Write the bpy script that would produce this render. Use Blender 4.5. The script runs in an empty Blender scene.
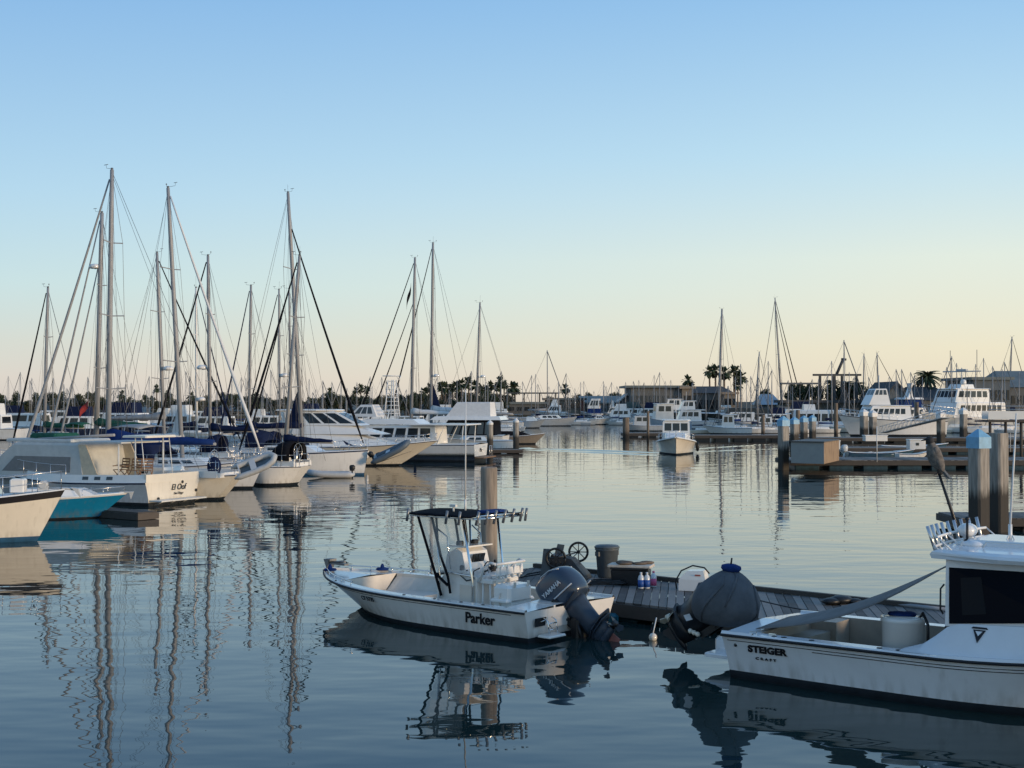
import bpy, bmesh, math, random
from mathutils import Vector, Matrix

# ------------------------------------------------------------------ camera, sky, sun, exposure
SC = bpy.context.scene
COL = SC.collection
FPX, CAMH, HY = 1400.0, 4.5, 400.0           # focal length in pixels, eye height, horizon row
PITCH = math.atan((HY - 384.0) / FPX)
cam_d = bpy.data.cameras.new('camera')
cam_d.sensor_width = 36.0
cam_d.lens = 36.0 * FPX / 1024.0
cam_d.clip_start, cam_d.clip_end = 0.1, 20000.0
cam = bpy.data.objects.new('camera', cam_d)
cam.location = (0, 0, CAMH)
cam.rotation_euler = (math.pi / 2 + PITCH, 0, 0)
COL.objects.link(cam)
SC.camera = cam

SUN_EL, SUN_AZ = math.radians(4.5), math.radians(118.0)   # azimuth clockwise from the view direction
world = bpy.data.worlds.new('World')
SC.world = world
world.use_nodes = True
wn, wl = world.node_tree.nodes, world.node_tree.links
wn.clear()
w_out = wn.new('ShaderNodeOutputWorld')
w_bg = wn.new('ShaderNodeBackground')
sky = wn.new('ShaderNodeTexSky')
sky.sky_type = 'NISHITA'
sky.sun_disc = False
sky.sun_elevation = SUN_EL
sky.sun_rotation = SUN_AZ
sky.altitude = 0
sky.air_density, sky.dust_density, sky.ozone_density = 1.0, 1.0, 1.0
w_bg.inputs['Strength'].default_value = 0.12

def srgb(r, g, b):
    return tuple((c / 255 / 12.92) if c <= 10 else ((c / 255 + 0.055) / 1.055) ** 2.4 for c in (r, g, b))
def w_math(op, a, b=None, clamp=False):
    k = wn.new('ShaderNodeMath'); k.operation = op; k.use_clamp = clamp
    for i, q in enumerate((a, b)):
        if q is None: continue
        if isinstance(q, (int, float)): k.inputs[i].default_value = q
        else: wl.new(q, k.inputs[i])
    return k.outputs[0]
def w_ramp(fac, stops):
    r = wn.new('ShaderNodeValToRGB'); e = r.color_ramp.elements
    r.color_ramp.interpolation = 'EASE' if False else 'LINEAR'
    while len(e) < len(stops): e.new(0.5)
    for el, (p, c) in zip(e, stops):
        el.position = p; el.color = (*srgb(*c), 1)
    wl.new(fac, r.inputs['Fac'])
    return r.outputs['Color']
# the evening sky: colour by elevation, on the sunset side and on the side away from it, over a share of the sky model
w_tc = wn.new('ShaderNodeTexCoord')
w_sep = wn.new('ShaderNodeSeparateXYZ'); wl.new(w_tc.outputs['Generated'], w_sep.inputs[0])
elev = w_math('POWER', w_math('DIVIDE', w_math('ARCSINE', w_math('MAXIMUM', w_sep.outputs['Z'], 0.0)), math.pi / 2), 0.5)
hx, hy = w_sep.outputs['X'], w_sep.outputs['Y']
hl = w_math('MAXIMUM', w_math('SQRT', w_math('ADD', w_math('MULTIPLY', hx, hx), w_math('MULTIPLY', hy, hy))), 1e-4)
toward = w_math('DIVIDE', w_math('ADD', w_math('MULTIPLY', hx, math.sin(SUN_AZ)), w_math('MULTIPLY', hy, math.cos(SUN_AZ))), hl)
away_c = w_ramp(elev, [(0, (190, 182, 177)), (.10, (200, 194, 186)), (.16, (193, 199, 193)), (.225, (181, 205, 209)), (.30, (162, 196, 217)), (.42, (124, 168, 210)), (.67, (92, 130, 176)), (1, (76, 112, 158))])
near_c = w_ramp(elev, [(0, (208, 195, 176)), (.09, (214, 203, 181)), (.15, (217, 210, 186)), (.25, (207, 216, 206)), (.33, (174, 205, 221)), (.42, (138, 180, 216)), (.67, (104, 144, 186)), (1, (80, 116, 162))])
mr = wn.new('ShaderNodeMapRange'); mr.inputs['From Min'].default_value, mr.inputs['From Max'].default_value = -0.80, -0.18
wl.new(toward, mr.inputs['Value'])
mixc = wn.new('ShaderNodeMixRGB'); wl.new(mr.outputs[0], mixc.inputs['Fac']); wl.new(away_c, mixc.inputs[1]); wl.new(near_c, mixc.inputs[2])
gain = wn.new('ShaderNodeValToRGB'); ge = gain.color_ramp.elements          # brighter round the set sun, dimmer opposite
while len(ge) < 4: ge.new(0.5)
for el, (p, c) in zip(ge, [(0.0, .8), (.12, 1.0), (.5, 1.0), (1.0, 1.35)]):
    el.position = p; el.color = (c, c, c, 1)
wl.new(w_math('ADD', w_math('MULTIPLY', toward, 0.5), 0.5), gain.inputs['Fac'])
back = wn.new('ShaderNodeMapRange')                                     # sky dimmed behind the viewer, added to darken hulls facing that way
back.inputs['From Min'].default_value, back.inputs['From Max'].default_value = -0.75, 0.05
back.inputs['To Min'].default_value, back.inputs['To Max'].default_value = 0.88, 1.0
wl.new(w_math('DIVIDE', hy, hl), back.inputs['Value'])
gain2 = wn.new('ShaderNodeVectorMath'); gain2.operation = 'SCALE'; wl.new(gain.outputs[0], gain2.inputs[0]); wl.new(back.outputs[0], gain2.inputs['Scale'])
sc1 = wn.new('ShaderNodeVectorMath'); sc1.operation = 'MULTIPLY'; wl.new(mixc.outputs[0], sc1.inputs[0]); wl.new(gain2.outputs[0], sc1.inputs[1])
sc2 = wn.new('ShaderNodeVectorMath'); sc2.operation = 'SCALE'; sc2.inputs['Scale'].default_value = 1 / 0.12; wl.new(sc1.outputs[0], sc2.inputs[0])
mixs = wn.new('ShaderNodeMixRGB'); mixs.inputs['Fac'].default_value = 0.965
wl.new(sky.outputs[0], mixs.inputs[1]); wl.new(sc2.outputs[0], mixs.inputs[2])
wl.new(mixs.outputs[0], w_bg.inputs['Color'])
wl.new(w_bg.outputs[0], w_out.inputs['Surface'])

sun_d = bpy.data.lights.new('sun', 'SUN')
sun_d.energy = 2.1
sun_d.angle = math.radians(9)
sun_d.color = (1.0, 0.74, 0.48)
sun = bpy.data.objects.new('sun', sun_d)
sd = Vector((math.sin(SUN_AZ) * math.cos(SUN_EL), math.cos(SUN_AZ) * math.cos(SUN_EL), math.sin(SUN_EL)))
sun.rotation_euler = (-sd).to_track_quat('-Z', 'Y').to_euler()
sun.location = (60, -10, 40)
COL.objects.link(sun)

SC.view_settings.view_transform = 'Standard'
SC.view_settings.look = 'None'
SC.view_settings.gamma = 1.0
SC.view_settings.use_curve_mapping = False
SC.view_settings.exposure = 0.33
SC.cycles.max_bounces = 6
SC.cycles.transparent_max_bounces = 12

# ------------------------------------------------------------------ helpers
def at(px, py, Y):
    """world point on the plane y=Y seen at a pixel of the frame"""
    u, v = (px - 512) / FPX, (384 - py) / FPX
    d = (u, math.cos(PITCH) - v * math.sin(PITCH), math.sin(PITCH) + v * math.cos(PITCH))
    k = Y / d[1]
    return Vector((d[0] * k, Y, CAMH + d[2] * k))

def on(px, py, z=0.0):
    """world point at height z seen at a pixel"""
    u, v = (px - 512) / FPX, (384 - py) / FPX
    d = (u, math.cos(PITCH) - v * math.sin(PITCH), math.sin(PITCH) + v * math.cos(PITCH))
    k = (z - CAMH) / d[2]
    return Vector((d[0] * k, d[1] * k, z))

def xat(px, Y):
    return (px - 512) / FPX * Y

def zat(py, Y):
    return CAMH + (HY - py) / FPX * Y

MATS = {}
def mat(name, col, rough=0.5, metal=0.0, noise=0.0, nscale=6.0, spec=0.5, bump=0.0, bscale=30.0, stretch=(1, 1, 1),
        col2=None, coat=0.0, alpha=1.0, trans=0.0, ior=1.45, lo=0.35, hi=0.65):
    """procedural paint / wood / cloth: base colour broken up by noise, optional bump"""
    if name in MATS:
        return MATS[name]
    m = bpy.data.materials.new(name)
    m.use_nodes = True
    nt = m.node_tree
    b = nt.nodes['Principled BSDF']
    b.inputs['Roughness'].default_value = rough
    b.inputs['Metallic'].default_value = metal
    b.inputs['Specular IOR Level'].default_value = spec
    b.inputs['IOR'].default_value = ior
    b.inputs['Coat Weight'].default_value = coat
    b.inputs['Alpha'].default_value = alpha
    b.inputs['Transmission Weight'].default_value = trans
    b.inputs['Base Color'].default_value = (*col, 1)
    tc = nt.nodes.new('ShaderNodeTexCoord')
    mp = nt.nodes.new('ShaderNodeMapping')
    mp.inputs['Scale'].default_value = stretch
    nt.links.new(tc.outputs['Object'], mp.inputs['Vector'])
    if noise > 0 or col2:
        n = nt.nodes.new('ShaderNodeTexNoise')
        n.inputs['Scale'].default_value = nscale
        n.inputs['Detail'].default_value = 6
        n.inputs['Roughness'].default_value = 0.65
        nt.links.new(mp.outputs[0], n.inputs['Vector'])
        r = nt.nodes.new('ShaderNodeValToRGB')
        r.color_ramp.elements[0].position, r.color_ramp.elements[1].position = lo, hi
        c2 = col2 or tuple(min(1, c * (1 + noise)) for c in col)
        c1 = col if col2 else tuple(c * (1 - noise) for c in col)
        r.color_ramp.elements[0].color = (*c1, 1)
        r.color_ramp.elements[1].color = (*c2, 1)
        nt.links.new(n.outputs['Fac'], r.inputs['Fac'])
        nt.links.new(r.outputs['Color'], b.inputs['Base Color'])
    if bump > 0:
        n2 = nt.nodes.new('ShaderNodeTexNoise')
        n2.inputs['Scale'].default_value = bscale
        n2.inputs['Detail'].default_value = 4
        nt.links.new(mp.outputs[0], n2.inputs['Vector'])
        bp = nt.nodes.new('ShaderNodeBump')
        bp.inputs['Strength'].default_value = min(1.0, bump)
        bp.inputs['Distance'].default_value = 0.02
        nt.links.new(n2.outputs['Fac'], bp.inputs['Height'])
        nt.links.new(bp.outputs[0], b.inputs['Normal'])
    MATS[name] = m
    return m

class MB:
    """collects shapes and links them as ONE mesh object"""
    def __init__(self):
        self.v, self.f, self.m, self.s = [], [], [], []
        self.M = None
    def addv(self, pts):
        i = len(self.v)
        if self.M is not None:
            pts = [self.M @ Vector(p) for p in pts]
        self.v.extend([tuple(p) for p in pts])
        return i
    def face(self, idx, m=0, smooth=False):
        self.f.append(tuple(idx)); self.m.append(m); self.s.append(smooth)
    def poly(self, pts, m=0, smooth=False):
        i = self.addv(pts)
        self.face(range(i, i + len(pts)), m, smooth)
    def box(self, c, s, m=0, rz=0.0, taper=1.0, bev=0.0, R=None):
        """box centred at c with full sizes s; taper scales the top; bev chamfers the vertical corners and the top"""
        hx, hy, hz = s[0] / 2, s[1] / 2, s[2] / 2
        if R is None:
            R = Matrix.Rotation(rz, 3, 'Z')
        c = Vector(c)
        if bev <= 0:
            L = [[(-hx, -hy), (hx, -hy), (hx, hy), (-hx, hy)]]
            lv = [(-hz, 1.0, 0.0), (hz, taper, 0.0)]
        else:
            b = min(bev, hx * .9, hy * .9)
            lv = [(-hz, 1.0, 0.0), (hz - min(b, hz), taper, 0.0), (hz, taper, b * .7)]
        rings = []
        for z, t, ins in lv:
            if bev <= 0:
                pts = [(x * t, y * t) for x, y in L[0]]
            else:
                ax, ay = hx * t - ins, hy * t - ins
                pts = [(-ax + b, -ay), (ax - b, -ay), (ax, -ay + b), (ax, ay - b), (ax - b, ay), (-ax + b, ay), (-ax, ay - b), (-ax, -ay + b)]
            rings.append([c + R @ Vector((x, y, z)) for x, y in pts])
        self.loft(rings, m, closed=True, caps=True)
    def loft(self, rings, m=0, closed=True, caps=False, smooth=False, mfun=None):
        n = len(rings[0])
        base = [self.addv(r) for r in rings]
        for k in range(len(rings) - 1):
            a, b = base[k], base[k + 1]
            for j in range(n if closed else n - 1):
                j2 = (j + 1) % n
                mm = mfun(k, j) if mfun else m
                self.face((a + j, a + j2, b + j2, b + j), mm, smooth)
        if caps:
            self.face([base[0] + j for j in range(n)][::-1], m, False)
            self.face([base[-1] + j for j in range(n)], m, False)
    def tube(self, pts, r, m=0, n=6, caps=True, smooth=True):
        """tube through points; r a number or one per point"""
        pts = [Vector(p) for p in pts]
        rr = r if isinstance(r, (list, tuple)) else [r] * len(pts)
        rings = []
        up = None
        for i, p in enumerate(pts):
            if i == 0: t = pts[1] - p
            elif i == len(pts) - 1: t = p - pts[i - 1]
            else: t = (pts[i + 1] - p).normalized() + (p - pts[i - 1]).normalized()
            if t.length < 1e-9: t = Vector((0, 0, 1))
            t.normalize()
            if up is None:
                up = Vector((0, 0, 1)) if abs(t.z) < 0.9 else Vector((1, 0, 0))
            a = t.cross(up)
            if a.length < 1e-4:
                a = t.cross(Vector((0.3, 1, 0.2)))
            a.normalize()
            b = a.cross(t).normalized()
            up = b
            rings.append([p + a * (rr[i] * math.cos(k * 2 * math.pi / n)) + b * (rr[i] * math.sin(k * 2 * math.pi / n)) for k in range(n)])
        self.loft(rings, m, closed=True, caps=caps, smooth=smooth)
    def lathe(self, prof, c=(0, 0, 0), n=16, m=0, smooth=True, R=None, mfun=None):
        c = Vector(c)
        rings = []
        for r, z in prof:
            pts = [Vector((r * math.cos(k * 2 * math.pi / n), r * math.sin(k * 2 * math.pi / n), z)) for k in range(n)]
            rings.append([c + (R @ p if R is not None else p) for p in pts])
        self.loft(rings, m, closed=True, caps=True, smooth=smooth, mfun=mfun)
    def ball(self, c, r, m=0, n=10, k=7, R=None):
        c = Vector(c)
        if not isinstance(r, (list, tuple)): r = (r, r, r)
        rings = []
        for i in range(k + 1):
            th = math.pi * (0.02 + 0.96 * i / k)
            pts = [Vector((r[0] * math.sin(th) * math.cos(j * 2 * math.pi / n), r[1] * math.sin(th) * math.sin(j * 2 * math.pi / n), -r[2] * math.cos(th))) for j in range(n)]
            rings.append([c + (R @ p if R is not None else p) for p in pts])
        self.loft(rings, m, closed=True, caps=True, smooth=True)
    def prism(self, outline, w, m=0, axis='Y', off=0.0, smooth=False):
        """outline of (a,b) pairs in the XZ plane (axis Y) / YZ plane (axis X) / XY plane (axis Z), thickness w centred on off"""
        def mk(a, b, t):
            return (a, t, b) if axis == 'Y' else ((t, a, b) if axis == 'X' else (a, b, t))
        r0 = [mk(a, b, off - w / 2) for a, b in outline]
        r1 = [mk(a, b, off + w / 2) for a, b in outline]
        self.loft([r0, r1], m, closed=True, caps=True, smooth=smooth)
    def grid(self, P, m=0, smooth=True):
        nr, nc = len(P), len(P[0])
        base = [self.addv(r) for r in P]
        for i in range(nr - 1):
            for j in range(nc - 1):
                self.face((base[i] + j, base[i] + j + 1, base[i + 1] + j + 1, base[i + 1] + j), m, smooth)
    def build(self, name, mats, parent=None, label=None, loc=None, solid=0.0, subsurf=0, flip=True):
        me = bpy.data.meshes.new(name)
        me.from_pydata(self.v, [], self.f)
        if not isinstance(mats, (list, tuple)): mats = [mats]
        for mm in mats: me.materials.append(mm)
        me.polygons.foreach_set('material_index', self.m)
        me.polygons.foreach_set('use_smooth', self.s)
        if flip:
            bm = bmesh.new(); bm.from_mesh(me)
            bmesh.ops.recalc_face_normals(bm, faces=bm.faces)
            bm.to_mesh(me); bm.free()
        me.update()
        o = bpy.data.objects.new(name, me)
        COL.objects.link(o)
        if parent: o.parent = parent
        if loc is not None: o.location = loc
        if label: o['label'] = label
        if solid:
            md = o.modifiers.new('Solidify', 'SOLIDIFY'); md.thickness = solid; md.offset = 0
        if subsurf:
            md = o.modifiers.new('Subsurf', 'SUBSURF'); md.levels = subsurf; md.render_levels = subsurf
        return o

def tag(o, label=None, cat=None, group=None, kind=None):
    if label: o['label'] = label
    if cat: o['category'] = cat
    if group: o['group'] = group
    if kind: o['kind'] = kind
    return o

def empty(name, loc, rz=0.0, label=None, cat=None, group=None):
    o = bpy.data.objects.new(name, None)
    o.empty_display_size = 0.3
    o.location = loc
    o.rotation_euler = (0, 0, rz)
    COL.objects.link(o)
    return tag(o, label, cat, group)

KIDS = {}
def copy_tree(o, parent=None):
    c = o.copy()
    COL.objects.link(c)
    if parent is not None: c.parent = parent
    for ch in list(o.children):
        copy_tree(ch, c)
    return c

def text_mesh(name, s, size, m, parent, M, shear=0.0, depth=0.004, bold=0.0, space=1.0, sx=1.0):
    """real lettering: a text curve turned into a mesh, placed by matrix M in the parent's space"""
    cu = bpy.data.curves.new(name, 'FONT')
    cu.body = s; cu.size = size; cu.shear = shear; cu.extrude = depth / 2; cu.offset = bold
    cu.align_x = 'CENTER'; cu.align_y = 'CENTER'; cu.space_character = space
    t = bpy.data.objects.new(name, cu)
    COL.objects.link(t)
    dg = bpy.context.evaluated_depsgraph_get()
    me = bpy.data.meshes.new_from_object(t.evaluated_get(dg))
    COL.objects.unlink(t); bpy.data.objects.remove(t)
    me.transform(M @ Matrix.Diagonal((sx, 1, 1, 1)))
    me.materials.clear(); me.materials.append(m)
    o = bpy.data.objects.new(name, me)
    COL.objects.link(o)
    o.parent = parent
    return o

def frame(origin, xdir, up):
    """matrix whose X runs along the lettering, Y up, Z out of the surface"""
    x = Vector(xdir).normalized(); y = Vector(up); z = x.cross(y).normalized(); y = z.cross(x).normalized()
    M = Matrix((x, y, z)).transposed().to_4x4()
    M.translation = Vector(origin)
    return M

def lerp(a, b, t): return a + (b - a) * t
def interp(tab, x):
    if x <= tab[0][0]: return tab[0][1]
    for (x0, y0), (x1, y1) in zip(tab, tab[1:]):
        if x <= x1:
            t = (x - x0) / (x1 - x0)
            return y0 + (y1 - y0) * t
    return tab[-1][1]

# ------------------------------------------------------------------ water and the land behind
def water_material():
    m = bpy.data.materials.new('harbour_water'); m.use_nodes = True
    nt = m.node_tree; b = nt.nodes['Principled BSDF']
    b.inputs['Base Color'].default_value = (0.013, 0.031, 0.031, 1)
    b.inputs['Roughness'].default_value = 0.015
    b.inputs['IOR'].default_value = 1.333
    tc = nt.nodes.new('ShaderNodeTexCoord')
    def wave(scale, stretch, detail, rot):
        mp = nt.nodes.new('ShaderNodeMapping')
        mp.inputs['Scale'].default_value = stretch
        mp.inputs['Rotation'].default_value = (0, 0, rot)
        nt.links.new(tc.outputs['Object'], mp.inputs['Vector'])
        n = nt.nodes.new('ShaderNodeTexNoise')
        n.inputs['Scale'].default_value = scale
        n.inputs['Detail'].default_value = detail
        n.inputs['Roughness'].default_value = 0.5
        nt.links.new(mp.outputs[0], n.inputs['Vector'])
        return n.outputs['Fac']
    def math_(op, a, b_):
        k = nt.nodes.new('ShaderNodeMath'); k.operation = op
        for i, q in enumerate((a, b_)):
            if isinstance(q, (int, float)): k.inputs[i].default_value = q
            else: nt.links.new(q, k.inputs[i])
        return k.outputs[0]
    h = math_('MULTIPLY', wave(1.0, (0.30, 0.55, 1), 2.0, 0.12), 0.026)
    h = math_('ADD', h, math_('MULTIPLY', wave(1.0, (1.1, 2.2, 1), 1.0, -0.2), 0.0038))
    # patches where a breath of air roughens the surface
    patch = wave(1.0, (0.02, 0.055, 1), 1.0, 0.05)
    ramp = nt.nodes.new('ShaderNodeMapRange')
    ramp.inputs['From Min'].default_value, ramp.inputs['From Max'].default_value = 0.4, 0.68
    nt.links.new(patch, ramp.inputs['Value'])
    fine = math_('MULTIPLY', wave(1.0, (2.6, 5.5, 1), 1.0, 0.1), 0.0010)
    h = math_('ADD', h, math_('MULTIPLY', fine, ramp.outputs[0]))
    bp = nt.nodes.new('ShaderNodeBump')
    bp.inputs['Strength'].default_value = 1.0
    bp.inputs['Distance'].default_value = 1.0
    nt.links.new(h, bp.inputs['Height'])
    nt.links.new(bp.outputs[0], b.inputs['Normal'])
    return m
w = MB()
w.poly([(-7000, -300, 0), (7000, -300, 0), (7000, 12000, 0), (-7000, 12000, 0)])
water = w.build('water', water_material())
tag(water, kind='structure')

# ------------------------------------------------------------------ boat kit
white = mat('white_gelcoat', (0.78, 0.77, 0.74), 0.22, noise=0.035, nscale=1.3, coat=0.3)
cream = mat('cream_gelcoat', (0.74, 0.68, 0.57), 0.25, noise=0.05, nscale=1.1, coat=0.2)
offwhite = mat('weathered_white_paint', (0.66, 0.65, 0.61), 0.4, noise=0.08, nscale=2.0)
greypaint = mat('pale_grey_paint', (0.50, 0.52, 0.53), 0.35, noise=0.06, nscale=2.0)
teal = mat('teal_hull_paint', (0.008, 0.19, 0.36), 0.3, noise=0.08, nscale=2.0, coat=0.2)
navy = mat('navy_paint', (0.012, 0.022, 0.06), 0.35, noise=0.1)
boot_dark = mat('dark_antifouling', (0.014, 0.02, 0.028), 0.6, noise=0.25, nscale=4)
boot_blue = mat('blue_antifouling', (0.02, 0.085, 0.17), 0.6, noise=0.2, nscale=4)
boot_red = mat('red_antifouling', (0.13, 0.04, 0.03), 0.6, noise=0.2, nscale=4)
deckpaint = mat('nonskid_deck', (0.70, 0.70, 0.68), 0.6, noise=0.05, nscale=8)
teak = mat('teak', (0.26, 0.14, 0.07), 0.55, noise=0.25, nscale=5, stretch=(1, 8, 8))
glass = mat('dark_window_glass', (0.012, 0.016, 0.02), 0.06, spec=0.6)
tint = mat('smoked_window_glass', (0.05, 0.06, 0.065), 0.08, spec=0.6)
alu = mat('spar_aluminium', (0.33, 0.335, 0.34), 0.6, metal=0.25, noise=0.06, nscale=3)
spar_white = mat('white_spar_paint', (0.72, 0.72, 0.70), 0.35, noise=0.03)
steel = mat('stainless_rail', (0.62, 0.62, 0.62), 0.25, metal=0.8)
wire = mat('rigging_wire', (0.16, 0.16, 0.16), 0.5, metal=0.3)
black = mat('black_plastic', (0.012, 0.013, 0.015), 0.45, noise=0.1)
rubber = mat('rub_rail', (0.015, 0.016, 0.02), 0.6)
cloth_navy = mat('navy_canvas', (0.012, 0.020, 0.055), 0.9, spec=.12, noise=0.2, nscale=5, bump=0.4, bscale=9)
cloth_blue = mat('royal_blue_canvas', (0.010, 0.034, 0.14), 0.85, spec=.2, noise=0.2, nscale=5, bump=0.4, bscale=9)
cloth_grey = mat('grey_canvas', (0.30, 0.31, 0.32), 0.85, noise=0.12, nscale=4, bump=0.4, bscale=7)
cloth_white = mat('white_canvas', (0.66, 0.66, 0.65), 0.85, noise=0.06, nscale=4, bump=0.4, bscale=7)
cloth_green = mat('green_canvas', (0.006, 0.075, 0.05), 0.85, noise=0.2, nscale=5, bump=0.3, bscale=9)
cloth_black = mat('black_canvas', (0.010, 0.011, 0.015), 0.95, spec=.08, noise=0.2, nscale=5, bump=0.3, bscale=9)
cloth_pale = mat('pale_sage_canvas', (0.52, 0.53, 0.51), 0.85, noise=0.07, nscale=3, bump=0.3, bscale=6)
letter = mat('black_lettering', (0.012, 0.012, 0.016), 0.5)
hypalon = mat('pale_grey_inflatable_tube', (0.45, 0.46, 0.46), 0.5, noise=0.06, nscale=5)
hypalon_dark = mat('slate_inflatable_tube', (0.10, 0.13, 0.16), 0.55, noise=0.08, nscale=5)
redcloth = mat('red_cloth', (0.28, 0.03, 0.03), 0.85, noise=0.2)

SKIN = {}
def hullskin(m):
    """the same paint with a scum line and run-down streaks just above the water"""
    if m.name in SKIN: return SKIN[m.name]
    k = m.copy(); k.name = m.name + '_hull'; nt = k.node_tree; b = nt.nodes['Principled BSDF']
    tc = nt.nodes.new('ShaderNodeTexCoord'); sp = nt.nodes.new('ShaderNodeSeparateXYZ'); nt.links.new(tc.outputs['Object'], sp.inputs[0])
    mp = nt.nodes.new('ShaderNodeMapping'); mp.inputs['Scale'].default_value = (5, 5, .5); nt.links.new(tc.outputs['Object'], mp.inputs['Vector'])
    n = nt.nodes.new('ShaderNodeTexNoise'); n.inputs['Scale'].default_value = 1.4; n.inputs['Detail'].default_value = 7; nt.links.new(mp.outputs[0], n.inputs['Vector'])
    def mr(src, a, b_, c, d):
        q = nt.nodes.new('ShaderNodeMapRange'); q.inputs['From Min'].default_value, q.inputs['From Max'].default_value, q.inputs['To Min'].default_value, q.inputs['To Max'].default_value = a, b_, c, d
        nt.links.new(src, q.inputs['Value']); return q.outputs[0]
    low = mr(sp.outputs['Z'], .10, .42, 1.0, 0.0); st = mr(n.outputs['Fac'], .42, .72, .05, .62); st2 = mr(n.outputs['Fac'], .56, .78, 0.0, .22)
    mu = nt.nodes.new('ShaderNodeMath'); mu.operation = 'MULTIPLY'; nt.links.new(low, mu.inputs[0]); nt.links.new(st, mu.inputs[1])
    mx = nt.nodes.new('ShaderNodeMath'); mx.operation = 'MAXIMUM'; nt.links.new(mu.outputs[0], mx.inputs[0]); nt.links.new(st2, mx.inputs[1])
    mix = nt.nodes.new('ShaderNodeMixRGB'); mix.inputs[2].default_value = (.20, .17, .11, 1); nt.links.new(mx.outputs[0], mix.inputs['Fac'])
    lk = b.inputs['Base Color'].links
    if lk: nt.links.new(lk[0].from_socket, mix.inputs[1])
    else: mix.inputs[1].default_value = b.inputs['Base Color'].default_value
    nt.links.new(mix.outputs[0], b.inputs['Base Color'])
    SKIN[m.name] = k
    return k

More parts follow.
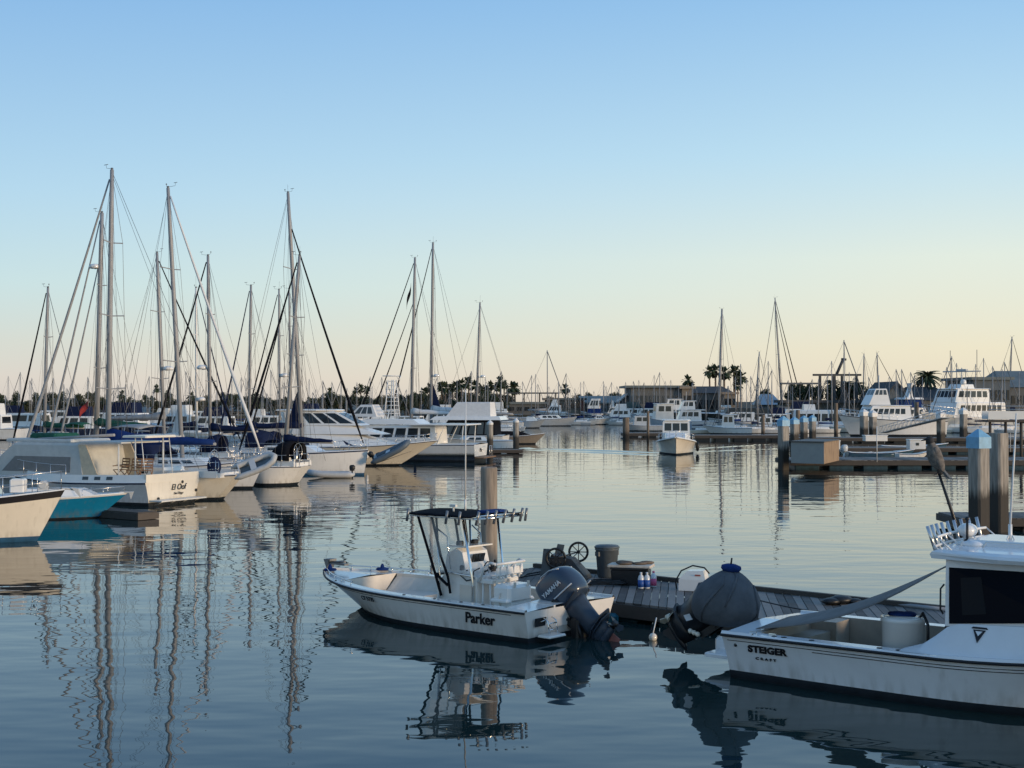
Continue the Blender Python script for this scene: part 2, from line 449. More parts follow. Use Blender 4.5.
class Hull:
    """hull lines: x forward from the transom, z up from the waterline"""
    def __init__(s, L, B, fb=(0.9, 0.95, 1.4), tw=0.85, rake=0.8, so=0.0, tm=0.38, p=2.1, flare=1.3, wlf=0.86, pw=1.55, draft=0.45, boot=0.1, stripe=0.0, n=15, rub=0.0):
        s.L, s.B, s.fb, s.tw, s.rake, s.so, s.tm, s.p = L, B, fb, tw, rake, so, tm, p
        s.flare, s.wlf, s.pw, s.draft, s.boot, s.stripe, s.n, s.rub = flare, wlf, pw, draft, boot, stripe, n, rub
        s.ts = [1 - (1 - i / (n - 1)) ** 1.35 for i in range(n)]
    def hb(s, t):
        if t < s.tm:
            u = 1 - t / s.tm
            return s.B / 2 * (1 - (1 - s.tw) * u * u)
        u = (t - s.tm) / (1 - s.tm)
        return max(0.025, s.B / 2 * (1 - u ** s.p))
    def wb(s, t):
        if t < s.tm:
            u = 1 - t / s.tm
            return s.B / 2 * s.wlf * (1 - (1 - s.tw * .96) * u * u)
        u = (t - s.tm) / (1 - s.tm)
        return max(0.012, s.B / 2 * s.wlf * (1 - u ** s.pw))
    def sheer(s, t):
        a, b, c = s.fb
        if t < 0.4: return b + (a - b) * (1 - t / 0.4) ** 1.6
        return b + (c - b) * ((t - 0.4) / 0.6) ** 1.7
    def xd(s, t): return s.L * t
    def xw(s, t): return s.so + t * (s.L - s.rake - s.so)
    def pt(s, t, f, side=1):
        y = s.wb(t) + (s.hb(t) - s.wb(t)) * f ** s.flare
        x = s.xw(t) + (s.xd(t) - s.xw(t)) * f
        return Vector((x, side * y, s.sheer(t) * f))
    def y_at(s, x, z):
        '''half breadth of the skin at a point inside, 0 beyond the stem'''
        f = max(0.0, min(1.0, z / 0.8 if s.fb[1] <= 0 else z / s.sheer(min(1, max(0, x / s.L)))))
        t = (x - s.so * (1 - f)) / ((s.L - s.rake - s.so) * (1 - f) + s.L * f)
        if t >= 1: return 0.0
        t = max(0, t)
        return s.wb(t) + (s.hb(t) - s.wb(t)) * f ** s.flare
    def edge(s, t, side=1, inset=0.0, dz=0.0):
        return Vector((s.xd(t), side * max(0.0, s.hb(t) - inset), s.sheer(t) + dz))
    def side_normal(s, t, f, side=1):
        a = s.pt(t + .01, f, side) - s.pt(t - .01, f, side)
        b = s.pt(t, min(1, f + .05), side) - s.pt(t, f - .05, side)
        n = a.cross(b) * side
        n = n.normalized()
        return n if n.y * side > 0 else -n
    def build(s, parent, mats, name='hull', cockpit=None, camber=0.05, toe=0.04):
        """mats: topside, boot, deck, stripe, transom, liner ; cockpit=(t0,t1,gunwale width,floor z)"""
        mb = MB()
        fz = [None, None, 0.0, None, 0.3, 0.55, 0.8, None, 1.0]
        rings = []
        nlev = 0
        for t in s.ts:
            sh = s.sheer(t)
            lv = []
            xk = s.xw(t)
            d = s.draft * (1 - 0.75 * t ** 3)
            lv.append(Vector((xk - s.rake * .35 * t ** 4, 0.0, -d)))
            lv.append(Vector((xk - s.rake * .15 * t ** 4, s.wb(t) * 0.8, -d * .4)))
            fs = [0.0, s.boot / sh, 0.3, 0.55, 0.78, 1 - max(s.stripe, 0.03) / sh, 1.0]
            lv += [s.pt(t, f) for f in fs]
            nlev = len(lv)
            ring = [p for p in reversed(lv)] + [Vector((p.x, -p.y, p.z)) for p in lv[1:]]
            rings.append(ring)
        def mf(k, j):
            q = min(j, 2 * (nlev - 1) - 1 - j)      # 0 = topmost strip
            if q == 0: return 3 if s.stripe > 0 else 0
            return 1 if q >= nlev - 4 else 0
        mb.loft(rings, 0, closed=False, smooth=True, mfun=mf)
        i0 = mb.addv(rings[0])
        # transom: bands so that the boot stripe carries round
        N = len(rings[0])
        for j in range(nlev - 1):
            mb.face((i0 + j, i0 + j + 1, i0 + N - 2 - j, i0 + N - 1 - j), 4 if j < nlev - 4 else 1)
        # deck
        def across(t):
            e = s.edge(t)
            return [s.edge(t, 1), s.edge(t, 1, toe * .6, toe), s.edge(t, 1, toe * 1.6, toe), s.edge(t, 1, toe * 2, 0.0), Vector((s.xd(t), 0, s.sheer(t) + camber * s.hb(t))),
                    s.edge(t, -1, toe * 2, 0.0), s.edge(t, -1, toe * 1.6, toe), s.edge(t, -1, toe * .6, toe), s.edge(t, -1)]
        if not cockpit:
            mb.loft([across(t) for t in s.ts], 2, closed=False)
        else:
            t0, t1, gw, fl = cockpit
            pre = [t for t in s.ts if t < t0 - .005] + [t0]
            mid = [t0] + [t for t in s.ts if t0 + .005 < t < t1 - .005] + [t1]
            post = [t1] + [t for t in s.ts if t > t1 + .005]
            if t0 > 0.001: mb.loft([across(t) for t in pre], 2, closed=False)
            mb.loft([across(t) for t in post], 2, closed=False)
            def half(t, sd):
                inn = max(0.02, s.hb(t) - gw)
                return [s.edge(t, sd), s.edge(t, sd, 0.02, 0.02), Vector((s.xd(t), sd * inn, s.sheer(t) + 0.02)), Vector((s.xd(t), sd * inn, s.sheer(t) - 0.05)),
                        Vector((s.xd(t), sd * max(0.02, min(inn, s.y_at(s.xd(t), fl) - .10)), fl))]
            def mfc(k, j): return 2 if j < 2 else 5
            mb.loft([half(t, 1) for t in mid], 2, closed=False, mfun=mfc)
            mb.loft([half(t, -1) for t in mid], 2, closed=False, mfun=mfc)
            mb.loft([[Vector((s.xd(t), sd * max(0.02, min(s.hb(t) - gw, s.y_at(s.xd(t), fl) - .10)), fl)) for sd in (1, -1)] for t in mid], 5, closed=False)
            for t in (t0, t1):
                if t <= 0.001 and False: continue
                inn = max(0.02, s.hb(t) - gw); z = s.sheer(t)
                il = max(0.02, min(inn, s.y_at(s.xd(t), fl) - .10))
                mb.poly([(s.xd(t), il, fl), (s.xd(t), inn, z + .02), (s.xd(t), -inn, z + .02), (s.xd(t), -il, fl)], 5)
        if s.rub > 0:
            for sd in (1, -1):
                mb.tube([s.edge(t, sd, -s.rub * .4, -s.rub) for t in s.ts], s.rub, 3, n=6)
        mats = list(mats); mats[0] = hullskin(mats[0]); mats[4] = hullskin(mats[4])
        o = mb.build(name, mats, parent)
        return o

def rail(h, root, name, t0, t1, ht=0.6, inset=0.08, n=8, r=0.014, mids=1, m=None, both=True, join=False):
    """stanchions with lines between them along the deck edge"""
    mb = MB()
    sides = (1, -1) if both else (1,)
    for sd in sides:
        P = [h.edge(lerp(t0, t1, i / (n - 1)), sd, inset) for i in range(n)]
        for p in P: mb.tube([p, p + Vector((0, 0, ht))], r, n=5)
        for k in range(mids + 1):
            z = ht * (k + 1) / (mids + 1)
            mb.tube([p + Vector((0, 0, z)) for p in P], r * (1.0 if k == mids else 0.6), n=5)
    if join:
        a, b = h.edge(t1, 1, inset), h.edge(t1, -1, inset)
        mb.tube([a + Vector((0, 0, ht)), (a + b) / 2 + Vector((0.12, 0, ht)), b + Vector((0, 0, ht))], r, n=5)
    return mb.build(name, m or steel, root)

def quad_pane(a, b, c, d, th, mb, m=0):
    """a thin slab standing th proud of the quad a b c d"""
    a, b, c, d = map(Vector, (a, b, c, d))
    n = (b - a).cross(d - a).normalized() * th
    mb.loft([[p - n * .5 for p in (a, b, c, d)], [p + n for p in (a, b, c, d)]], m, closed=True, caps=True)

def tier(root, name, x0, x1, w, z0, z1, sf=0.4, sb=0.1, tum=0.9, m=None, win=None, fwin=0, bwin=0, roof=0.0, roofm=None, wm=None, taperf=1.0, framem=None, rnd=0.0):
    """one deckhouse storey with raked ends; win=(count, low, high, start, end) in fractions, fwin/bwin panes across the ends"""
    m = m or white; wm = wm or glass
    hw, ht = w / 2, w / 2 * tum
    xb0, xb1, xt0, xt1 = x0, x1, x0 + sb, x1 - sf
    def P(u, v, sd):     # u along the side 0 aft 1 fore, v up
        x = lerp(lerp(xb0, xb1, u), lerp(xt0, xt1, u), v)
        y = lerp(hw, ht, v) * lerp(1.0, taperf, u ** 2)
        return Vector((x, sd * y, lerp(z0, z1, v)))
    mb = MB()
    us = [0, .25, .5, .75, 1.0]
    rings = []
    for v in ((0, 1.0), (0.93, 1.0), (1.0, 0.96)):
        ring = [P(u, v[0], 1) * 1 for u in us] + [P(u, v[0], -1) for u in reversed(us)]
        if v[1] < 1:
            c = sum(ring, Vector()) / len(ring)
            ring = [Vector((c.x + (p.x - c.x) * .985, p.y * v[1], p.z)) for p in ring]
        rings.append(ring)
    mb.loft(rings, 0, closed=True, caps=True)
    o = mb.build(name, m, root)
    if win:
        n, lo, hi, ua, ub = win
        for sd in (1, -1):
            for i in range(n):
                g = 0.10 / n
                a, b = lerp(ua, ub, i / n + g), lerp(ua, ub, (i + 1) / n - g)
                q = MB(); quad_pane(P(a, lo, sd), P(b, lo, sd), P(b, hi, sd), P(a, hi, sd), 0.012 * sd, q)
                q.build('window', wm, o)
    for cnt, u in ((fwin, 1.0), (bwin, 0.0)):
        for i in range(cnt):
            lo, hi = (win[1], win[2]) if win else (0.35, 0.85)
            A, B = P(u, lo, 1), P(u, lo, -1); Cc, D = P(u, hi, -1), P(u, hi, 1)
            a, b = (i + .08) / cnt, (i + .92) / cnt
            a, b = 0.05 + a * .9, 0.05 + b * .9
            q = MB(); quad_pane(A.lerp(B, a), A.lerp(B, b), D.lerp(Cc, b), D.lerp(Cc, a), 0.014 * (-1 if u == 1.0 else 1), q)
            q.build('window', wm, o)
    if roof:
        r = MB()
        ra = [(xt0 - roof, 1), (xt1 + roof * .6, 1)]
        pts = [(xt0 - roof, ht + .08), (lerp(xt0, xt1, .7), ht + .1), (xt1 + roof * .6, ht * taperf * .85 + .02), (xt1 + roof * .6, -ht * taperf * .85 - .02), (lerp(xt0, xt1, .7), -ht - .1), (xt0 - roof, -ht - .08)]
        r.loft([[(x, y, z1 + .004) for x, y in pts], [(x, y, z1 + .07) for x, y in pts], [(lerp(x, (xt0 + xt1) / 2, .06), y * .93, z1 + .11) for x, y in pts]], 0, closed=True, caps=True)
        r.build('roof', roofm or m, root)
    return o

def furled(p0, p1, r, n=9):
    """a rolled headsail on its stay: thin at the ends, fuller low down"""
    pts, rr = [], []
    for i in range(n):
        t = i / (n - 1)
        p = Vector(p0).lerp(Vector(p1), t); p.z -= 0.012 * (p1[2] - p0[2]) * 4 * t * (1 - t)
        pts.append(p); rr.append(.72 * r * (0.35 if t < .02 else (1.1 - 0.65 * t)))
    mb = MB(); mb.tube(pts, rr, n=7)
    return mb

def dome(mb, c, r=0.3, h=0.24, m=0):
    mb.lathe([(r * .8, -h * .5), (r, -h * .3), (r, 0), (r * .85, h * .32), (r * .4, h * .5), (0.01, h * .52)], c, 12, m)

def solve(anchor, which, other_px, hd):
    """stern position and length of a boat lying along hd from one waterline pixel and the column of its other end"""
    p = on(*anchor)
    u = Vector((math.cos(hd), math.sin(hd), 0))
    d = u if which == 'stern' else -u
    k = (other_px - 512) / FPX
    Ln = (k * p.y - p.x) / (d.x - k * d.y)
    return (p if which == 'stern' else p + d * Ln), Ln

def sailboat(label, hd, anchor, which, other_px, mast, B=None, fb=(0.95, 0.95, 1.3), hullm=None, bootm=None, stripem=None, so=0.5, rake=1.2, tw=0.62,
             boom=None, furl=None, furl_top=0.97, inner=None, nspread=2, radar=None, dodger=None, bimini=None, group=None, deckhouse=0.42, masm=None,
             rigr=0.011, mr=0.10, simple=False, wheel=False, arch=False, vane=True, triangle=None, two_spar=None, clutter=0, name='sailboat', L=None, stripe=0.05):
    hd = math.radians(hd)
    if L is None: pos, L = solve(anchor, which, other_px, hd)
    else:
        pos = on(*anchor)
        if which == 'bow': pos = pos - Vector((math.cos(hd), math.sin(hd), 0)) * L
    B = B or L * 0.29
    root = empty(name, (pos.x, pos.y, 0), hd, label, 'sailboat', group)
    h = Hull(L, B, fb=fb, tw=tw, rake=rake, so=so, tm=0.42, p=2.0, flare=1.0, wlf=0.88, pw=1.5, draft=0.5, boot=0.12, stripe=stripe)
    hm = hullm or white
    h.build(root, [hm, bootm or boot_dark, deckpaint, stripem or navy, hm, deckpaint])
    inv = Matrix.Rotation(-hd, 3, 'Z')
    # mast: from its base column to its top pixel
    mb_px, mt_px, mt_py = mast
    u = Vector((math.cos(hd), math.sin(hd), 0))
    k = (mb_px - 512) / FPX
    xm = (k * pos.y - pos.x) / (u.x - k * u.y)
    xm = min(max(xm, L * .30), L * .72)
    base_w = pos + u * xm
    top_w = at(mt_px, mt_py, base_w.y)
    H = top_w.z
    zt = h.sheer(xm / L)
    lean = inv @ Vector((top_w.x - base_w.x, 0, 0))
    lean.x = max(-.06 * H, min(.06 * H, lean.x)); lean.y = max(-.04 * H, min(.04 * H, lean.y))
    b0, t0 = Vector((xm, 0, zt)), Vector((xm + lean.x, lean.y, H))
    def M(f): return b0.lerp(t0, f)
    mm = masm or alu
    q = MB(); q.tube([b0, M(.5), M(.85), t0], [mr, mr, mr * .9, mr * .72], n=8)
    mast_o = q.build('mast', mm, root)
    sp = []
    for i in range(nspread):
        f = (i + 1) / (nspread + 1) * (1.0 if nspread < 3 else .96) + .04
        hw = B * (.34 - .06 * i)
        c = M(f); q = MB(); q.tube([c + Vector((-.12, hw, .06)), c, c + Vector((-.12, -hw, .06))], 0.028, n=5)
        q.build('spreader', mm, mast_o); sp.append((c, hw))
    if vane:
        vr = random.Random(int(mt_px * 7 + mt_py)); k1, k2 = vr.uniform(.25, .5), vr.uniform(.12, .4)
        q = MB(); q.tube([t0 + Vector((0, 0, -.05)), t0 + Vector((0, 0, .1))], .06, n=6)
        q.tube([t0 + Vector((0, 0, .05)), t0 + Vector((k1, 0, .10)), t0 + Vector((k1 + .02, 0, .26))], .009, n=4); q.tube([t0 + Vector((k1 - .12, .06, .26)), t0 + Vector((k1 + .16, -.06, .26))], .014, n=4)
        if vr.random() < .7: q.tube([t0 + Vector((0, 0, .05)), t0 + Vector((-k2, .1, .12)), t0 + Vector((-k2, .1, .2))], .009, n=4); q.ball(t0 + Vector((-k2, .1, .22)), .04, n=6, k=4)
        if vr.random() < .5: q.tube([t0, t0 + Vector((-.05, .05, vr.uniform(.4, .9)))], .007, n=4)
        q.build('masthead_instruments', wire, mast_o)
    bow = Vector((L - .15, 0, h.sheer(1) + .1)); stern = Vector((.1, 0, h.sheer(0) + .1))
    # wires
    q = MB()
    for sd in (1, -1):
        ch = Vector((xm - .1, sd * (h.hb(xm / L) - .12), zt))
        pts = [ch] + [c + Vector((-.12, sd * hw, .06)) for c, hw in sp] + [M(.99)]
        q.tube(pts, rigr, n=4)
        if sp:
            q.tube([ch + Vector((-.4, 0, 0)), M(.5)], rigr * .8, n=4); q.tube([ch + Vector((.4, 0, 0)), M(.5)], rigr * .8, n=4)
    q.tube([stern, M(.995)], rigr, n=4)
    q.tube([Vector((xm - 1, .3, zt + .3)), M(.97)], rigr * .7, n=4); q.tube([M(.02) + Vector((.25, .1, 0)), M(.96)], rigr * .7, n=4)
    hr = random.Random(int(mt_px * 3 + mt_py))
    for i in range(3):
        f0, f1 = hr.uniform(.55, .98), hr.uniform(.0, .06); a_ = M(f0); b_ = M(f1) + Vector((hr.uniform(-1.6, 1.2), hr.uniform(-.6, .6), .2)); mid = (a_ + b_) / 2 + Vector((hr.uniform(-.2, .2), 0, 0)); q.tube([a_, mid, b_], rigr * .55, n=3)
    if not furl: q.tube([bow, M(furl_top)], rigr, n=4)
    q.build('rigging', wire, root)
    if furl:
        furled(bow + Vector((-.15, 0, .3)), M(furl_top) + Vector((.12, 0, 0)), furl[1]).build('furled_jib', furl[0], root)
    if inner:
        furled(bow + Vector((-L * .14, 0, .3)), M(inner[2]) + Vector((.1, 0, 0)), inner[1]).build('furled_staysail', inner[0], root)
    if boom:
        bl, bz, cm = boom[:3]; thick = boom[3] if len(boom) > 3 else .2
        z = zt + bz
        q = MB(); q.tube([(xm - .1, 0, z), (xm - bl, 0, z - .04)], .07, n=7)
        bo = q.build('boom', mm, root)
        if cm:
            q = MB(); rings = []
            for i in range(9):
                t = i / 8
                hh = thick * lerp(2.1, .75, t ** .6) * (1 + .08 * math.sin(i * 2.3)); ww = thick * lerp(.9, .6, t)
                x = xm - .02 - bl * t * .98
                rings.append([(x, ww * math.sin(a) * (.55 if math.cos(a) > 0 else 1), z + .03 - thick * .35 + hh * (.5 + .5 * math.cos(a))) for a in [k * math.pi / 5 for k in range(10)]])
            q.loft(rings, smooth=True, closed=True, caps=True)
            q.build('sail_cover', cm, root)
        q = MB(); q.tube([(xm - bl * .75, 0, z - .05), (xm - bl * .85, 0, zt + .3)], rigr, n=4); q.tube([(xm - bl + .05, 0, z), M(.985)], rigr * .8, n=4)
        q.build('mainsheet', wire, root)
    # coachroof
    cx0, cx1 = L * .28, L * .28 + L * deckhouse
    c = tier(root, 'coachroof', cx0, cx1, B * .58, zt - .02, zt + .42, sf=.9, sb=.1, tum=.85, m=white, win=None if simple else (3, .35, .75, .15, .8), taperf=.7)
    if not simple:
        q = MB(); q.box((L * .16, B * .29, zt + .14), (L * .22, .12, .3), 0); q.box((L * .16, -B * .29, zt + .14), (L * .22, .12, .3), 0); q.box((L * .045, 0, zt + .1), (.15, B * .55, .22), 0)
        q.build('cockpit_coaming', white, root)
    if radar:
        f, off = radar
        c = M(f); q = MB(); q.tube([c, c + Vector((off, 0, -.05))], .04, n=5); dome(q, c + Vector((off, 0, .08)), .32, .26)
        q.build('radar_dome', white, mast_o)
    if not simple:
        rail(h, root, 'pulpit', .84, .985, .62, .1, 4, .016, 1, join=True)
        rail(h, root, 'lifelines', .06, .84, .6, .1, 7, .011, 1)
        q = MB()
        for sd in (1, -1):
            for x in (.1, L * .07): q.tube([(x, sd * (h.hb(x / L) - .1), h.sheer(0)), (x, sd * (h.hb(x / L) - .1), h.sheer(0) + .65)], .014, n=5)
        for z in (.33, .65): q.tube([(L * .07, h.hb(0) - .1, h.sheer(0) + z), (.1, h.hb(0) - .12, h.sheer(0) + z), (.1, -h.hb(0) + .12, h.sheer(0) + z), (L * .07, -h.hb(0) + .1, h.sheer(0) + z)], .014, n=5)
        q.build('pushpit', steel, root)
    if dodger:
        q = MB(); rings = []
        x0 = cx0 - .75
        for i, (dx, dz) in enumerate([(0, .98), (.35, 1.05), (.8, .95), (1.25, .45)]):
            w = B * .33
            rings.append([(x0 + dx, w * math.cos(a) * 1.0, zt + .3 + dz * (.15 + .85 * math.sin(a) ** .5) if 0 < a < math.pi else zt + .3) for a in [k * math.pi / 8 for k in range(9)]])
        q.loft(rings, closed=False, smooth=True)
        q.build('dodger', dodger, root, solid=.03)
    if bimini:
        q = MB(); P = []
        for i in range(6):
            x = lerp(.3, L * .26, i / 5)
            P.append([(x, y * B * .4, zt + 2.0 + .12 * (1 - abs(y) ** 2) - .1 * abs(i / 2.5 - 1) ** 3) for y in (-1, -.8, -.4, 0, .4, .8, 1)])
        q.grid(P); q.build('bimini', bimini, root, solid=.03)
        q = MB(); q.tube([(L * .15, sd * B * .39, zt + .1) for sd in (1, -1)], .016, n=5)
        for x in (.5, L * .15, L * .25):
            for sd in (1, -1): q.tube([(L * .15 + (x - L * .15) * .3, sd * B * .39, zt + .1), (x, sd * B * .395, zt + 2.0)], .016, n=5)
        q.build('bimini_frame', steel, root)
    if wheel:
        q = MB(); cx = L * .11; q.tube([(cx, .45 * math.cos(a), zt + .75 + .45 * math.sin(a)) for a in [k * math.pi / 8 for k in range(17)]], .018, n=5)
        for a in range(6): q.tube([(cx, 0, zt + .75), (cx, .45 * math.cos(a * math.pi / 3), zt + .75 + .45 * math.sin(a * math.pi / 3))], .01, n=4)
        q.tube([(cx + .1, 0, zt - .1), (cx + .1, 0, zt + .95)], .08, n=7)
        q.build('steering_wheel', steel, root)
    if triangle:
        q = MB(); z0 = zt + boom[1] + .25 if boom else zt + 1.2
        q.loft([[(xm - .12, 0, z0), (xm - .12 - triangle[1], .03, z0), (xm - .14, .03, z0 + triangle[2])], [(xm - .12, -.05, z0), (xm - .12 - triangle[1], -.03, z0), (xm - .14, -.03, z0 + triangle[2])]], caps=True)
        q.build('hoisted_sail_corner', triangle[0], root)
    return root, h, pos, L, xm, zt

def motorboat(label, hd, anchor, which, other=None, L=None, B=None, fb=(.9, .95, 1.4), hullm=None, bootm=None, stripem=None, tiers=(), name='motorboat', cat='motorboat', group=None,
              rake=1.1, so=.05, tw=.9, rails=None, stripe=.05, boot=.12, flare=1.5, tm=.4, p=2.3, pos=None, cockpit=None, rub=0.0, transom=None):
    """hull with deckhouse storeys given in fractions of the length"""
    hd = math.radians(hd)
    if pos is None:
        if L is None: pos, L = solve(anchor, which, other, hd)
        else:
            pos = on(*anchor)
            if which == 'bow': pos = pos - Vector((math.cos(hd), math.sin(hd), 0)) * (L - rake)
    B = B or L * .31
    root = empty(name, (pos.x, pos.y, 0), hd, label, cat, group)
    h = Hull(L, B, fb=fb, tw=tw, rake=rake, so=so, tm=tm, p=p, flare=flare, wlf=.88, pw=1.6, draft=.5, boot=boot, stripe=stripe, rub=rub)
    hm = hullm or white
    h.build(root, [hm, bootm or boot_dark, deckpaint, stripem or navy, transom or hm, deckpaint], cockpit=cockpit)
    for td in tiers:
        td = dict(td); a, b_ = td.pop('x'); wf = td.pop('w', .72); nm = td.pop('n', 'deckhouse')
        tier(root, nm, a * L, b_ * L, wf * B, **td)
    if rails: rail(h, root, 'deck_rail', *rails)
    return root, h, pos, L

def inflatable(label, p, hd, pitch=0.0, L=2.9, m=None, motor=True, group=None, roll=0.0):
    root = empty('inflatable_dinghy', p, 0, label, 'dinghy', group)
    root.rotation_euler = (roll, pitch, hd)
    m = m or hypalon
    B = L * .5; r = L * .075
    q = MB(); pts = [(-.02, B * .36, .2), (L * .35, B * .37, .2), (L * .7, B * .34, .23), (L * .88, B * .22, .29), (L * .96, 0, .33), (L * .88, -B * .22, .29), (L * .7, -B * .34, .23), (L * .35, -B * .37, .2), (-.02, -B * .36, .2)]
    P = []
    for i in range(len(pts) - 1):
        for k in range(3): P.append(Vector(pts[i]).lerp(Vector(pts[i + 1]), k / 3))
    P.append(Vector(pts[-1]))
    q.tube([P[0] + Vector((-.25, 0, 0))] + P + [P[-1] + Vector((-.25, 0, 0))], [r * .3] + [r] * len(P) + [r * .3], n=10)
    q.build('tube', m, root)
    q = MB(); q.loft([[(0, -B * .3, .10), (0, B * .3, .10), (0, 0, -.04)], [(L * .6, -B * .27, .12), (L * .6, B * .27, .12), (L * .6, 0, .0)], [(L * .92, -.05, .3), (L * .92, .05, .3), (L * .92, 0, .24)]], caps=True, smooth=False); q.build('floor', hypalon_dark, root)
    q = MB(); q.box((.04, 0, .24), (.05, B * .62, .32)); q.build('transom', greypaint, root)
    q = MB(); q.box((L * .38, 0, .30), (.26, B * .62, .05)); q.build('thwart', greypaint, root)
    if motor:
        q = MB(); q.loft([ring_b(-.12, .14, .10, z) for z in (.42, .48)] + [ring_b(-.13, .17, .12, z) for z in (.55, .68)] + [ring_b(-.12, .10, .08, .76)], caps=True, smooth=True); q.tube([(-.12, 0, .45), (-.14, 0, -.15)], .05)
        q.build('outboard_motor', black, root)
    return root
def ring_b(cx, rx, ry, z, n=10):
    return [Vector((cx + rx * math.cos(a), ry * math.sin(a), z)) for a in [k * 2 * math.pi / n for k in range(n)]]

# ------------------------------------------------------------------ docks and pilings
def wood_mat(name, c1, c2, wet=0.0):
    m = bpy.data.materials.new(name); m.use_nodes = True
    nt = m.node_tree; b = nt.nodes['Principled BSDF']
    tc = nt.nodes.new('ShaderNodeTexCoord'); mp = nt.nodes.new('ShaderNodeMapping'); mp.inputs['Scale'].default_value = (3.5, 3, 6)
    n = nt.nodes.new('ShaderNodeTexNoise'); n.inputs['Scale'].default_value = 1.5; n.inputs['Detail'].default_value = 8
    nt.links.new(tc.outputs['Object'], mp.inputs['Vector']); nt.links.new(mp.outputs[0], n.inputs['Vector'])
    g = nt.nodes.new('ShaderNodeNewGeometry')
    mx = nt.nodes.new('ShaderNodeMath'); mx.operation = 'MULTIPLY_ADD'; mx.inputs[1].default_value = 0.75
    nt.links.new(g.outputs['Random Per Island'], mx.inputs[0])
    m2 = nt.nodes.new('ShaderNodeMath'); m2.operation = 'MULTIPLY'; m2.inputs[1].default_value = 0.42
    nt.links.new(n.outputs['Fac'], m2.inputs[0]); nt.links.new(m2.outputs[0], mx.inputs[2])
    r = nt.nodes.new('ShaderNodeValToRGB'); r.color_ramp.elements[0].color = (*c1, 1); r.color_ramp.elements[1].color = (*c2, 1)
    r.color_ramp.elements[0].position, r.color_ramp.elements[1].position = .15, .95
    nt.links.new(mx.outputs[0], r.inputs['Fac']); nt.links.new(r.outputs['Color'], b.inputs['Base Color'])
    b.inputs['Roughness'].default_value = 0.75
    bp = nt.nodes.new('ShaderNodeBump'); bp.inputs['Strength'].default_value = .4; bp.inputs['Distance'].default_value = .01
    nt.links.new(n.outputs['Fac'], bp.inputs['Height']); nt.links.new(bp.outputs[0], b.inputs['Normal'])
    return m
plank = wood_mat('weathered_planks', (.034, .031, .029), (.24, .215, .195))
beam = wood_mat('dark_wet_timber', (.02, .018, .016), (.085, .07, .058))
def pile_mat(name, c_top, c_low, zw=.9, zspan=.5):
    """concrete or timber pile: pale above, dark with weed and wet below the tide line"""
    m = bpy.data.materials.new(name); m.use_nodes = True
    nt = m.node_tree; b = nt.nodes['Principled BSDF']; b.inputs['Roughness'].default_value = .85
    tc = nt.nodes.new('ShaderNodeTexCoord'); sp = nt.nodes.new('ShaderNodeSeparateXYZ'); nt.links.new(tc.outputs['Object'], sp.inputs[0])
    mp = nt.nodes.new('ShaderNodeMapping'); mp.inputs['Scale'].default_value = (7, 7, .8); nt.links.new(tc.outputs['Object'], mp.inputs['Vector'])
    n = nt.nodes.new('ShaderNodeTexNoise'); n.inputs['Scale'].default_value = 1.6; n.inputs['Detail'].default_value = 8; nt.links.new(mp.outputs[0], n.inputs['Vector'])
    r1 = nt.nodes.new('ShaderNodeValToRGB'); r1.color_ramp.elements[0].color = (*[c * .55 for c in c_top], 1); r1.color_ramp.elements[1].color = (*[c * 1.25 for c in c_top], 1)
    r1.color_ramp.elements[0].position, r1.color_ramp.elements[1].position = .3, .72
    nt.links.new(n.outputs['Fac'], r1.inputs['Fac'])
    ad = nt.nodes.new('ShaderNodeMath'); ad.operation = 'MULTIPLY_ADD'; ad.inputs[1].default_value = .7; nt.links.new(n.outputs['Fac'], ad.inputs[0]); nt.links.new(sp.outputs['Z'], ad.inputs[2])
    mr_ = nt.nodes.new('ShaderNodeMapRange'); mr_.inputs['From Min'].default_value, mr_.inputs['From Max'].default_value = zw - zspan / 2 + .35, zw + zspan / 2 + .35
    nt.links.new(ad.outputs[0], mr_.inputs['Value'])
    mx = nt.nodes.new('ShaderNodeMixRGB'); mx.inputs[1].default_value = (*c_low, 1); nt.links.new(mr_.outputs[0], mx.inputs['Fac']); nt.links.new(r1.outputs['Color'], mx.inputs[2])
    nt.links.new(mx.outputs[0], b.inputs['Base Color'])
    bp = nt.nodes.new('ShaderNodeBump'); bp.inputs['Strength'].default_value = .5; bp.inputs['Distance'].default_value = .03
    nt.links.new(n.outputs['Fac'], bp.inputs['Height']); nt.links.new(bp.outputs[0], b.inputs['Normal'])
    return m
pile_c = pile_mat('concrete_pile', (.34, .31, .27), (.045, .040, .034), 1.45, .35)
pile_w = pile_mat('timber_pile', (.20, .155, .115), (.03, .024, .018), .7, .6)
cap_blue = mat('sky_blue_cap', (.20, .42, .60), .5, noise=.12, nscale=4)
cap_white = mat('white_cap', (.7, .7, .68), .5, noise=.08, nscale=4)
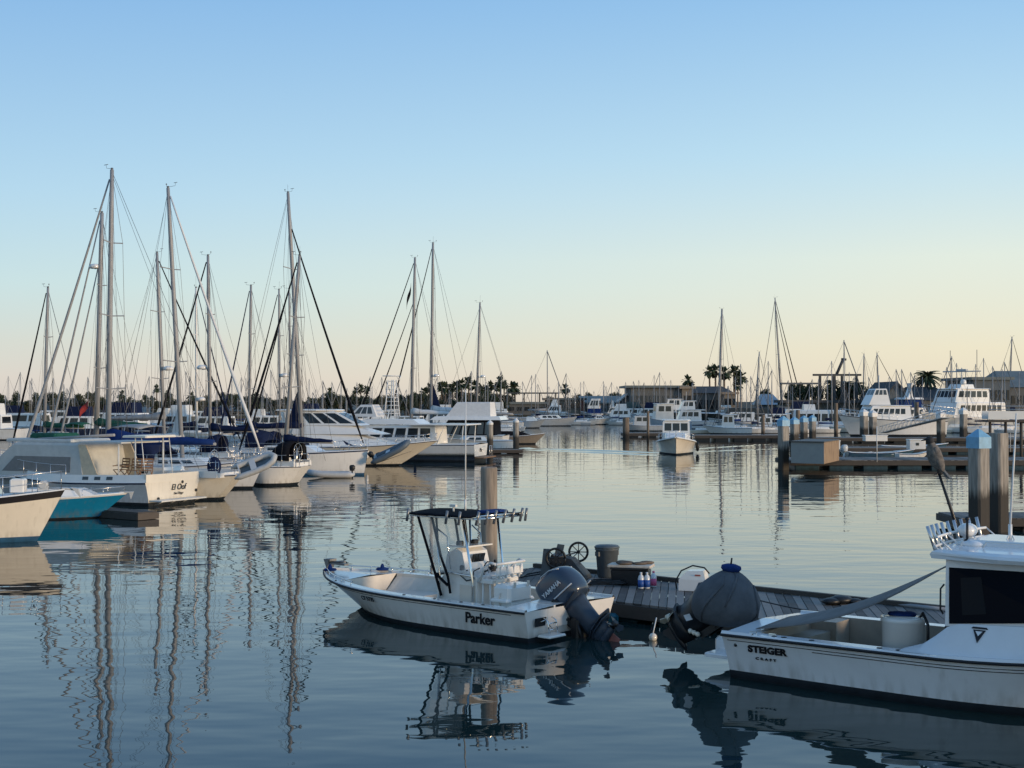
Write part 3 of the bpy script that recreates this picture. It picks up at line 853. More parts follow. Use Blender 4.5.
def piling(label, p, ztop, w=.42, cap=None, m=None, round_=False, group=None, rz=.3, caph=.34, parent_name='piling'):
    o = empty(parent_name, (p[0], p[1], 0), rz, label, 'piling', group)
    q = MB()
    zc = ztop - (caph if cap else 0)
    if round_: q.lathe([(w / 2 * 1.03, -1.5), (w / 2, 0), (w / 2 * .97, zc - .05), (w / 2 * .93, zc)], n=18)
    else:
        b_ = w * .12; h = w / 2
        sq = [(-h + b_, -h), (h - b_, -h), (h, -h + b_), (h, h - b_), (h - b_, h), (-h + b_, h), (-h, h - b_), (-h, -h + b_)]
        q.loft([[(x, y, z) for x, y in sq] for z in (-1.5, 0, .8, 1.6, zc)], closed=True, caps=True)
    q.build('post', m or pile_c, o)
    if cap:
        q = MB(); h = w / 2 * 1.05
        if round_: q.lathe([(h, zc - .02), (h, zc + caph * .35), (h * .15, ztop)], n=18, smooth=False)
        else: q.loft([[(-h, -h, z), (h, -h, z), (h, h, z), (-h, h, z)] for z in (zc - .05, zc + caph * .55)] + [[(-h * .12, -h * .12, ztop), (h * .12, -h * .12, ztop), (h * .12, h * .12, ztop), (-h * .12, h * .12, ztop)]], closed=True, caps=True)
        q.build('cap', cap, o)
    return o
def dock(name, label, a, b, w, ztop=.4, planks=True, side_m=None, floats=4, pw=.21, float_m=None, cat='dock', deck_m=None, fascia=.24, skew=0.0):
    """floating dock from a to b; a,b run along its far edge, the deck lies on the camera's side"""
    a, b = Vector((a[0], a[1], 0)), Vector((b[0], b[1], 0))
    d = b - a; Ln = d.length; ang = math.atan2(d.y, d.x)
    o = empty(name, a, ang, label, cat)
    q = MB(); rnd = random.Random(int(abs(a.x * 77 + a.y)))
    if planks and skew:
        n = int((Ln + w * abs(skew)) / pw); o0 = w * skew if skew > 0 else 0.0
        for i in range(n):
            x0_, x1_ = i * pw - o0 + .008, (i + 1) * pw - o0 - .008; zz = ztop + rnd.uniform(-.005, .004)
            P = [(x0_, -w), (x1_, -w), (x1_ + w * skew, 0), (x0_ + w * skew, 0)]
            # clip the slanting board to the ends of the dock
            for lim, sg in ((0.0, 1), (Ln, -1)):
                out = []
                for a_, b_ in zip(P, P[1:] + P[:1]):
                    ia, ib = (a_[0] - lim) * sg >= 0, (b_[0] - lim) * sg >= 0
                    if ia: out.append(a_)
                    if ia != ib:
                        t_ = (lim - a_[0]) / (b_[0] - a_[0]); out.append((lim, a_[1] + (b_[1] - a_[1]) * t_))
                P = out
                if len(P) < 3: break
            if len(P) >= 3: q.loft([[(x, y, zz - .04) for x, y in P], [(x, y, zz) for x, y in P]], closed=True, caps=True)
    elif planks:
        n = int(Ln / pw)
        for i in range(n):
            x = (i + .5) * Ln / n
            q.box((x, -w / 2 + rnd.uniform(-.01, .01), ztop - .02 + rnd.uniform(-.004, .004)), (Ln / n - .024, w, .04))
    else: q.box((Ln / 2, -w / 2, ztop - .03), (Ln, w, .06))
    q.build('deck', deck_m or plank, o)
    q = MB()
    q.box((Ln / 2, -w - .03, ztop - fascia / 2 - .045), (Ln, .06, fascia)); q.box((Ln / 2, .03, ztop - fascia / 2 - .045), (Ln, .06, fascia)); q.box((-.03, -w / 2, ztop - fascia / 2 - .045), (.06, w + .1, fascia)); q.box((Ln + .03, -w / 2, ztop - fascia / 2 - .045), (.06, w + .1, fascia))
    q.build('stringer', side_m or beam, o)
    for i in range(floats):
        x = (i + .5) * Ln / floats
        q = MB(); q.box((x, -w / 2, (ztop - .3) / 2 - .15), (Ln / floats * .72, w * .96, ztop - .05), bev=.05)
        q.build('float', float_m or black, o)
    return o

# ------------------------------------------------------------------ the left marina: sailboats
SG = 'sailboats moored on the left'
s1, h1, p1, L1, xm1, zt1 = sailboat('tallest masted sailboat, royal blue boom cover, rounded cream stern right of the trawler', 163, (240, 500), 'stern', 16, (108, 112, 170), B=3.6,
         hullm=cream, fb=(1.15, 1.0, 1.35), so=1.0, rake=1.5, tw=.22, boom=(5.6, 1.5, cloth_blue, .36), furl=(cloth_grey, .12), nspread=3, group=SG, mr=.125, rigr=.011, wheel=True)
s3, h3, p3, L3, xm3, zt3 = sailboat('sailboat pointing right, thick pale furled jib, dinghy hung by its bow, mast leaning left', -20, (266, 489), 'bow', 118, (183, 168, 188), B=3.3,
         fb=(1.15, 1.1, 1.5), so=.2, rake=.8, boom=(4.2, 1.4, cloth_white, .2), furl=(cloth_white, .13), nspread=2, group=SG, dodger=cloth_navy, mr=.12, rigr=.010, bimini=cloth_grey, triangle=(cloth_white, .55, 2.0))
sailboat('sailboat with a radar dome at mid mast, black furled jib down to the left', 160, (238, 476), 'stern', 148, (212, 208, 256),
         fb=(1.1, 1.1, 1.4), boom=(3.2, 1.6, cloth_navy, .25), furl=(cloth_black, .11), nspread=2, radar=(.44, .5), group=SG, dodger=cloth_navy, mr=.11)
sailboat('sailboat with grey boom cover left of its mast, black furled jib to the right', -18, (246, 473), 'bow', 108, (165, 157, 253), fb=(1.1, 1.1, 1.5),
         boom=(4.3, 2.2, cloth_grey, .26), furl=(cloth_black, .10), furl_top=.96, nspread=2, radar=(.42, .5), group=SG, dodger=cloth_navy, mr=.12)
sailboat('stout masted sailboat, radar high up, green bimini, just left of the tallest mast', 165, (140, 482), 'stern', 42, (96, 102, 213), fb=(1.1, 1.1, 1.4),
         boom=(3.2, 2.0, cloth_green, .24), furl=(cloth_grey, .10), inner=(cloth_grey, .09, .80), nspread=2, radar=(.78, .35), group=SG, bimini=cloth_green, mr=.14)
sailboat('leftmost tall sailboat with a black furled jib and green bimini, behind the grey trawler', 165, (92, 474), 'stern', 8, (44, 48, 288), fb=(1.0, 1.0, 1.3), boom=(2.8, 1.8, cloth_green, .22), furl=(cloth_black, .10), nspread=2, group=SG, bimini=cloth_green, mr=.10)
sailboat('slim white masted sailboat between the two big masts, its jib rolled white', -20, (238, 463), 'bow', 160, (197, 196, 288), fb=(1.0, 1.0, 1.3), boom=(2.8, 1.6, cloth_navy, .22), furl=(cloth_navy, .08), nspread=2, radar=(.3, .4), group=SG, masm=spar_white, mr=.09)
sailboat('sailboat with plain mast, navy jib slanting left, midway between the two left leaning masts', 162, (290, 466), 'stern', 214, (249, 251, 286), fb=(1.0, 1.0, 1.3), boom=(3.0, 1.6, cloth_navy, .24), furl=(cloth_navy, .09), nspread=2, group=SG, dodger=cloth_navy, mr=.105)
sailboat('sailboat with a thin mast left of the close pair of tall masts', 164, (318, 461), 'stern', 238, (280, 279, 290), fb=(1.0, 1.0, 1.3), boom=(3.0, 1.6, cloth_white, .22), furl=(cloth_black, .09), nspread=2, group=SG, mr=.09, radar=(.45, -.4))
sailboat('sailboat with a thin mast touching the tallest of the close pair', 164, (330, 458), 'stern', 246, (292, 289, 289), fb=(1.0, 1.0, 1.3), boom=(3.0, 1.6, cloth_navy, .22), furl=(cloth_black, .10), nspread=3, group=SG, mr=.09)
s10, h10, p10, L10, xm10, zt10 = sailboat('white sailboat with plumb bow, blue boot stripe, tall left leaning mast, black furled jib', -16, (368, 475), 'bow', 226, (303, 288, 193), B=3.6, bootm=boot_blue,
         fb=(1.3, 1.3, 1.5), so=.1, rake=.25, tw=.8, boom=(4.4, 1.5, cloth_navy, .26), furl=(cloth_black, .12), furl_top=.86, nspread=2, group=SG, dodger=cloth_navy, mr=.13, triangle=(cloth_navy, .9, 2.6), stripe=.08)
sailboat('white sailboat whose sloping stern and ladder face right, mast paired with the tall leaning one', 160, (306, 485), 'stern', 234, (303, 302, 256), B=3.0,
         fb=(1.0, 1.0, 1.3), so=.75, rake=1.0, tw=.35, boom=(2.9, 1.3, cloth_navy, .22), furl=(cloth_black, .11), nspread=2, group=SG, dodger=cloth_black, mr=.105, wheel=True)
sailboat('sailboat with the left mast of the pair by the tower, dark flag under its top', 168, (452, 447), 'stern', 352, (411, 415, 258), fb=(1.2, 1.2, 1.5), boom=(4.4, 2.0, cloth_white, .32), furl=(cloth_black, .11), inner=(cloth_black, .10, .74), nspread=2, group=SG, mr=.15, rigr=.015)
sailboat('sailboat with the tallest mast right of the tower, white boom cover and navy sail corner', 168, (470, 446), 'stern', 384, (431, 433, 243), fb=(1.2, 1.2, 1.5), boom=(4.6, 2.2, cloth_white, .34), furl=(cloth_black, .11), nspread=3, radar=(.3, -.5), group=SG, mr=.15, rigr=.015, triangle=(cloth_navy, .9, 2.6))
sailboat('sailboat with a single mast and radar near the canvas covered boat', 170, (520, 441), 'stern', 436, (476, 480, 303), fb=(1.1, 1.1, 1.4), boom=(4.2, 1.8, cloth_grey, .28), nspread=1, radar=(.42, -.6), group=SG, mr=.13, rigr=.014)
# ------------------------------------------------------------------ the left marina: motor boats
mA, hA, pA, LA = motorboat('cream hulled boat cut by the left frame edge, black sheer stripe, anchor at its bow', 7, (37, 541), 'bow', L=11.0, B=3.6, fb=(1.15, 1.2, 1.62), hullm=cream, bootm=boot_blue, stripem=letter, stripe=.22, boot=.16, rake=.85, flare=1.2, p=2.2,
    tiers=[dict(x=(.25, .60), w=.6, z0=1.15, z1=1.75, sf=.5, sb=.2, win=(3, .3, .75, .1, .9)), dict(x=(.3, .5), w=.5, z0=1.75, z1=2.6, sf=.3, sb=.1, win=(2, .3, .85, .1, .9), n='wheelhouse')])
rail(hA, mA, 'bow_rail', .62, .99, .62, .12, 6, .014, 1, join=True)
q = MB(); q.box((LA * .87, 0, 1.78), (.45, .5, .42), bev=.04); q.build('deck_box', white, mA)
q = MB(); q.lathe([(.12, -.16), (.14, -.1), (.08, -.05), (.08, .05), (.14, .1), (.12, .16)], (LA * .94, 0, 1.8), 12, R=Matrix.Rotation(math.pi / 2, 3, 'X')); q.box((LA * .94, 0, 1.68), (.3, .25, .12)); q.build('windlass', greypaint, mA)
q = MB(); q.tube([(LA * .95, .05, 1.68), (LA + .05, .05, 1.66), (LA + .32, .05, 1.62)], .035); q.prism([(LA + .20, 1.70), (LA + .42, 1.66), (LA + .50, 1.36), (LA + .36, 1.52)], .16, axis='Y', off=.05); q.build('anchor', greypaint, mA)
mB, hB, pB, LB = motorboat('teal hulled boat with a white deck and sharp bow, tucked behind the cream bow', 4, (97, 518), 'bow', L=7.0, B=2.5, fb=(.8, .8, .95), hullm=teal, stripem=white, stripe=.06, boot=.06, rake=1.15, flare=1.1,
    tiers=[dict(x=(.45, .86), w=.55, z0=.82, z1=1.15, sf=.7, sb=.1, win=None, tum=.8, taperf=.6)], rails=(.78, .98, .25, .1, 3, .012, 0))
q = MB(); q.tube([hB.pt(t, .22, -1) + Vector((0, -.004, .10)) for t in [.05 * i for i in range(5, 19)]], .018, n=4); q.build('spray_rail', cloth_pale, mB)
q = MB(); q.box((LB - .05, 0, .98), (.5, .16, .05)); q.prism([(LB + .05, 1.0), (LB + .22, 1.0), (LB + .12, .72)], .12, axis='Y'); q.build('bow_roller', greypaint, mB)
# trawler with the name on its transom
trawl_grey = mat('pale_blue_grey_topsides', (.52, .545, .56), .35, noise=.05)
mC, hC, pC, LC = motorboat('grey trawler yacht with canvas covered windows and a cream transom bearing its name', 154, (173, 504), 'stern', -12, B=3.9, fb=(1.0, .92, 1.5), hullm=trawl_grey, stripem=navy, stripe=.07, so=.05, rake=1.2, tw=.92, transom=cream, boot=.14)
bul = MB()
for sd in (1, -1):
    ts = [i / 12 * .62 for i in range(13)]
    bul.loft([[hC.edge(t, sd, .03, .0), hC.edge(t, sd, .10, .34 if t > .12 else .34), hC.edge(t, sd, .16, .34), hC.edge(t, sd, .16, 0)] for t in ts], closed=False)
bul.build('bulwark', white, mC)
bul = MB(); bul.loft([[(-.004, y, hC.sheer(0) + z) for z in (-.02, .34)] + [(.09, y, hC.sheer(0) + z) for z in (.34, -.02)] for y in (-1.74, 1.74)], closed=True, caps=True); bul.build('bulwark', cream, mC)
for t in (.16, .22, .28):
    for sd in (1, -1):
        a, b_ = hC.edge(t, sd, .05, .13), hC.edge(t + .03, sd, .05, .13); q = MB(); quad_pane(a, b_, b_ + Vector((0, -.04 * sd, .14)), a + Vector((0, -.04 * sd, .14)), .012 * sd, q); q.build('deck_port', tint, mC)
hs = tier(mC, 'deckhouse', LC * .34, LC * .92, 3.0, 1.0, 2.62, sf=2.3, sb=.35, tum=.92, m=cloth_pale, win=(1, .20, .62, .03, .90), wm=mat('dark_grey_window_canvas', (.20, .205, .205), .85, noise=.08))
q = MB(); q.box((LC * .60, 0, 2.70), (LC * .36, 2.5, .14), bev=.06); q.build('flybridge_cover', cloth_pale, mC)
q = MB(); q.box((LC * .62, 0, 2.9), (1.6, 1.6, .22), bev=.1); q.build('green_cover', cloth_green, mC)
for sd in (1, -1):
    q = MB(); q.prism([(LC * .34, 1.0), (LC * .37, 2.55), (LC * .33, 2.55), (LC * .27, 1.28)], .06, off=sd * 1.42)
    q.build('wing_panel', mat('cream_wing_panel', (.62, .52, .38), .5, noise=.1), mC)
q = MB(); q.box((LC * .25, 0, 2.66), (LC * .22, 3.1, .06)); q.build('aft_hardtop', cloth_pale, mC)
q = MB()
for x in (LC * .16,):
    for y in (-1.45, 1.45): q.tube([(x, y, 1.2), (x, y, 2.66)], .03)
q.build('hardtop_post', spar_white, mC)
q = MB(); q.tube([(LC * .62, 1.0, 2.75), (LC * .22, 1.0, 2.98)], .07); q.build('aluminium_boom', alu, mC)
q = MB(); q.box((LC * .12, 0, 2.92), (1.35, 2.0, .10), bev=.05); q.build('hardtop', cream, mC)
for y in (-.9, .9):
    q = MB(); q.tube([(LC * .12, y, 1.2), (LC * .12, y, 2.9)], .035); q.build('hardtop_leg', spar_white, mC)
    q = MB(); q.tube([(LC * .07, y, 1.2), (LC * .09, y, 2.9)], .02); q.build('hardtop_leg', spar_white, mC)
q = MB(); q.box((-.32, 0, .22), (.62, 3.0, .06)); 
for y in (-1.2, -.4, .4, 1.2): q.tube([(-.02, y, .02), (-.5, y, .2)], .02)
q.build('swim_platform', offwhite, mC)
rail(hC, mC, 'deck_rail', .40, .98, .75, .12, 8, .014, 1, join=True)
for txt, z, sz, y in (('El Oof', .72, .36, -.35), ('San Diego', .46, .15, -.35)):
    text_mesh('lettering', txt, sz, letter, mC, frame((-.022, y, z), (0, -1, 0), (0, 0, 1)), shear=.25, depth=.01, bold=.002)
for y, z in ((.95, .28), (-.62, .93), (-1.55, .52)):
    q = MB(); q.lathe([(.07, -.012), (.07, .012)], (-.01, y, z), 10, R=Matrix.Rotation(math.pi / 2, 3, 'Y')); q.build('exhaust_port', black, mC)
WC = Matrix.Rotation(math.radians(154), 3, 'Z')
for i, (x, y, lb) in enumerate(((2.15, .85, 'teak deck chair on the trawler, nearest its house'), (1.35, .95, 'teak deck chair on the trawler, middle of three'), (.72, .9, 'teak deck chair on the trawler, nearest its stern'))):
    c = empty('deck_chair', pC + WC @ Vector((x, y, 1.02)), math.radians(154 + 80 + 20 * i), lb, 'chair', 'deck chairs on the trawler')
    for nm, sy in (('leg_frame', .24), ('leg_frame', -.24)):
        q = MB(); q.tube([(-.25, sy, 0), (.22, sy, .46)], .02, n=5); q.tube([(.25, sy, 0), (-.22, sy, .46), (-.30, sy, .95)], .02, n=5); q.tube([(-.24, sy, .64), (.25, sy, .62)], .02, n=5); q.build(nm, teak, c)
    q = MB(); [q.box((lerp(-.2, .22, k / 4), 0, .46), (.07, .46, .02)) for k in range(5)]; q.build('seat', teak, c)
    q = MB(); [q.box((lerp(-.235, -.30, k / 3), 0, lerp(.55, .92, k / 3)), (.02, .46, .07)) for k in range(4)]; q.build('backrest', teak, c)
# dinghies
inflatable('grey inflatable dinghy hung tilted in front of a white sailboat bow', at(240, 474, 61.5), math.radians(8), math.radians(-20), 1.75, motor=False, group='inflatable dinghies', roll=.85)
inflatable('pale inflatable dinghy afloat with a dark covered motor, below the plumb white bow', on(350, 478, -.02), math.radians(184), 0, 2.4, group='inflatable dinghies')
inflatable('slate blue inflatable dinghy raised with its bow tipped up, right of the plumb white bow', at(377, 462, 84), math.radians(-8), math.radians(-24), 2.3, m=hypalon_dark, group='inflatable dinghies', roll=.3)
q = MB(); p_ = at(384, 420, 84.3); o = None
# flybridge motor yacht with bow to the right
mI, hI, pI, LI = motorboat('sleek white motor yacht with raked dark windows and cream bow pointing right', -14, (439, 466), 'bow', 288, B=4.2, fb=(1.25, 1.3, 1.75), hullm=cream, rake=2.9, flare=1.7, rails=(.6, .98, .5, .1, 8, .014, 1, None, True, True), stripe=.06, p=2.6,
    tiers=[dict(x=(.10, .80), w=.78, z0=1.25, z1=2.15, sf=3.6, sb=.1, win=(1, .12, .72, .05, .66), wm=cloth_navy, tum=.86, taperf=.6), dict(x=(.08, .66), w=.68, z0=2.15, z1=2.75, sf=2.4, sb=.1, tum=.9, taperf=.66, n='bridge_deck'), dict(x=(.02, .52), w=.62, z0=2.75, z1=3.75, sf=2.0, sb=-.3, win=(3, .14, .84, .34, .97), fwin=2, tum=.9, taperf=.75, roof=.3, n='pilothouse')])
for t in (.72, .82):
    q = MB(); q.ball(hI.pt(t, .62, -1), (.22, .05, .09), n=10, k=6); q.build('porthole', glass, mI)
q = MB(); q.tube([hI.pt(.93, .62, -1) + Vector((0, -.02, 0)), hI.pt(.80, .08, -1) + Vector((0, -.05, 0))], .02, n=5); q.build('anchor_line', wire, mI)
q = MB(); P = []
for sd in (1, -1): q.prism([(LI * .05, 2.2), (LI * .18, 2.2), (LI * .10, 3.7), (LI * .02, 3.7)], .08, off=sd * 1.28)
q.build('radar_arch', white, mI)
# trawler yacht with a lookout tower
mJ, hJ, pJ, LJ = motorboat('white trawler yacht with square saloon windows, metal lookout tower and name on its transom', 166, (481, 461), 'stern', 322, B=4.2, fb=(1.25, 1.2, 1.8), rake=1.6, boot=.38, stripe=.06, rails=(.3, .98, .7, .1, 9, .016, 1, None, True, True),
    tiers=[dict(x=(.24, .90), w=.72, z0=1.2, z1=2.62, sf=.9, sb=.1, win=(7, .38, .86, .04, .92), fwin=3, tum=.94, taperf=.8), dict(x=(.34, .86), w=.66, z0=2.70, z1=3.08, sf=2.4, sb=.6, n='flybridge'), dict(x=(.62, .80), w=.5, z0=3.25, z1=4.15, sf=.9, sb=.45, tum=.75, m=cloth_white, n='bridge_enclosure', win=(3, .25, .8, .1, .9), wm=tint)])
q = MB(); q.box((LJ * .22, 0, 2.70), (LJ * .36, 3.9, .09), bev=.04); q.build('aft_canopy', white, mJ)
q = MB()
for y in (-1.7, 1.7): q.tube([(LJ * .08, y, 1.2), (LJ * .07, y, 2.66)], .04); q.tube([(LJ * .235, y, 1.2), (LJ * .18, y, 2.66)], .03)
q.build('canopy_post', spar_white, mJ)
q = MB(); tb_ = [(LJ * .58, -.75), (LJ * .58, .75), (LJ * .52, .6), (LJ * .52, -.6)]
for (x, y) in tb_: q.tube([(x, y, 3.25), (LJ * .55 + (x - LJ * .55) * .5, y * .55, 6.0)], .04)
for k in range(9):
    z = 3.5 + k * .3; f = (z - 3.25) / 2.75 * .5
    pts = [(LJ * .55 + (x - LJ * .55) * (1 - f), y * (1 - f * .9), z) for x, y in tb_]; q.tube(pts + [pts[0]], .022, n=5)
q.tube([(LJ * .55 - .5, 0, 6.0), (LJ * .55 - .5, .5, 6.3), (LJ * .55 + .6, .5, 6.3), (LJ * .55 + .6, -.5, 6.3), (LJ * .55 - .5, -.5, 6.3), (LJ * .55 - .5, 0, 6.0)], .03)
q.build('lookout_tower', spar_white, mJ)
for txt, y, sz in (('Mar', .1, .42),): text_mesh('lettering', txt, sz, letter, mJ, frame((-.022, y, .82), (0, -1, 0), (0, 0, 1)), shear=.3, depth=.01)
q = MB(); q.box((-.35, 0, .3), (.7, 3.4, .08)); q.build('swim_platform', teak, mJ)
q = MB()
for y in (-1.2, -.6): q.tube([(-.5, y, .3), (-.5, y, 1.1)], .025)
q.tube([(-.5, -1.2, 1.1), (-.5, -.6, 1.1)], .025); q.build('boarding_rail', steel, mJ)
# boat under white canvas, and small ones by the pilings
motorboat('large motor boat shrouded in white canvas, dark open side below, behind the tower boat', 170, (506, 447), 'stern', 428, B=4.2, fb=(1.1, 1.1, 1.5), hullm=white, boot=.3, bootm=boot_blue,
    tiers=[dict(x=(.1, .8), w=.85, z0=1.1, z1=2.6, sf=.8, sb=.1, m=cloth_black, win=(6, .1, .85, .05, .95), wm=tint), dict(x=(.02, .92), w=.92, z0=2.6, z1=2.95, sf=.5, sb=.2, m=white, n='upper_deck'), dict(x=(.16, .72), w=.75, z0=2.95, z1=4.3, sf=1.0, sb=.1, tum=.75, m=cloth_white, n='canvas_enclosure')])
motorboat('white runabout with its stern on the float beside the pair of pilings', 200, (511, 449), 'stern', L=6.5, B=2.4, fb=(.8, .8, 1.1), tiers=[dict(x=(.4, .75), w=.7, z0=.8, z1=1.2, sf=.5, sb=.2, win=(2, .2, .8, .2, .9))])
motorboat('brown covered boat with a jutting bow, right of the second piling', -8, (535, 444), 'bow', L=6.0, B=2.4, fb=(.8, .8, 1.1), hullm=mat('taupe_hull', (.26, .23, .20), .5, noise=.1), tiers=[dict(x=(.1, .8), w=.8, z0=.82, z1=1.3, sf=1.5, sb=.2, m=cloth_black, taperf=.4, n='boat_cover')])
for px, py, pt_, lb in ((490, 455, 420, 'grey piling with a rounded white cap by the stern of the tower boat'), (516, 452, 418, 'piling with a worn white cap next to the brown boat bow')):
    p_ = on(px, py, 0); piling(lb, p_, zat(pt_, p_.y), .52, cap_white, round_=True, group='pilings of the left marina', caph=.36)
dock('floating_dock', 'low dark finger dock under the trawler swim platform', on(70, 505, .3), on(157, 511, .3), .9, .3, planks=False, floats=3, deck_m=beam)
dock('floating_dock', 'low dark finger dock behind the pair of white capped pilings', on(486, 449, .35), on(522, 449, .35), 1.5, .35, planks=False, floats=2)

def flag(label, p, d, m, wv=.12):
    q = MB(); P = []
    for i in range(6):
        t = i / 5; P.append([p + Vector((d[0] * t + .05 * math.sin(t * 7), wv * math.sin(t * 5), d[1] * t - k * d[2])) for k in (0, .5, 1)])
    q.grid(P); o = q.build('flag', m, solid=.012); tag(o, label, 'flag'); return o
flag('dark flag hanging from the rigging near the top of the mast by the tower', at(411, 283, 137), (-.45, -1.9, .75), cloth_black)
flag('red flag drooping on the stout radar mast boat, left of the tallest mast', at(88, 398, 75), (-.45, -.75, .4), redcloth)

wcv = MB(); wcv.ball((L1 * .11, 0, zt1 + .45), (.30, .38, .45), n=10); wcv.build('wheel_cover', cloth_navy, s1)

for h_, r_, spots_ in ((hJ, mJ, (.35, .55)), (hC, mC, (.5,)), (h10, s10, (.3, .6)), (hI, mI, (.45, .6))):
    for t in spots_:
        sd = -1 if r_ in (mI, s10) else 1
        q = MB(); p_ = h_.edge(t, sd, -.12, -.5); q.ball(p_, (.12, .12, .34), n=8, k=6); q.tube([p_ + Vector((0, 0, .3)), h_.edge(t, sd, .05, .05)], .012, n=4); q.build('fender', (white, cloth_navy)[int(t * 100) % 2], r_)

# ------------------------------------------------------------------ the right marina: docks, pilings, boats
def rdock(name, label, px0, px1, pys, w, z=.5, floats=8, fm=None, planks=False, py1=None):
    a, b = on(px0, pys, z), on(px1, py1 or pys, z)
    return dock(name, label, a, b, w, z, planks=planks, floats=floats, float_m=fm, fascia=.3)
tealfloat = mat('dark_blue_float', (.015, .05, .075), .5, noise=.3, nscale=3)
rdock('floating_dock', 'long dark floating dock on the right, nearest row, big box at its left end', 776, 1100, 457, 5.0, .55, 10, tealfloat, planks=True)
rdock('floating_dock', 'second long dock on the right, carrying a white locker', 828, 1110, 446.5, 3.2, .5, 10, tealfloat)
rdock('floating_dock', 'third dock on the right, by the two white capped pilings', 786, 1100, 437, 3.6, .5, 10)
rdock('floating_dock', 'far dock left of the pilings, running behind the passing boat', 690, 800, 434.5, 3.4, .6, 6)
rdock('floating_dock', 'short dock tip with a lone dark piling in mid channel', 621, 692, 432.5, 3.0, .5, 4)
BP = 'blue capped pilings on the right'
for px, pb_, pt_, w, lb in ((783.5, 470, 416, .56, 'blue capped piling at the outer corner of the right dock, leftmost and tallest'), (794.5, 449, 417, .62, 'blue capped piling just behind the grey and brown box, second from left'),
                            (804, 446, 415.5, .58, 'blue capped piling above the brown side of the box, third from left'), (812.5, 444, 415, .56, 'blue capped piling right of the box, last of the four')):
    p_ = on(px, pb_, 0); piling(lb, p_, zat(pt_, p_.y), w, cap_blue, group=BP, rz=.45, caph=.6)
for px, pb_, pt_, w, cp, lb in ((864, 441, 409, .72, cap_white, 'white capped piling, left of the close pair in front of the long white boat'), (873, 441, 410, .68, cap_white, 'white capped piling, right of the close pair in front of the long white boat'),
                                (836, 437, 403, .5, None, 'dark bare piling in front of the white work boat'), (895.5, 431, 408, .62, None, 'dark bare piling at the foot of the sloping gangway'),
                                (941, 447, 410.5, .66, cap_white, 'white capped piling between the white locker and the large yacht'), (963.5, 440, 407.5, .68, cap_white, 'white capped piling under the bow of the large yacht'),
                                (917, 433, 402, .5, None, 'dark piling between the long white boat and the yacht bow'), (798, 438, 410, .5, None, 'thin brown piling far behind the blue capped row'), (626, 438, 417.5, .8, None, 'lone dark piling on the short dock tip in mid channel'),
                                (648, 440, 411, .3, None, 'thin dark post right of the lone piling'), (763, 437, 415, .45, None, 'thin dark post on the far dock behind the passing boat')):
    p_ = on(px, pb_, 0); piling(lb, p_, zat(pt_, p_.y), w, cp, m=pile_w if cp is None else None, round_=(cp is None), rz=.45, caph=.7)
box_g = mat('grey_box_panel', (.30, .31, .30), .6, noise=.06, nscale=3); box_w = mat('brown_plywood', (.36, .25, .15), .6, col2=(.16, .10, .06), nscale=1.6, stretch=(1, 6, .7), lo=.4, hi=.66)
ba, bb, bc = on(791, 463, .55), on(824, 464, .55), on(842, 461, .55)
bx = empty('dock_box', ba, 0, 'big box with one grey side and one brown plywood side at the right dock end', 'dock box')
H = zat(442, ba.y) - .55
v1 = bb - ba; v2 = Vector((.74, 1.3, 0)); v2 = (bc - bb) * 1.0 + Vector((0, .8, 0))
q = MB()
b0, b1, b2, b3 = Vector((0, 0, 0)), v1, v1 + v2, v2
q.loft([[p + Vector((0, 0, z)) for p in (b0, b1, b2, b3)] for z in (.0, H)], closed=True, caps=True, mfun=lambda k, j: 0 if j in (0, 2) else 1)
q.build('box_body', [box_g, box_w], bx)
q = MB(); q.loft([[p + Vector((0, 0, z)) + (p - (b0 + b2) / 2) * .03 for p in (b0, b1, b2, b3)] for z in (H + .003, H + .07)], closed=True, caps=True); q.build('lid', mat('dark_box_lid', (.10, .09, .08), .6), bx)
for px, py, s_, lb in ((831, 449, (1.3, .7, .62), 'white dock locker right of the big grey and brown box'), (916, 449, (1.35, .7, .72), 'white dock locker with a dark mark, left of the perched bird'), (875, 441, (2.2, .8, .5), 'long pale dock locker behind the close piling pair')):
    c = empty('dock_locker', on(px, py, .56), .1, lb, 'locker'); q = MB(); q.box((0, 0, s_[2] / 2), s_, bev=.04); q.build('locker_body', white, c)
    q = MB(); q.box((0, 0, s_[2] + .04), (s_[0] * 1.05, s_[1] * 1.08, .08), bev=.03); q.build('lid', white, c)
    if px == 916:
        q = MB(); q.box((-.02, -s_[1] / 2 - .012, .40), (.26, .02, .22)); q.build('emblem', tint, c)
# skiffs between the docks
slate = mat('slate_blue_hull', (.05, .11, .16), .35, noise=.1)
def skiff(lb, hd, anchor, L, hm, tiers=(), motor=True, fb=(.55, .5, .75), cover=None):
    r, h, p, L = motorboat(lb, hd, anchor, 'stern', L=L, B=L * .36, fb=fb, hullm=hm, rake=.8, boot=.05, cockpit=(.1, .72, .14, .12), name='skiff', cat='skiff', tiers=tiers)
    if motor:
        q = MB(); q.loft([ring_b(-.25, .22, .17, z) for z in (.6, .68)] + [ring_b(-.28, .28, .2, z) for z in (.82, 1.0)] + [ring_b(-.25, .16, .12, 1.12)], caps=True, smooth=True); q.tube([(-.22, 0, .65), (-.4, 0, -.2)], .09); q.build('outboard_motor', cover or greypaint, r)
    q = MB(); q.box((L * .35, 0, .42), (.3, L * .3, .06)); q.box((L * .6, 0, .42), (.3, L * .3, .06)); q.build('thwart', greypaint, r)
    return r
skiff('slate blue skiff with a raised pale outboard, between the two nearest right docks', 4, (848, 459.5), 5.2, slate)
skiff('small white skiff lying behind the nearest right dock, left of the thin rod', 176, (873, 459.5), 2.6, white, motor=False)
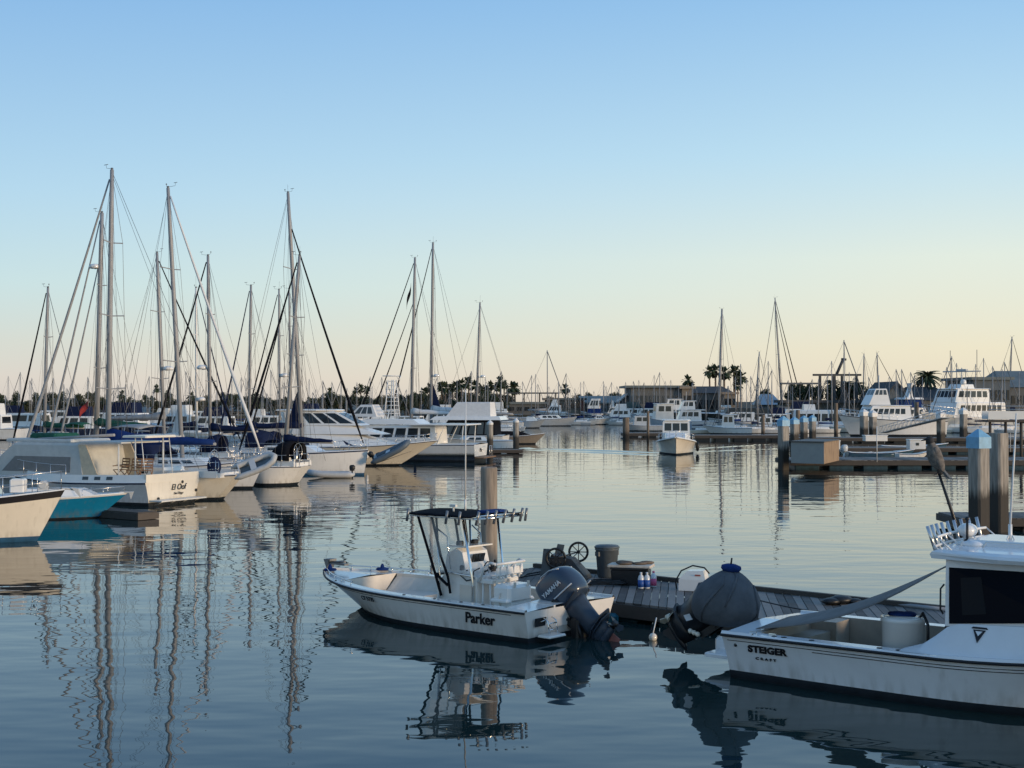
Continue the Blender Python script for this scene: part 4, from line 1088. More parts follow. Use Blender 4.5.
skiff('low white skiff left of the bird, beside the nearest right dock', 8, (897, 461), 2.6, white, motor=False)
skiff('long slate blue skiff tied along the second right dock', 2, (880, 452), 6.0, slate, motor=False)
skiff('white skiff on the water under the sloping gangway', 6, (903, 436), 4.2, white, motor=False)
q = MB(); p_ = on(877, 462, .5); q.tube([p_, p_ + Vector((0, 0, 2.3))], .03, n=5); o = q.build('flag_pole', spar_white); tag(o, 'thin pale rod standing on the nearest right dock', 'pole')
# passing pilothouse boat coming toward the camera
mP, hP, pP, LP = motorboat('white pilothouse boat under way toward the camera in mid channel', -97, (676, 455), 'bow', L=9.5, B=3.3, fb=(1.0, 1.0, 1.5), hullm=cream, rake=1.2, flare=1.9, p=2.8, rub=.05, stripem=offwhite,
    tiers=[dict(x=(.58, .84), w=.62, z0=1.2, z1=1.75, sf=1.0, sb=.05, tum=.95, taperf=.75, n='trunk_cabin'), dict(x=(.32, .60), w=.70, z0=1.1, z1=2.75, sf=.15, sb=.05, win=(2, .5, .88, .08, .92), fwin=3, tum=.96, roof=.25, n='pilothouse')], rails=(.6, .985, .55, .1, 6, .016, 1, None, True, True))
q = MB(); q.tube([(4.2, 0, 2.8), (4.2, 0, 4.6)], .025); q.tube([(4.0, .8, 2.8), (3.9, .85, 5.2)], .015); q.build('antenna', spar_white, mP)
for t in (.38, .42):
    q = MB(); q.ball(hP.edge(t, 1, -.14, -.45), (.17, .17, .42)); q.build('fender', black, mP)
foam = mat('water_wake', (.006, .016, .02), .05, ior=1.333, bump=1.0, bscale=2.2)
wk = MB()
def ridge(p0, p1, w, h, n=24):
    d = (p1 - p0); nn = Vector((-d.y, d.x, 0)).normalized()
    rows = []
    for i in range(n + 1):
        t = i / n; c = p0.lerp(p1, t); f = math.sin(math.pi * min(1, t * 1.2 + .03)) ** .6 if t < .8 else max(0.02, (1 - t) / .2)
        rows.append([c + nn * (w * u * (1 + t)) + Vector((0, 0, .004 + h * f * math.cos(u * math.pi / 2) ** 2)) for u in (-1, -.6, -.25, 0, .25, .6, 1)])
    wk.grid(rows)
ridge(on(664, 453, 0), on(505, 447.5, 0), .7, .09); ridge(on(664, 455.5, 0), on(520, 449.5, 0), .6, .07); ridge(on(692, 452, 0), on(790, 448, 0), .6, .045)
ridge(on(692, 449, 0), on(770, 444, 0), .6, .05)
tag(wk.build('wake', water.data.materials[0], flip=False), kind='stuff')
# far dock boats left of the blue capped pilings
motorboat('small white pilothouse boat moored at the far dock, dark shed behind it', 172, (752, 434), 'stern', L=6.5, B=2.4, fb=(.8, .8, 1.2), tiers=[dict(x=(.35, .62), w=.7, z0=.8, z1=2.5, sf=.2, sb=.1, win=(2, .45, .88, .1, .9), fwin=2, bwin=1, roof=.5)])
motorboat('white motor boat half hidden by the leftmost blue capped piling', 172, (788, 433), 'stern', L=7.0, B=2.6, fb=(.9, .9, 1.3), tiers=[dict(x=(.3, .62), w=.7, z0=.9, z1=2.2, sf=.4, sb=.1, win=(2, .45, .88, .1, .9), fwin=2)])
dk_hull = mat('black_green_hull', (.018, .024, .024), .5, noise=.2)
motorboat('long dark hulled barge lying behind the small pilothouse boat', 178, (790, 427), 'stern', L=22, B=6, fb=(2.2, 2.2, 2.6), hullm=dk_hull, tiers=[dict(x=(.1, .5), w=.8, z0=2.2, z1=3.2, sf=.5, sb=.1, m=dk_hull)], name='barge', cat='barge')
sky_blue = mat('light_blue_hull', (.34, .44, .54), .35, noise=.06)
motorboat('light blue work boat with high bow left of the passing boat', 186, (690, 430), 'stern', L=9, B=3.4, fb=(1.2, 1.4, 2.6), hullm=sky_blue, rake=1.4, tiers=[dict(x=(.30, .62), w=.72, z0=1.3, z1=3.9, sf=.3, sb=.1, win=(2, .58, .88, .1, .9), fwin=3, bwin=2, roof=.3, m=offwhite)])
motorboat('white flybridge boat directly behind the passing boat', 180, (716, 429), 'stern', L=9.5, B=3.4, fb=(1.2, 1.2, 1.8), tiers=[dict(x=(.25, .65), w=.75, z0=1.2, z1=2.9, sf=.6, sb=.1, win=(3, .45, .85, .1, .9), bwin=2, roof=.8), dict(x=(.35, .6), w=.6, z0=3.05, z1=4.3, sf=.5, sb=.1, win=(2, .4, .9, .1, .9), roof=.3)])
motorboat('small grey skiff house boat left of the light blue work boat', 182, (662, 431), 'stern', L=6, B=2.3, fb=(.8, .8, 1.1), hullm=greypaint, tiers=[dict(x=(.3, .7), w=.7, z0=.8, z1=2.2, sf=.2, sb=.1, win=(2, .45, .85, .1, .9), m=greypaint)])
motorboat('white cabin cruiser at the right end of the far dock, cream side to the sun', 176, (700, 425), 'stern', L=11, B=3.6, fb=(1.3, 1.3, 1.9), tiers=[dict(x=(.2, .66), w=.75, z0=1.3, z1=3.0, sf=.8, sb=.1, win=(4, .45, .85, .1, .9), bwin=2), dict(x=(.3, .56), w=.6, z0=3.0, z1=4.6, sf=.4, sb=.1, win=(2, .4, .9, .1, .9), roof=.4)])
motorboat('sky blue tarpaulin covered boat under the raked mast', 178, (772, 424), 'stern', L=8, B=3, fb=(1.1, 1.1, 1.4), hullm=sky_blue, tiers=[dict(x=(.1, .8), w=.8, z0=1.1, z1=2.2, sf=.8, sb=.2, m=mat('light_blue_tarp', (.25, .36, .46), .8, noise=.15))])
# white work boat with doors
mW, hW, pW, LW = motorboat('boxy white work boat with dark doorways behind the four blue capped pilings', 178, (858, 432), 'stern', L=11, B=4.0, fb=(1.0, 1.0, 1.5), tiers=[dict(x=(.18, .82), w=.8, z0=1.0, z1=3.1, sf=.3, sb=.05, m=mat('pale_blue_white_paint', (.58, .65, .70), .4, noise=.05), win=(6, .25, .75, .05, .95)), dict(x=(.55, .7), w=.4, z0=3.1, z1=3.9, sf=.1, sb=.1)])
q = MB()
for x in (LW * .07, LW * .17):
    for y in (-1.5, 1.5): q.tube([(x, y, 1.0), (x, y, 2.6)], .09)
q.box((LW * .12, 0, 2.65), (LW * .14, 3.3, .14)); q.build('stern_frame', white, mW)
# long white sport boat
mY, hY, pY, LY = motorboat('long white party boat with a tall windowed flybridge, behind the white capped piling pair', -172, (940, 436), 'stern', 838, B=5.0, fb=(1.9, 2.0, 2.7), stripem=letter, stripe=.10, rake=1.6, boot=.25, flare=1.5,
    tiers=[dict(x=(.34, .78), w=.72, z0=1.95, z1=3.75, sf=.9, sb=.1, win=(6, .45, .82, .12, .95), fwin=3, bwin=2, roof=.2), dict(x=(.53, .74), w=.55, z0=3.9, z1=5.9, sf=1.0, sb=.4, win=(3, .62, .92, .06, .94), wm=tint, fwin=2, tum=.82, n='flybridge')], rails=(.5, .98, .8, .1, 8, .025, 1))
on_hull_txt = hY.pt(.88, .80, 1)
q = MB(); q.tube([(LY * .6, 0, 5.9), (LY * .6, 0, 7.6)], .05); q.build('antenna', spar_white, mY)
# large yacht with its bow to the left
mZ, hZ, pZ, LZ = motorboat('large white charter yacht with dark wheelhouse glass and a row of side windows, far right', -140, (930, 433), 'bow', L=20, B=5.6, fb=(2.0, 2.1, 2.9), hullm=mat('pale_grey_yacht_hull', (.45, .46, .45), .35, noise=.05), rake=2.2, boot=.3, flare=1.6, stripem=white, stripe=.3, p=2.6,
    tiers=[dict(x=(.12, .76), w=.82, z0=2.1, z1=4.2, sf=.8, sb=.2, win=(8, .42, .80, .08, .92), fwin=0, tum=.97, taperf=.9), dict(x=(.30, .72), w=.72, z0=4.2, z1=6.0, sf=.9, sb=.2, win=(5, .38, .86, .06, .96), fwin=5, tum=.93, taperf=.86, roof=.4, n='wheelhouse'), dict(x=(.42, .60), w=.36, z0=6.1, z1=6.7, sf=.5, sb=.2, n='upper_station')], rails=(.6, .985, 1.0, .15, 8, .03, 1))
q = MB(); q.tube([(LZ * .5, 0, 6.7), (LZ * .5, 0, 9.0)], .08); q.tube([(LZ * .5, -3.0, 8.5), (LZ * .5, 3.0, 8.5)], .10); q.box((LZ * .5, 0, 8.7), (.5, 1.6, .25)); q.build('radar_mast', greypaint, mZ)
for sd in (-2.2, 2.0):
    q = MB(); q.tube([(LZ * .47, sd, 6.6), (LZ * .47, sd, 11.5)], .045); q.build('whip_antenna', wire, mZ)
q = MB(); dome(q, (LZ * .56, 1.0, 7.0), .4, .7); q.build('satellite_dome', white, mZ)
# second yacht left of it, blue canvas
motorboat('white yacht with blue canvas sides and a pointed radar arch, before the blue grey gable', -165, (928, 428), 'stern', 880, B=4.6, fb=(1.6, 1.6, 2.2), tiers=[dict(x=(.15, .7), w=.75, z0=1.6, z1=3.3, sf=.8, sb=.1, win=(4, .4, .8, .1, .9)), dict(x=(.2, .62), w=.7, z0=3.3, z1=4.6, sf=.5, sb=.1, m=cloth_blue, n='blue_enclosure'), dict(x=(.2, .6), w=.72, z0=4.6, z1=4.9, sf=.3, sb=.1), dict(x=(.36, .46), w=.3, z0=4.9, z1=7.2, sf=1.0, sb=.4, n='radar_mast')])
# gangway on dark legs
ga, gb_ = at(985, 421, 108), at(1050, 421, 108)
gw = empty('gangway', (ga.x, ga.y, 0), 0, 'white sided gangway on dark legs at the right edge, below the large yacht', 'gangway')
gl = gb_.x - ga.x; gz = ga.z
q = MB(); q.box((gl / 2, 0, gz), (gl, 1.4, .16)); q.build('walkway', beam, gw)
for y in (-.72, .72):
    q = MB(); q.box((gl / 2, y, gz + .45), (gl, .05, .62)); q.build('side_panel', white, gw)
for i in range(4):
    q = MB(); x = .25 + i * gl / 4.2; q.tube([(x, -.4, -1), (x, -.4, gz)], .11); q.build('leg', beam, gw)
q = MB()
for z in (gz + .9, gz + 1.15): q.tube([(0, -.72, z), (gl, -.72, z)], .025)
q.build('handrail', steel, gw)
ra, rb = on(884, 433, .6), at(946, 418, 128)
rg = empty('gangway', ra, math.atan2(rb.y - ra.y, rb.x - ra.x), 'grey sloping gangway ramp rising right toward the yacht bow', 'gangway')
dl = Vector((rb.x - ra.x, rb.y - ra.y, 0)).length; dz = rb.z - ra.z
q = MB(); q.loft([[(0, -.4, z), (0, .4, z), (dl, .4, z + dz), (dl, -.4, z + dz)] for z in (0, .07)], closed=True, caps=True); q.build('walkway', offwhite, rg)
for y in (-.5, .5):
    q = MB(); q.tube([(0, y, .75), (dl, y, dz + .75)], .035)
    n = 14
    for i in range(n): q.tube([(dl * i / n, y, dz * i / n), (dl * i / n, y, dz * i / n + .75)], .025, n=4); q.tube([(dl * i / n, y, dz * i / n), (dl * (i + 1) / n, y, dz * (i + 1) / n + .75)], .018, n=4)
    q.build('truss_rail', greypaint, rg)
rr = empty('railing', on(1000, 452, .5), 0, 'white pipe railing on the right docks behind the flat topped piling', 'railing'); q = MB()
for i in range(6): q.tube([(i * .8, 0, 0), (i * .8, 0, 1.5)], .03, n=5)
for z in (.5, 1.0, 1.5): q.tube([(0, 0, z), (4, 0, z)], .03, n=5)
q.build('rails', offwhite, rr)
# tall sailing rigs on the right
RG = 'sailboats of the right marina'
sailboat('sailboat with a tall mast standing alone left of the palm cluster', 200, (735, 426), 'stern', 694, (719, 722, 309), fb=(1.3, 1.3, 1.7), boom=(5, 1.6, cloth_grey, .3), nspread=1, group=RG, rigr=.03, mr=.22, simple=True, hullm=greypaint)
sailboat('three spreader sailboat with two black furled sails falling right, tallest of the right marina', 10, (756, 423), 'stern', 806, (782, 775, 298), fb=(1.3, 1.3, 1.7), boom=(5, 1.6, cloth_grey, .3), furl=(cloth_black, .16), inner=(cloth_black, .14, .9), nspread=3, group=RG, rigr=.03, mr=.16, simple=True)
sailboat('sailboat with a short raked mast above the blue tarpaulin boat', 190, (774, 424), 'stern', 742, (755, 760, 352), fb=(1.2, 1.2, 1.5), boom=(4, 1.6, cloth_blue, .3), nspread=1, group=RG, rigr=.025, mr=.15, simple=True)
sailboat('sailboat at the far right edge with one spreader and a furled jib falling right', -10, (1036, 424), 'bow', 985, (1009, 1012, 337), fb=(1.2, 1.2, 1.5), boom=(4, 1.6, cloth_navy, .3), furl=(cloth_black, .12), nspread=1, group=RG, rigr=.025, mr=.14, simple=True)
sailboat('sailboat with a bare mast left of the party boat flybridge', 185, (876, 424), 'stern', 840, (863, 864, 354), fb=(1.2, 1.2, 1.5), boom=(4, 1.6, cloth_white, .3), furl=(cloth_white, .08), nspread=1, group=RG, rigr=.025, mr=.13, simple=True)
sailboat('sailboat with a bare mast right of the party boat flybridge, stay slanting right', -6, (912, 424), 'bow', 866, (876, 877, 353), fb=(1.2, 1.2, 1.5), boom=(3.5, 1.6, cloth_navy, .3), furl=(cloth_black, .12), nspread=1, group=RG, rigr=.025, mr=.13, simple=True)

# ------------------------------------------------------------------ the far shore
FD = 330.0
shore = MB()
pts = [(-900, 292), (-60, 292), (28, 330), (30, 262), (62, 236), (900, 205), (900, 2600), (-900, 2600)]
shore.loft([[(x, y, -1) for x, y in pts], [(x, y, 1.1) for x, y in pts]], closed=True, caps=True)
tag(shore.build('ground', mat('dark_bank', (.030, .034, .024), .9, noise=.3, nscale=.4)), kind='structure')
leaf = mat('dark_foliage', (.028, .045, .022), .8, col2=(.055, .075, .035), nscale=.8)
leaf2 = mat('olive_foliage', (.040, .050, .026), .8, col2=(.07, .08, .04), nscale=.8)
bark = mat('palm_bark', (.16, .12, .09), .9, noise=.25, nscale=3)
RN = random.Random(11)
def fan_palm(p, H, r=2.0, lean=0.0, seed=0, tall=True):
    """trunk, a ball of fan fronds with dead skirt below"""
    rnd = random.Random(seed)
    tr = MB(); pts = [Vector((lean * t * t * H, .3 * t, H * t)) for t in (0, .3, .65, 1)]
    tr.tube(pts, [.34, .27, .24, .22], n=6)
    cr = MB(); c = pts[-1]
    for i in range(46):
        az = rnd.uniform(0, 2 * math.pi); el = rnd.uniform(-.9, 1.35)
        d = Vector((math.cos(az) * math.cos(el), math.sin(az) * math.cos(el), math.sin(el)))
        L = r * rnd.uniform(.7, 1.1); tip = c + d * L + Vector((0, 0, -.28 * L * (1 - abs(math.sin(el)))))
        s_ = d.cross(Vector((0, 0, 1))); s_ = s_.normalized() if s_.length > .01 else Vector((1, 0, 0))
        m_ = c + d * L * .5; w = L * rnd.uniform(.20, .34)
        u = Vector((0, 0, 1)) * w * .35
        cr.poly([c + d * .15 * L, m_ + s_ * w, tip + s_ * w * .35 - u, tip, tip - s_ * w * .35 - u, m_ - s_ * w])
    return tr, cr
def feather_palm(H, r=4.5, seed=0):
    rnd = random.Random(seed); tr = MB(); tr.tube([(0, 0, 0), (0, 0, H)], [.6, .5], n=7); cr = MB(); c = Vector((0, 0, H))
    for i in range(80):
        az = rnd.uniform(0, 2 * math.pi); el = rnd.uniform(-.5, 1.4); L = r * rnd.uniform(.8, 1.1)
        h = Vector((math.cos(az), math.sin(az), 0)); s_ = Vector((-h.y, h.x, 0))
        P = []
        for k in range(6):
            t = k / 5; P.append(c + h * (L * t * math.cos(el * (1 - .35 * t))) + Vector((0, 0, L * (t * math.sin(el) - .55 * t * t))))
        for k in range(5):
            w = L * .13 * (1 - .7 * k / 5)
            cr.poly([P[k], P[k] + s_ * w - Vector((0, 0, w * .6)), P[k + 1] + s_ * w * .7 - Vector((0, 0, w * .5)), P[k + 1]]); cr.poly([P[k], P[k + 1], P[k + 1] - s_ * w * .7 - Vector((0, 0, w * .5)), P[k] - s_ * w - Vector((0, 0, w * .6))])
    return tr, cr
def leafy(w, h, seed=0, n=520, d=None, trunk=True):
    """broad tree or bush: leaf clumps spread through an uneven volume over branching limbs"""
    rnd = random.Random(seed); cr = MB(); d = d or w * .7
    lobes = [(rnd.uniform(-.36, .36) * w, rnd.uniform(-.3, .3) * d, h * rnd.uniform(.42, .86), rnd.uniform(.16, .30)) for _ in range(9)]
    for i in range(n):
        lx, ly, lz, lr = lobes[i % 9]
        v = Vector((rnd.gauss(0, 1), rnd.gauss(0, 1), rnd.gauss(0, 1))).normalized() * rnd.uniform(.5, 1.08)
        p = Vector((lx + v.x * lr * w, ly + v.y * lr * d, max(h * .1, lz + v.z * lr * h * .75)))
        a = Vector((rnd.uniform(-1, 1), rnd.uniform(-1, 1), rnd.uniform(-1, 1))).normalized(); b_ = a.cross(Vector((rnd.uniform(-1, 1), rnd.uniform(-1, 1), 1))).normalized()
        s_ = rnd.uniform(.3, .7) * max(.45, h / 11)
        cr.poly([p - a * s_, p - b_ * s_ * .6, p + a * s_, p + b_ * s_ * .6])
    tr = MB(); tr.tube([(0, 0, 0), (.1, 0, h * .45)], [.06 * h ** .8, .035 * h ** .8], n=6)
    for lx, ly, lz, lr in lobes[:5]: tr.tube([(.1, 0, h * .35), (lx * .6, ly * .6, lz * .85), (lx, ly, lz)], [.03 * h ** .8, .02 * h ** .8, .01], n=4)
    return tr, cr
def plant(name, label, cat, p, tr, cr, m, group=None):
    o = empty(name, p, 0, label, cat, group)
    tr.build('trunk', bark, o); cr.build('crown', m, o, flip=False)
    return o
PROTO = {}
def palm_at(px, py_crown, Y, r, label, group, kind=0):
    z = zat(py_crown, Y); x = xat(px, Y); k = RN.randrange(4) if kind == 0 else 9
    if (kind, k) not in PROTO:
        tr, cr = fan_palm(None, 18.0, 2.0, seed=k, lean=(k - 1.5) * .008) if kind == 0 else feather_palm(9.0, 4.5, seed=3)
        o = plant('palm_tree', label, 'palm tree', (x, Y, 1.1), tr, cr, leaf, group)
        PROTO[(kind, k)] = o
    else:
        o = copy_tree(PROTO[(kind, k)]); o['label'] = label; o['group'] = group or ''
        if not group: del o['group']
    H = 18.0 if kind == 0 else 9.0
    o.location = (x, Y, z - H * r); o.scale = (r, r, r); o.rotation_euler = (0, 0, RN.uniform(0, 6))
    o.location.z = z - H * r
    return o
for px, py, r, lb in ((686.5, 381, .85, 'lone fan palm above the left part of the long grey roof'), (710.5, 372, .9, 'leftmost fan palm of the trio behind the lone tall mast'), (716.5, 370.5, .95, 'middle fan palm of the trio behind the lone tall mast'), (724, 373, 1.0, 'right fan palm of the trio, just right of the lone tall mast'),
                      (735, 372, 1.0, 'left fan palm of the pair right of the trio'), (741.5, 377.5, .95, 'lower right fan palm of the pair right of the trio'), (737, 386, .7, 'low fan palm beneath the pair'), (564.5, 389, .75, 'single fan palm above the beige building')):
    palm_at(px, py, 330, r, lb, None)
PG = 'palms behind the tower boat'; PL = 'palms behind the left masts'
for px, py in ((452, 389), (446, 388), (441, 386.5), (462, 384.5), (468, 382.5), (475, 386), (481, 390), (491, 386), (497, 387.5), (500, 382), (505, 385), (512, 388), (516, 388.5), (456, 386), (487, 391), (429, 388), (424, 392)): palm_at(px, py, 345, RN.uniform(.72, .95), 'dark fan palm in the row behind the tower boat and canvas boat', PG)
for px, py in ((355, 391), (361, 388), (367, 390), (123, 395), (156, 389), (152, 402), (131, 405), (117, 407), (192, 396), (196, 405), (257, 397), (262, 401), (330, 392), (334, 399), (206, 402), (140, 404), (14, 407), (4, 409), (29, 411), (310, 402), (218, 410), (72, 409), (59, 405), (240, 408), (277, 409)): palm_at(px, py, 345, RN.uniform(.6, .85), 'small distant fan palm among the masts of the left marina', PL)
big = palm_at(927, 377, 250, .62, 'broad date palm behind the yachts on the right', None, 1)
for px, py, lb in ((832, 384, 'date palm left of the crane frame legs'), (847, 385, 'date palm between the crane frame legs'), (857, 386, 'date palm at the right leg of the crane frame')): palm_at(px, py, 262, .42, lb, None, 1)
tr_i = 0
TG = 'dark trees along the far shore'
LP = {}
def tree_at(px, py_top, py_bot, wpx, Y, label, group=TG):
    k = RN.randrange(4)
    w = wpx / FPX * Y; z1 = zat(py_top, Y); h = z1 - 1.0
    if k not in LP:
        tr, cr = leafy(9.0, 8.0, seed=20 + k, n=1500); o = plant('broad_tree', label, 'tree', (0, 0, 0), tr, cr, leaf if k % 2 else leaf2, group); LP[k] = o
    else:
        o = copy_tree(LP[k]); o['label'] = label; o['group'] = group
    o.location = (xat(px, Y), Y, 1.0); o.scale = (w / 8.2, w / 8.2, h / 7.6); o.rotation_euler = (0, 0, RN.uniform(0, 6.28))
for px, pt_, w in ((508, 396, 14), (447, 394, 16), (463, 392, 20), (474, 394, 14), (430, 396, 16), (495, 395, 14), (487, 397, 12), (418, 399, 14), (577, 395, 9), (589, 394, 9), (600, 396, 7), (613, 394, 12), (620, 394, 9), (652, 389, 8), (657, 388, 7), (565, 397, 8), (550, 397, 9)): tree_at(px, pt_, 0, w, 352, 'small dark tree on the far shore behind the low buildings')
for px, pt_, w in ((5, 410, 14), (18, 413, 12), (33, 414, 14), (124, 406, 14), (141, 407, 16), (152, 406, 16), (170, 412, 16), (206, 409, 18), (222, 413, 14), (252, 410, 16), (262, 411, 18), (285, 412, 18), (300, 411, 14), (332, 408, 14), (346, 412, 14), (366, 404, 16), (385, 404, 14), (64, 413, 16), (86, 414, 14), (105, 412, 16)): tree_at(px, pt_, 0, w, 338, 'low dark tree behind the left marina masts', 'low trees behind the left marina')
for i in range(78):
    px = 1 + i * 6.5 + RN.uniform(-4, 4); tree_at(px, RN.uniform(393, 403), 0, RN.uniform(9, 20), RN.uniform(296, 304), 'low dark tree behind the left marina masts', 'low trees behind the left marina')
for px, pt_, w in ((795, 385, 16), (806, 383, 16), (817, 388, 14), (829, 389, 16), (841, 390, 16), (852, 386, 20), (866, 390, 14), (790, 392, 14), (877, 391, 14), (765, 391, 14)): tree_at(px, pt_, 0, w, 268, 'dark tree clump around the crane frame', 'trees round the crane frame')
for px, pt_, w in ((1018, 372, 22), (1022, 380, 24), (930, 388, 22), (912, 386, 16), (887, 387, 16)): tree_at(px, pt_, 0, w, 255, 'dark tree behind the houses on the right', 'trees behind the right houses')

# buildings
def building(label, px0, px1, py_top, Y, depth, wallm, roofm, roof='flat', name='building', overhang=.6, rise=1.5, wins=0, winm=None, wy=(.5, .8), cat='building', base=1.0, rz=0.0, door=False):
    x0, x1 = xat(px0, Y), xat(px1, Y); zt = zat(py_top, Y); W = x1 - x0
    o = empty(name, ((x0 + x1) / 2, Y, base), rz, label, cat); h = zt - base
    hw = h - (rise if roof != 'flat' else .5)
    q = MB(); q.box((0, depth / 2, hw / 2), (W, depth, hw)); wl_ = q.build('wall', wallm, o)
    if roof == 'flat':
        q = MB(); q.box((0, depth / 2, hw + .253), (W + overhang * 2, depth + overhang * 2, .5)); q.build('roof', roofm, o)
    elif roof == 'shed':
        q = MB(); q.loft([[(-W / 2 - overhang, -overhang, hw + z), (W / 2 + overhang, -overhang, hw + z), (W / 2 + overhang, depth + overhang, hw + rise + z), (-W / 2 - overhang, depth + overhang, hw + rise + z)] for z in (.01, .3)], closed=True, caps=True); q.build('roof', roofm, o)
    elif roof == 'gable':      # ridge running away from the viewer
        q = MB(); q.prism([(-W / 2, hw + .01), (W / 2, hw + .01), (0, hw + rise - .1)], depth - .3, off=depth / 2); q.build('gable', wallm, o)
        q = MB()
        for s_ in (1, -1): q.prism([(s_ * (W / 2 + overhang), hw - overhang * rise / (W / 2) + .06), (s_ * (W / 2 + overhang), hw - overhang * rise / (W / 2) + .36), (0, hw + rise + .3), (0, hw + rise)], depth + 2 * overhang, off=depth / 2)
        q.build('roof', roofm, o)
    elif roof == 'hip':
        q = MB(); q.loft([[(-W / 2 - overhang, -overhang, hw), (W / 2 + overhang, -overhang, hw), (W / 2 + overhang, depth + overhang, hw), (-W / 2 - overhang, depth + overhang, hw)], [(-W / 2 + W * .12, depth * .48, hw + rise), (W / 2 - W * .12, depth * .48, hw + rise), (W / 2 - W * .12, depth * .52, hw + rise), (-W / 2 + W * .12, depth * .52, hw + rise)]], closed=True, caps=True); q.build('roof', roofm, o)
    for i in range(wins):
        x = -W / 2 + W * (i + .5) / wins; ww = W / wins * .62
        q = MB(); q.box((x, -.03, hw * (wy[0] + wy[1]) / 2), (ww, .08, hw * (wy[1] - wy[0]))); wf = q.build('window', winm or glass, wl_)
        q = MB(); q.box((x, -.09, hw * wy[0] - .08), (ww + .3, .16, .14)); q.build('sill', wallm, wf)
    if door:
        q = MB(); q.box((W * .33, -.04, 1.1), (1.1, .1, 2.2)); q.build('door', glass, wl_)
    return o, W, h
beige = mat('beige_stucco', (.20, .175, .145), .85, noise=.08, nscale=.5); greyw = mat('grey_siding', (.125, .132, .135), .8, noise=.08, nscale=.6); bluew = mat('blue_grey_siding', (.115, .135, .15), .8, noise=.08, nscale=.6)
darkroof = mat('dark_shingle_roof', (.055, .058, .062), .8, noise=.2, nscale=1.5); greenroof = mat('grey_green_metal_roof', (.15, .17, .165), .6, noise=.1, nscale=.6); tanroof = mat('tan_roof', (.26, .21, .16), .8, noise=.12); rust = mat('rust_red_wall', (.13, .045, .035), .8, noise=.2)
building('long beige building with small dark windows on the far shore, left of the channel end', 546, 581, 398, 322, 14, beige, tanroof, 'flat', wins=6, wy=(.45, .8))
building('grey building with a roof terrace frame at the left end of the far shore', 508, 546, 402, 320, 14, greyw, greenroof, 'flat', wins=5, wy=(.4, .75))
for i, (a_, b_, t_, w_, r_) in enumerate(((2, 46, 404, white, darkroof), (58, 100, 403, beige, tanroof), (112, 150, 405, greyw, greenroof), (168, 196, 404, beige, darkroof), (214, 262, 403, white, greenroof), (282, 330, 404, bluew, darkroof), (345, 398, 402, beige, tanroof), (408, 462, 401, greyw, darkroof), (468, 506, 402, bluew, greenroof))):
    building(('low white boathouse at the far left edge behind the masts', 'low beige shed behind the stout radar mast', 'low grey shed behind the left leaning mast', 'small beige dark roofed shed behind the first leaning mast', 'low white shed with green roof behind the plain mast', 'low blue grey shed behind the motor yacht pilothouse', 'low beige shed behind the lookout tower', 'low grey shed behind the pair of masts by the tower', 'low blue grey shed behind the canvas covered boat')[i], a_, b_, t_ + 3.5, 308, 10, w_, r_, 'hip' if i % 2 else 'shed', rise=1.2, wins=6, wy=(.35, .75))
po, W_, h_ = building('dark red stair block between the beige building and the grey sheds', 580, 584, 398, 321, 6, rust, darkroof, 'flat')
pg = empty('roof_pergola', (xat(532, 321), 321, zat(402, 321)), 0, 'dark frame pergola standing on the grey building roof', 'pergola')
for x in (-5.5, -1.8, 1.8, 5.5):
    q = MB(); q.tube([(x, 2, -.2), (x, 2, 1.9)], .15, n=5); q.build('post', darkroof, pg)
q = MB(); q.box((0, 2, 2.05), (12.4, 4, .3)); q.build('beam', darkroof, pg)
building('low grey shed roofs left of the channel end', 584, 632, 397, 326, 14, greyw, greenroof, 'shed', rise=1.6, wins=4, wy=(.3, .6))
building('blue grey shed with a pale roof left of the long building', 621, 634, 395, 318, 10, bluew, mat('pale_metal_roof', (.34, .38, .40), .5), 'gable', rise=1.3)
building('long low building with a grey green roof and window band across the middle far shore', 631, 683, 385.5, 312, 18, greyw, greenroof, 'flat', rise=1.0, wins=12, wy=(.42, .72), winm=tint, overhang=1.2)
building('tan block in the middle of the long grey roofed range', 682, 693, 386.5, 311, 14, beige, tanroof, 'flat', wins=1, wy=(.45, .75))
building('dark building with a low arched roof right of the tan block', 692, 732, 386, 316, 16, greyw, darkroof, 'hip', rise=1.6, wins=7, wy=(.3, .7))
building('tan building under the palm pair', 724, 736, 392, 310, 10, beige, tanroof, 'flat', wins=3)
building('small white hut with a dark green roof on the channel end quay', 626, 641, 402, 288, 7, white, mat('dark_green_roof', (.03, .05, .04), .8), 'hip', rise=1.6, wins=3, wy=(.35, .75), door=True, base=.9)
building('small red walled kiosk beside the green roofed hut', 644, 655, 407, 286, 4, rust, darkroof, 'hip', rise=.9, wins=2, base=.9)
building('long red shed front behind the white flybridge boats', 668, 693, 404, 290, 6, rust, darkroof, 'flat', wins=5, wy=(.3, .7), base=.9)
building('round roofed grey pavilion under the three spreader mast', 763, 779, 394, 262, 9, bluew, mat('pale_dome_roof', (.36, .40, .44), .5), 'hip', rise=2.0, wins=5, wy=(.35, .75))
building('blue grey house with a broad gable facing the water', 881, 912, 383, 245, 14, bluew, darkroof, 'gable', rise=3.0, wins=5, wy=(.45, .75), door=True)
building('dark hip roofed house left of the large yacht', 911, 950, 386.5, 243, 12, greyw, darkroof, 'hip', rise=2.4, wins=7, wy=(.4, .8))
building('long grey building with a sloping roof on the far right', 974, 1010, 377, 240, 16, bluew, greenroof, 'flat', wins=9, wy=(.5, .75))
building('tall sloped roof block at the far right edge', 1004, 1060, 370, 243, 16, greyw, greenroof, 'hip', rise=3.0, wins=9, wy=(.5, .75))
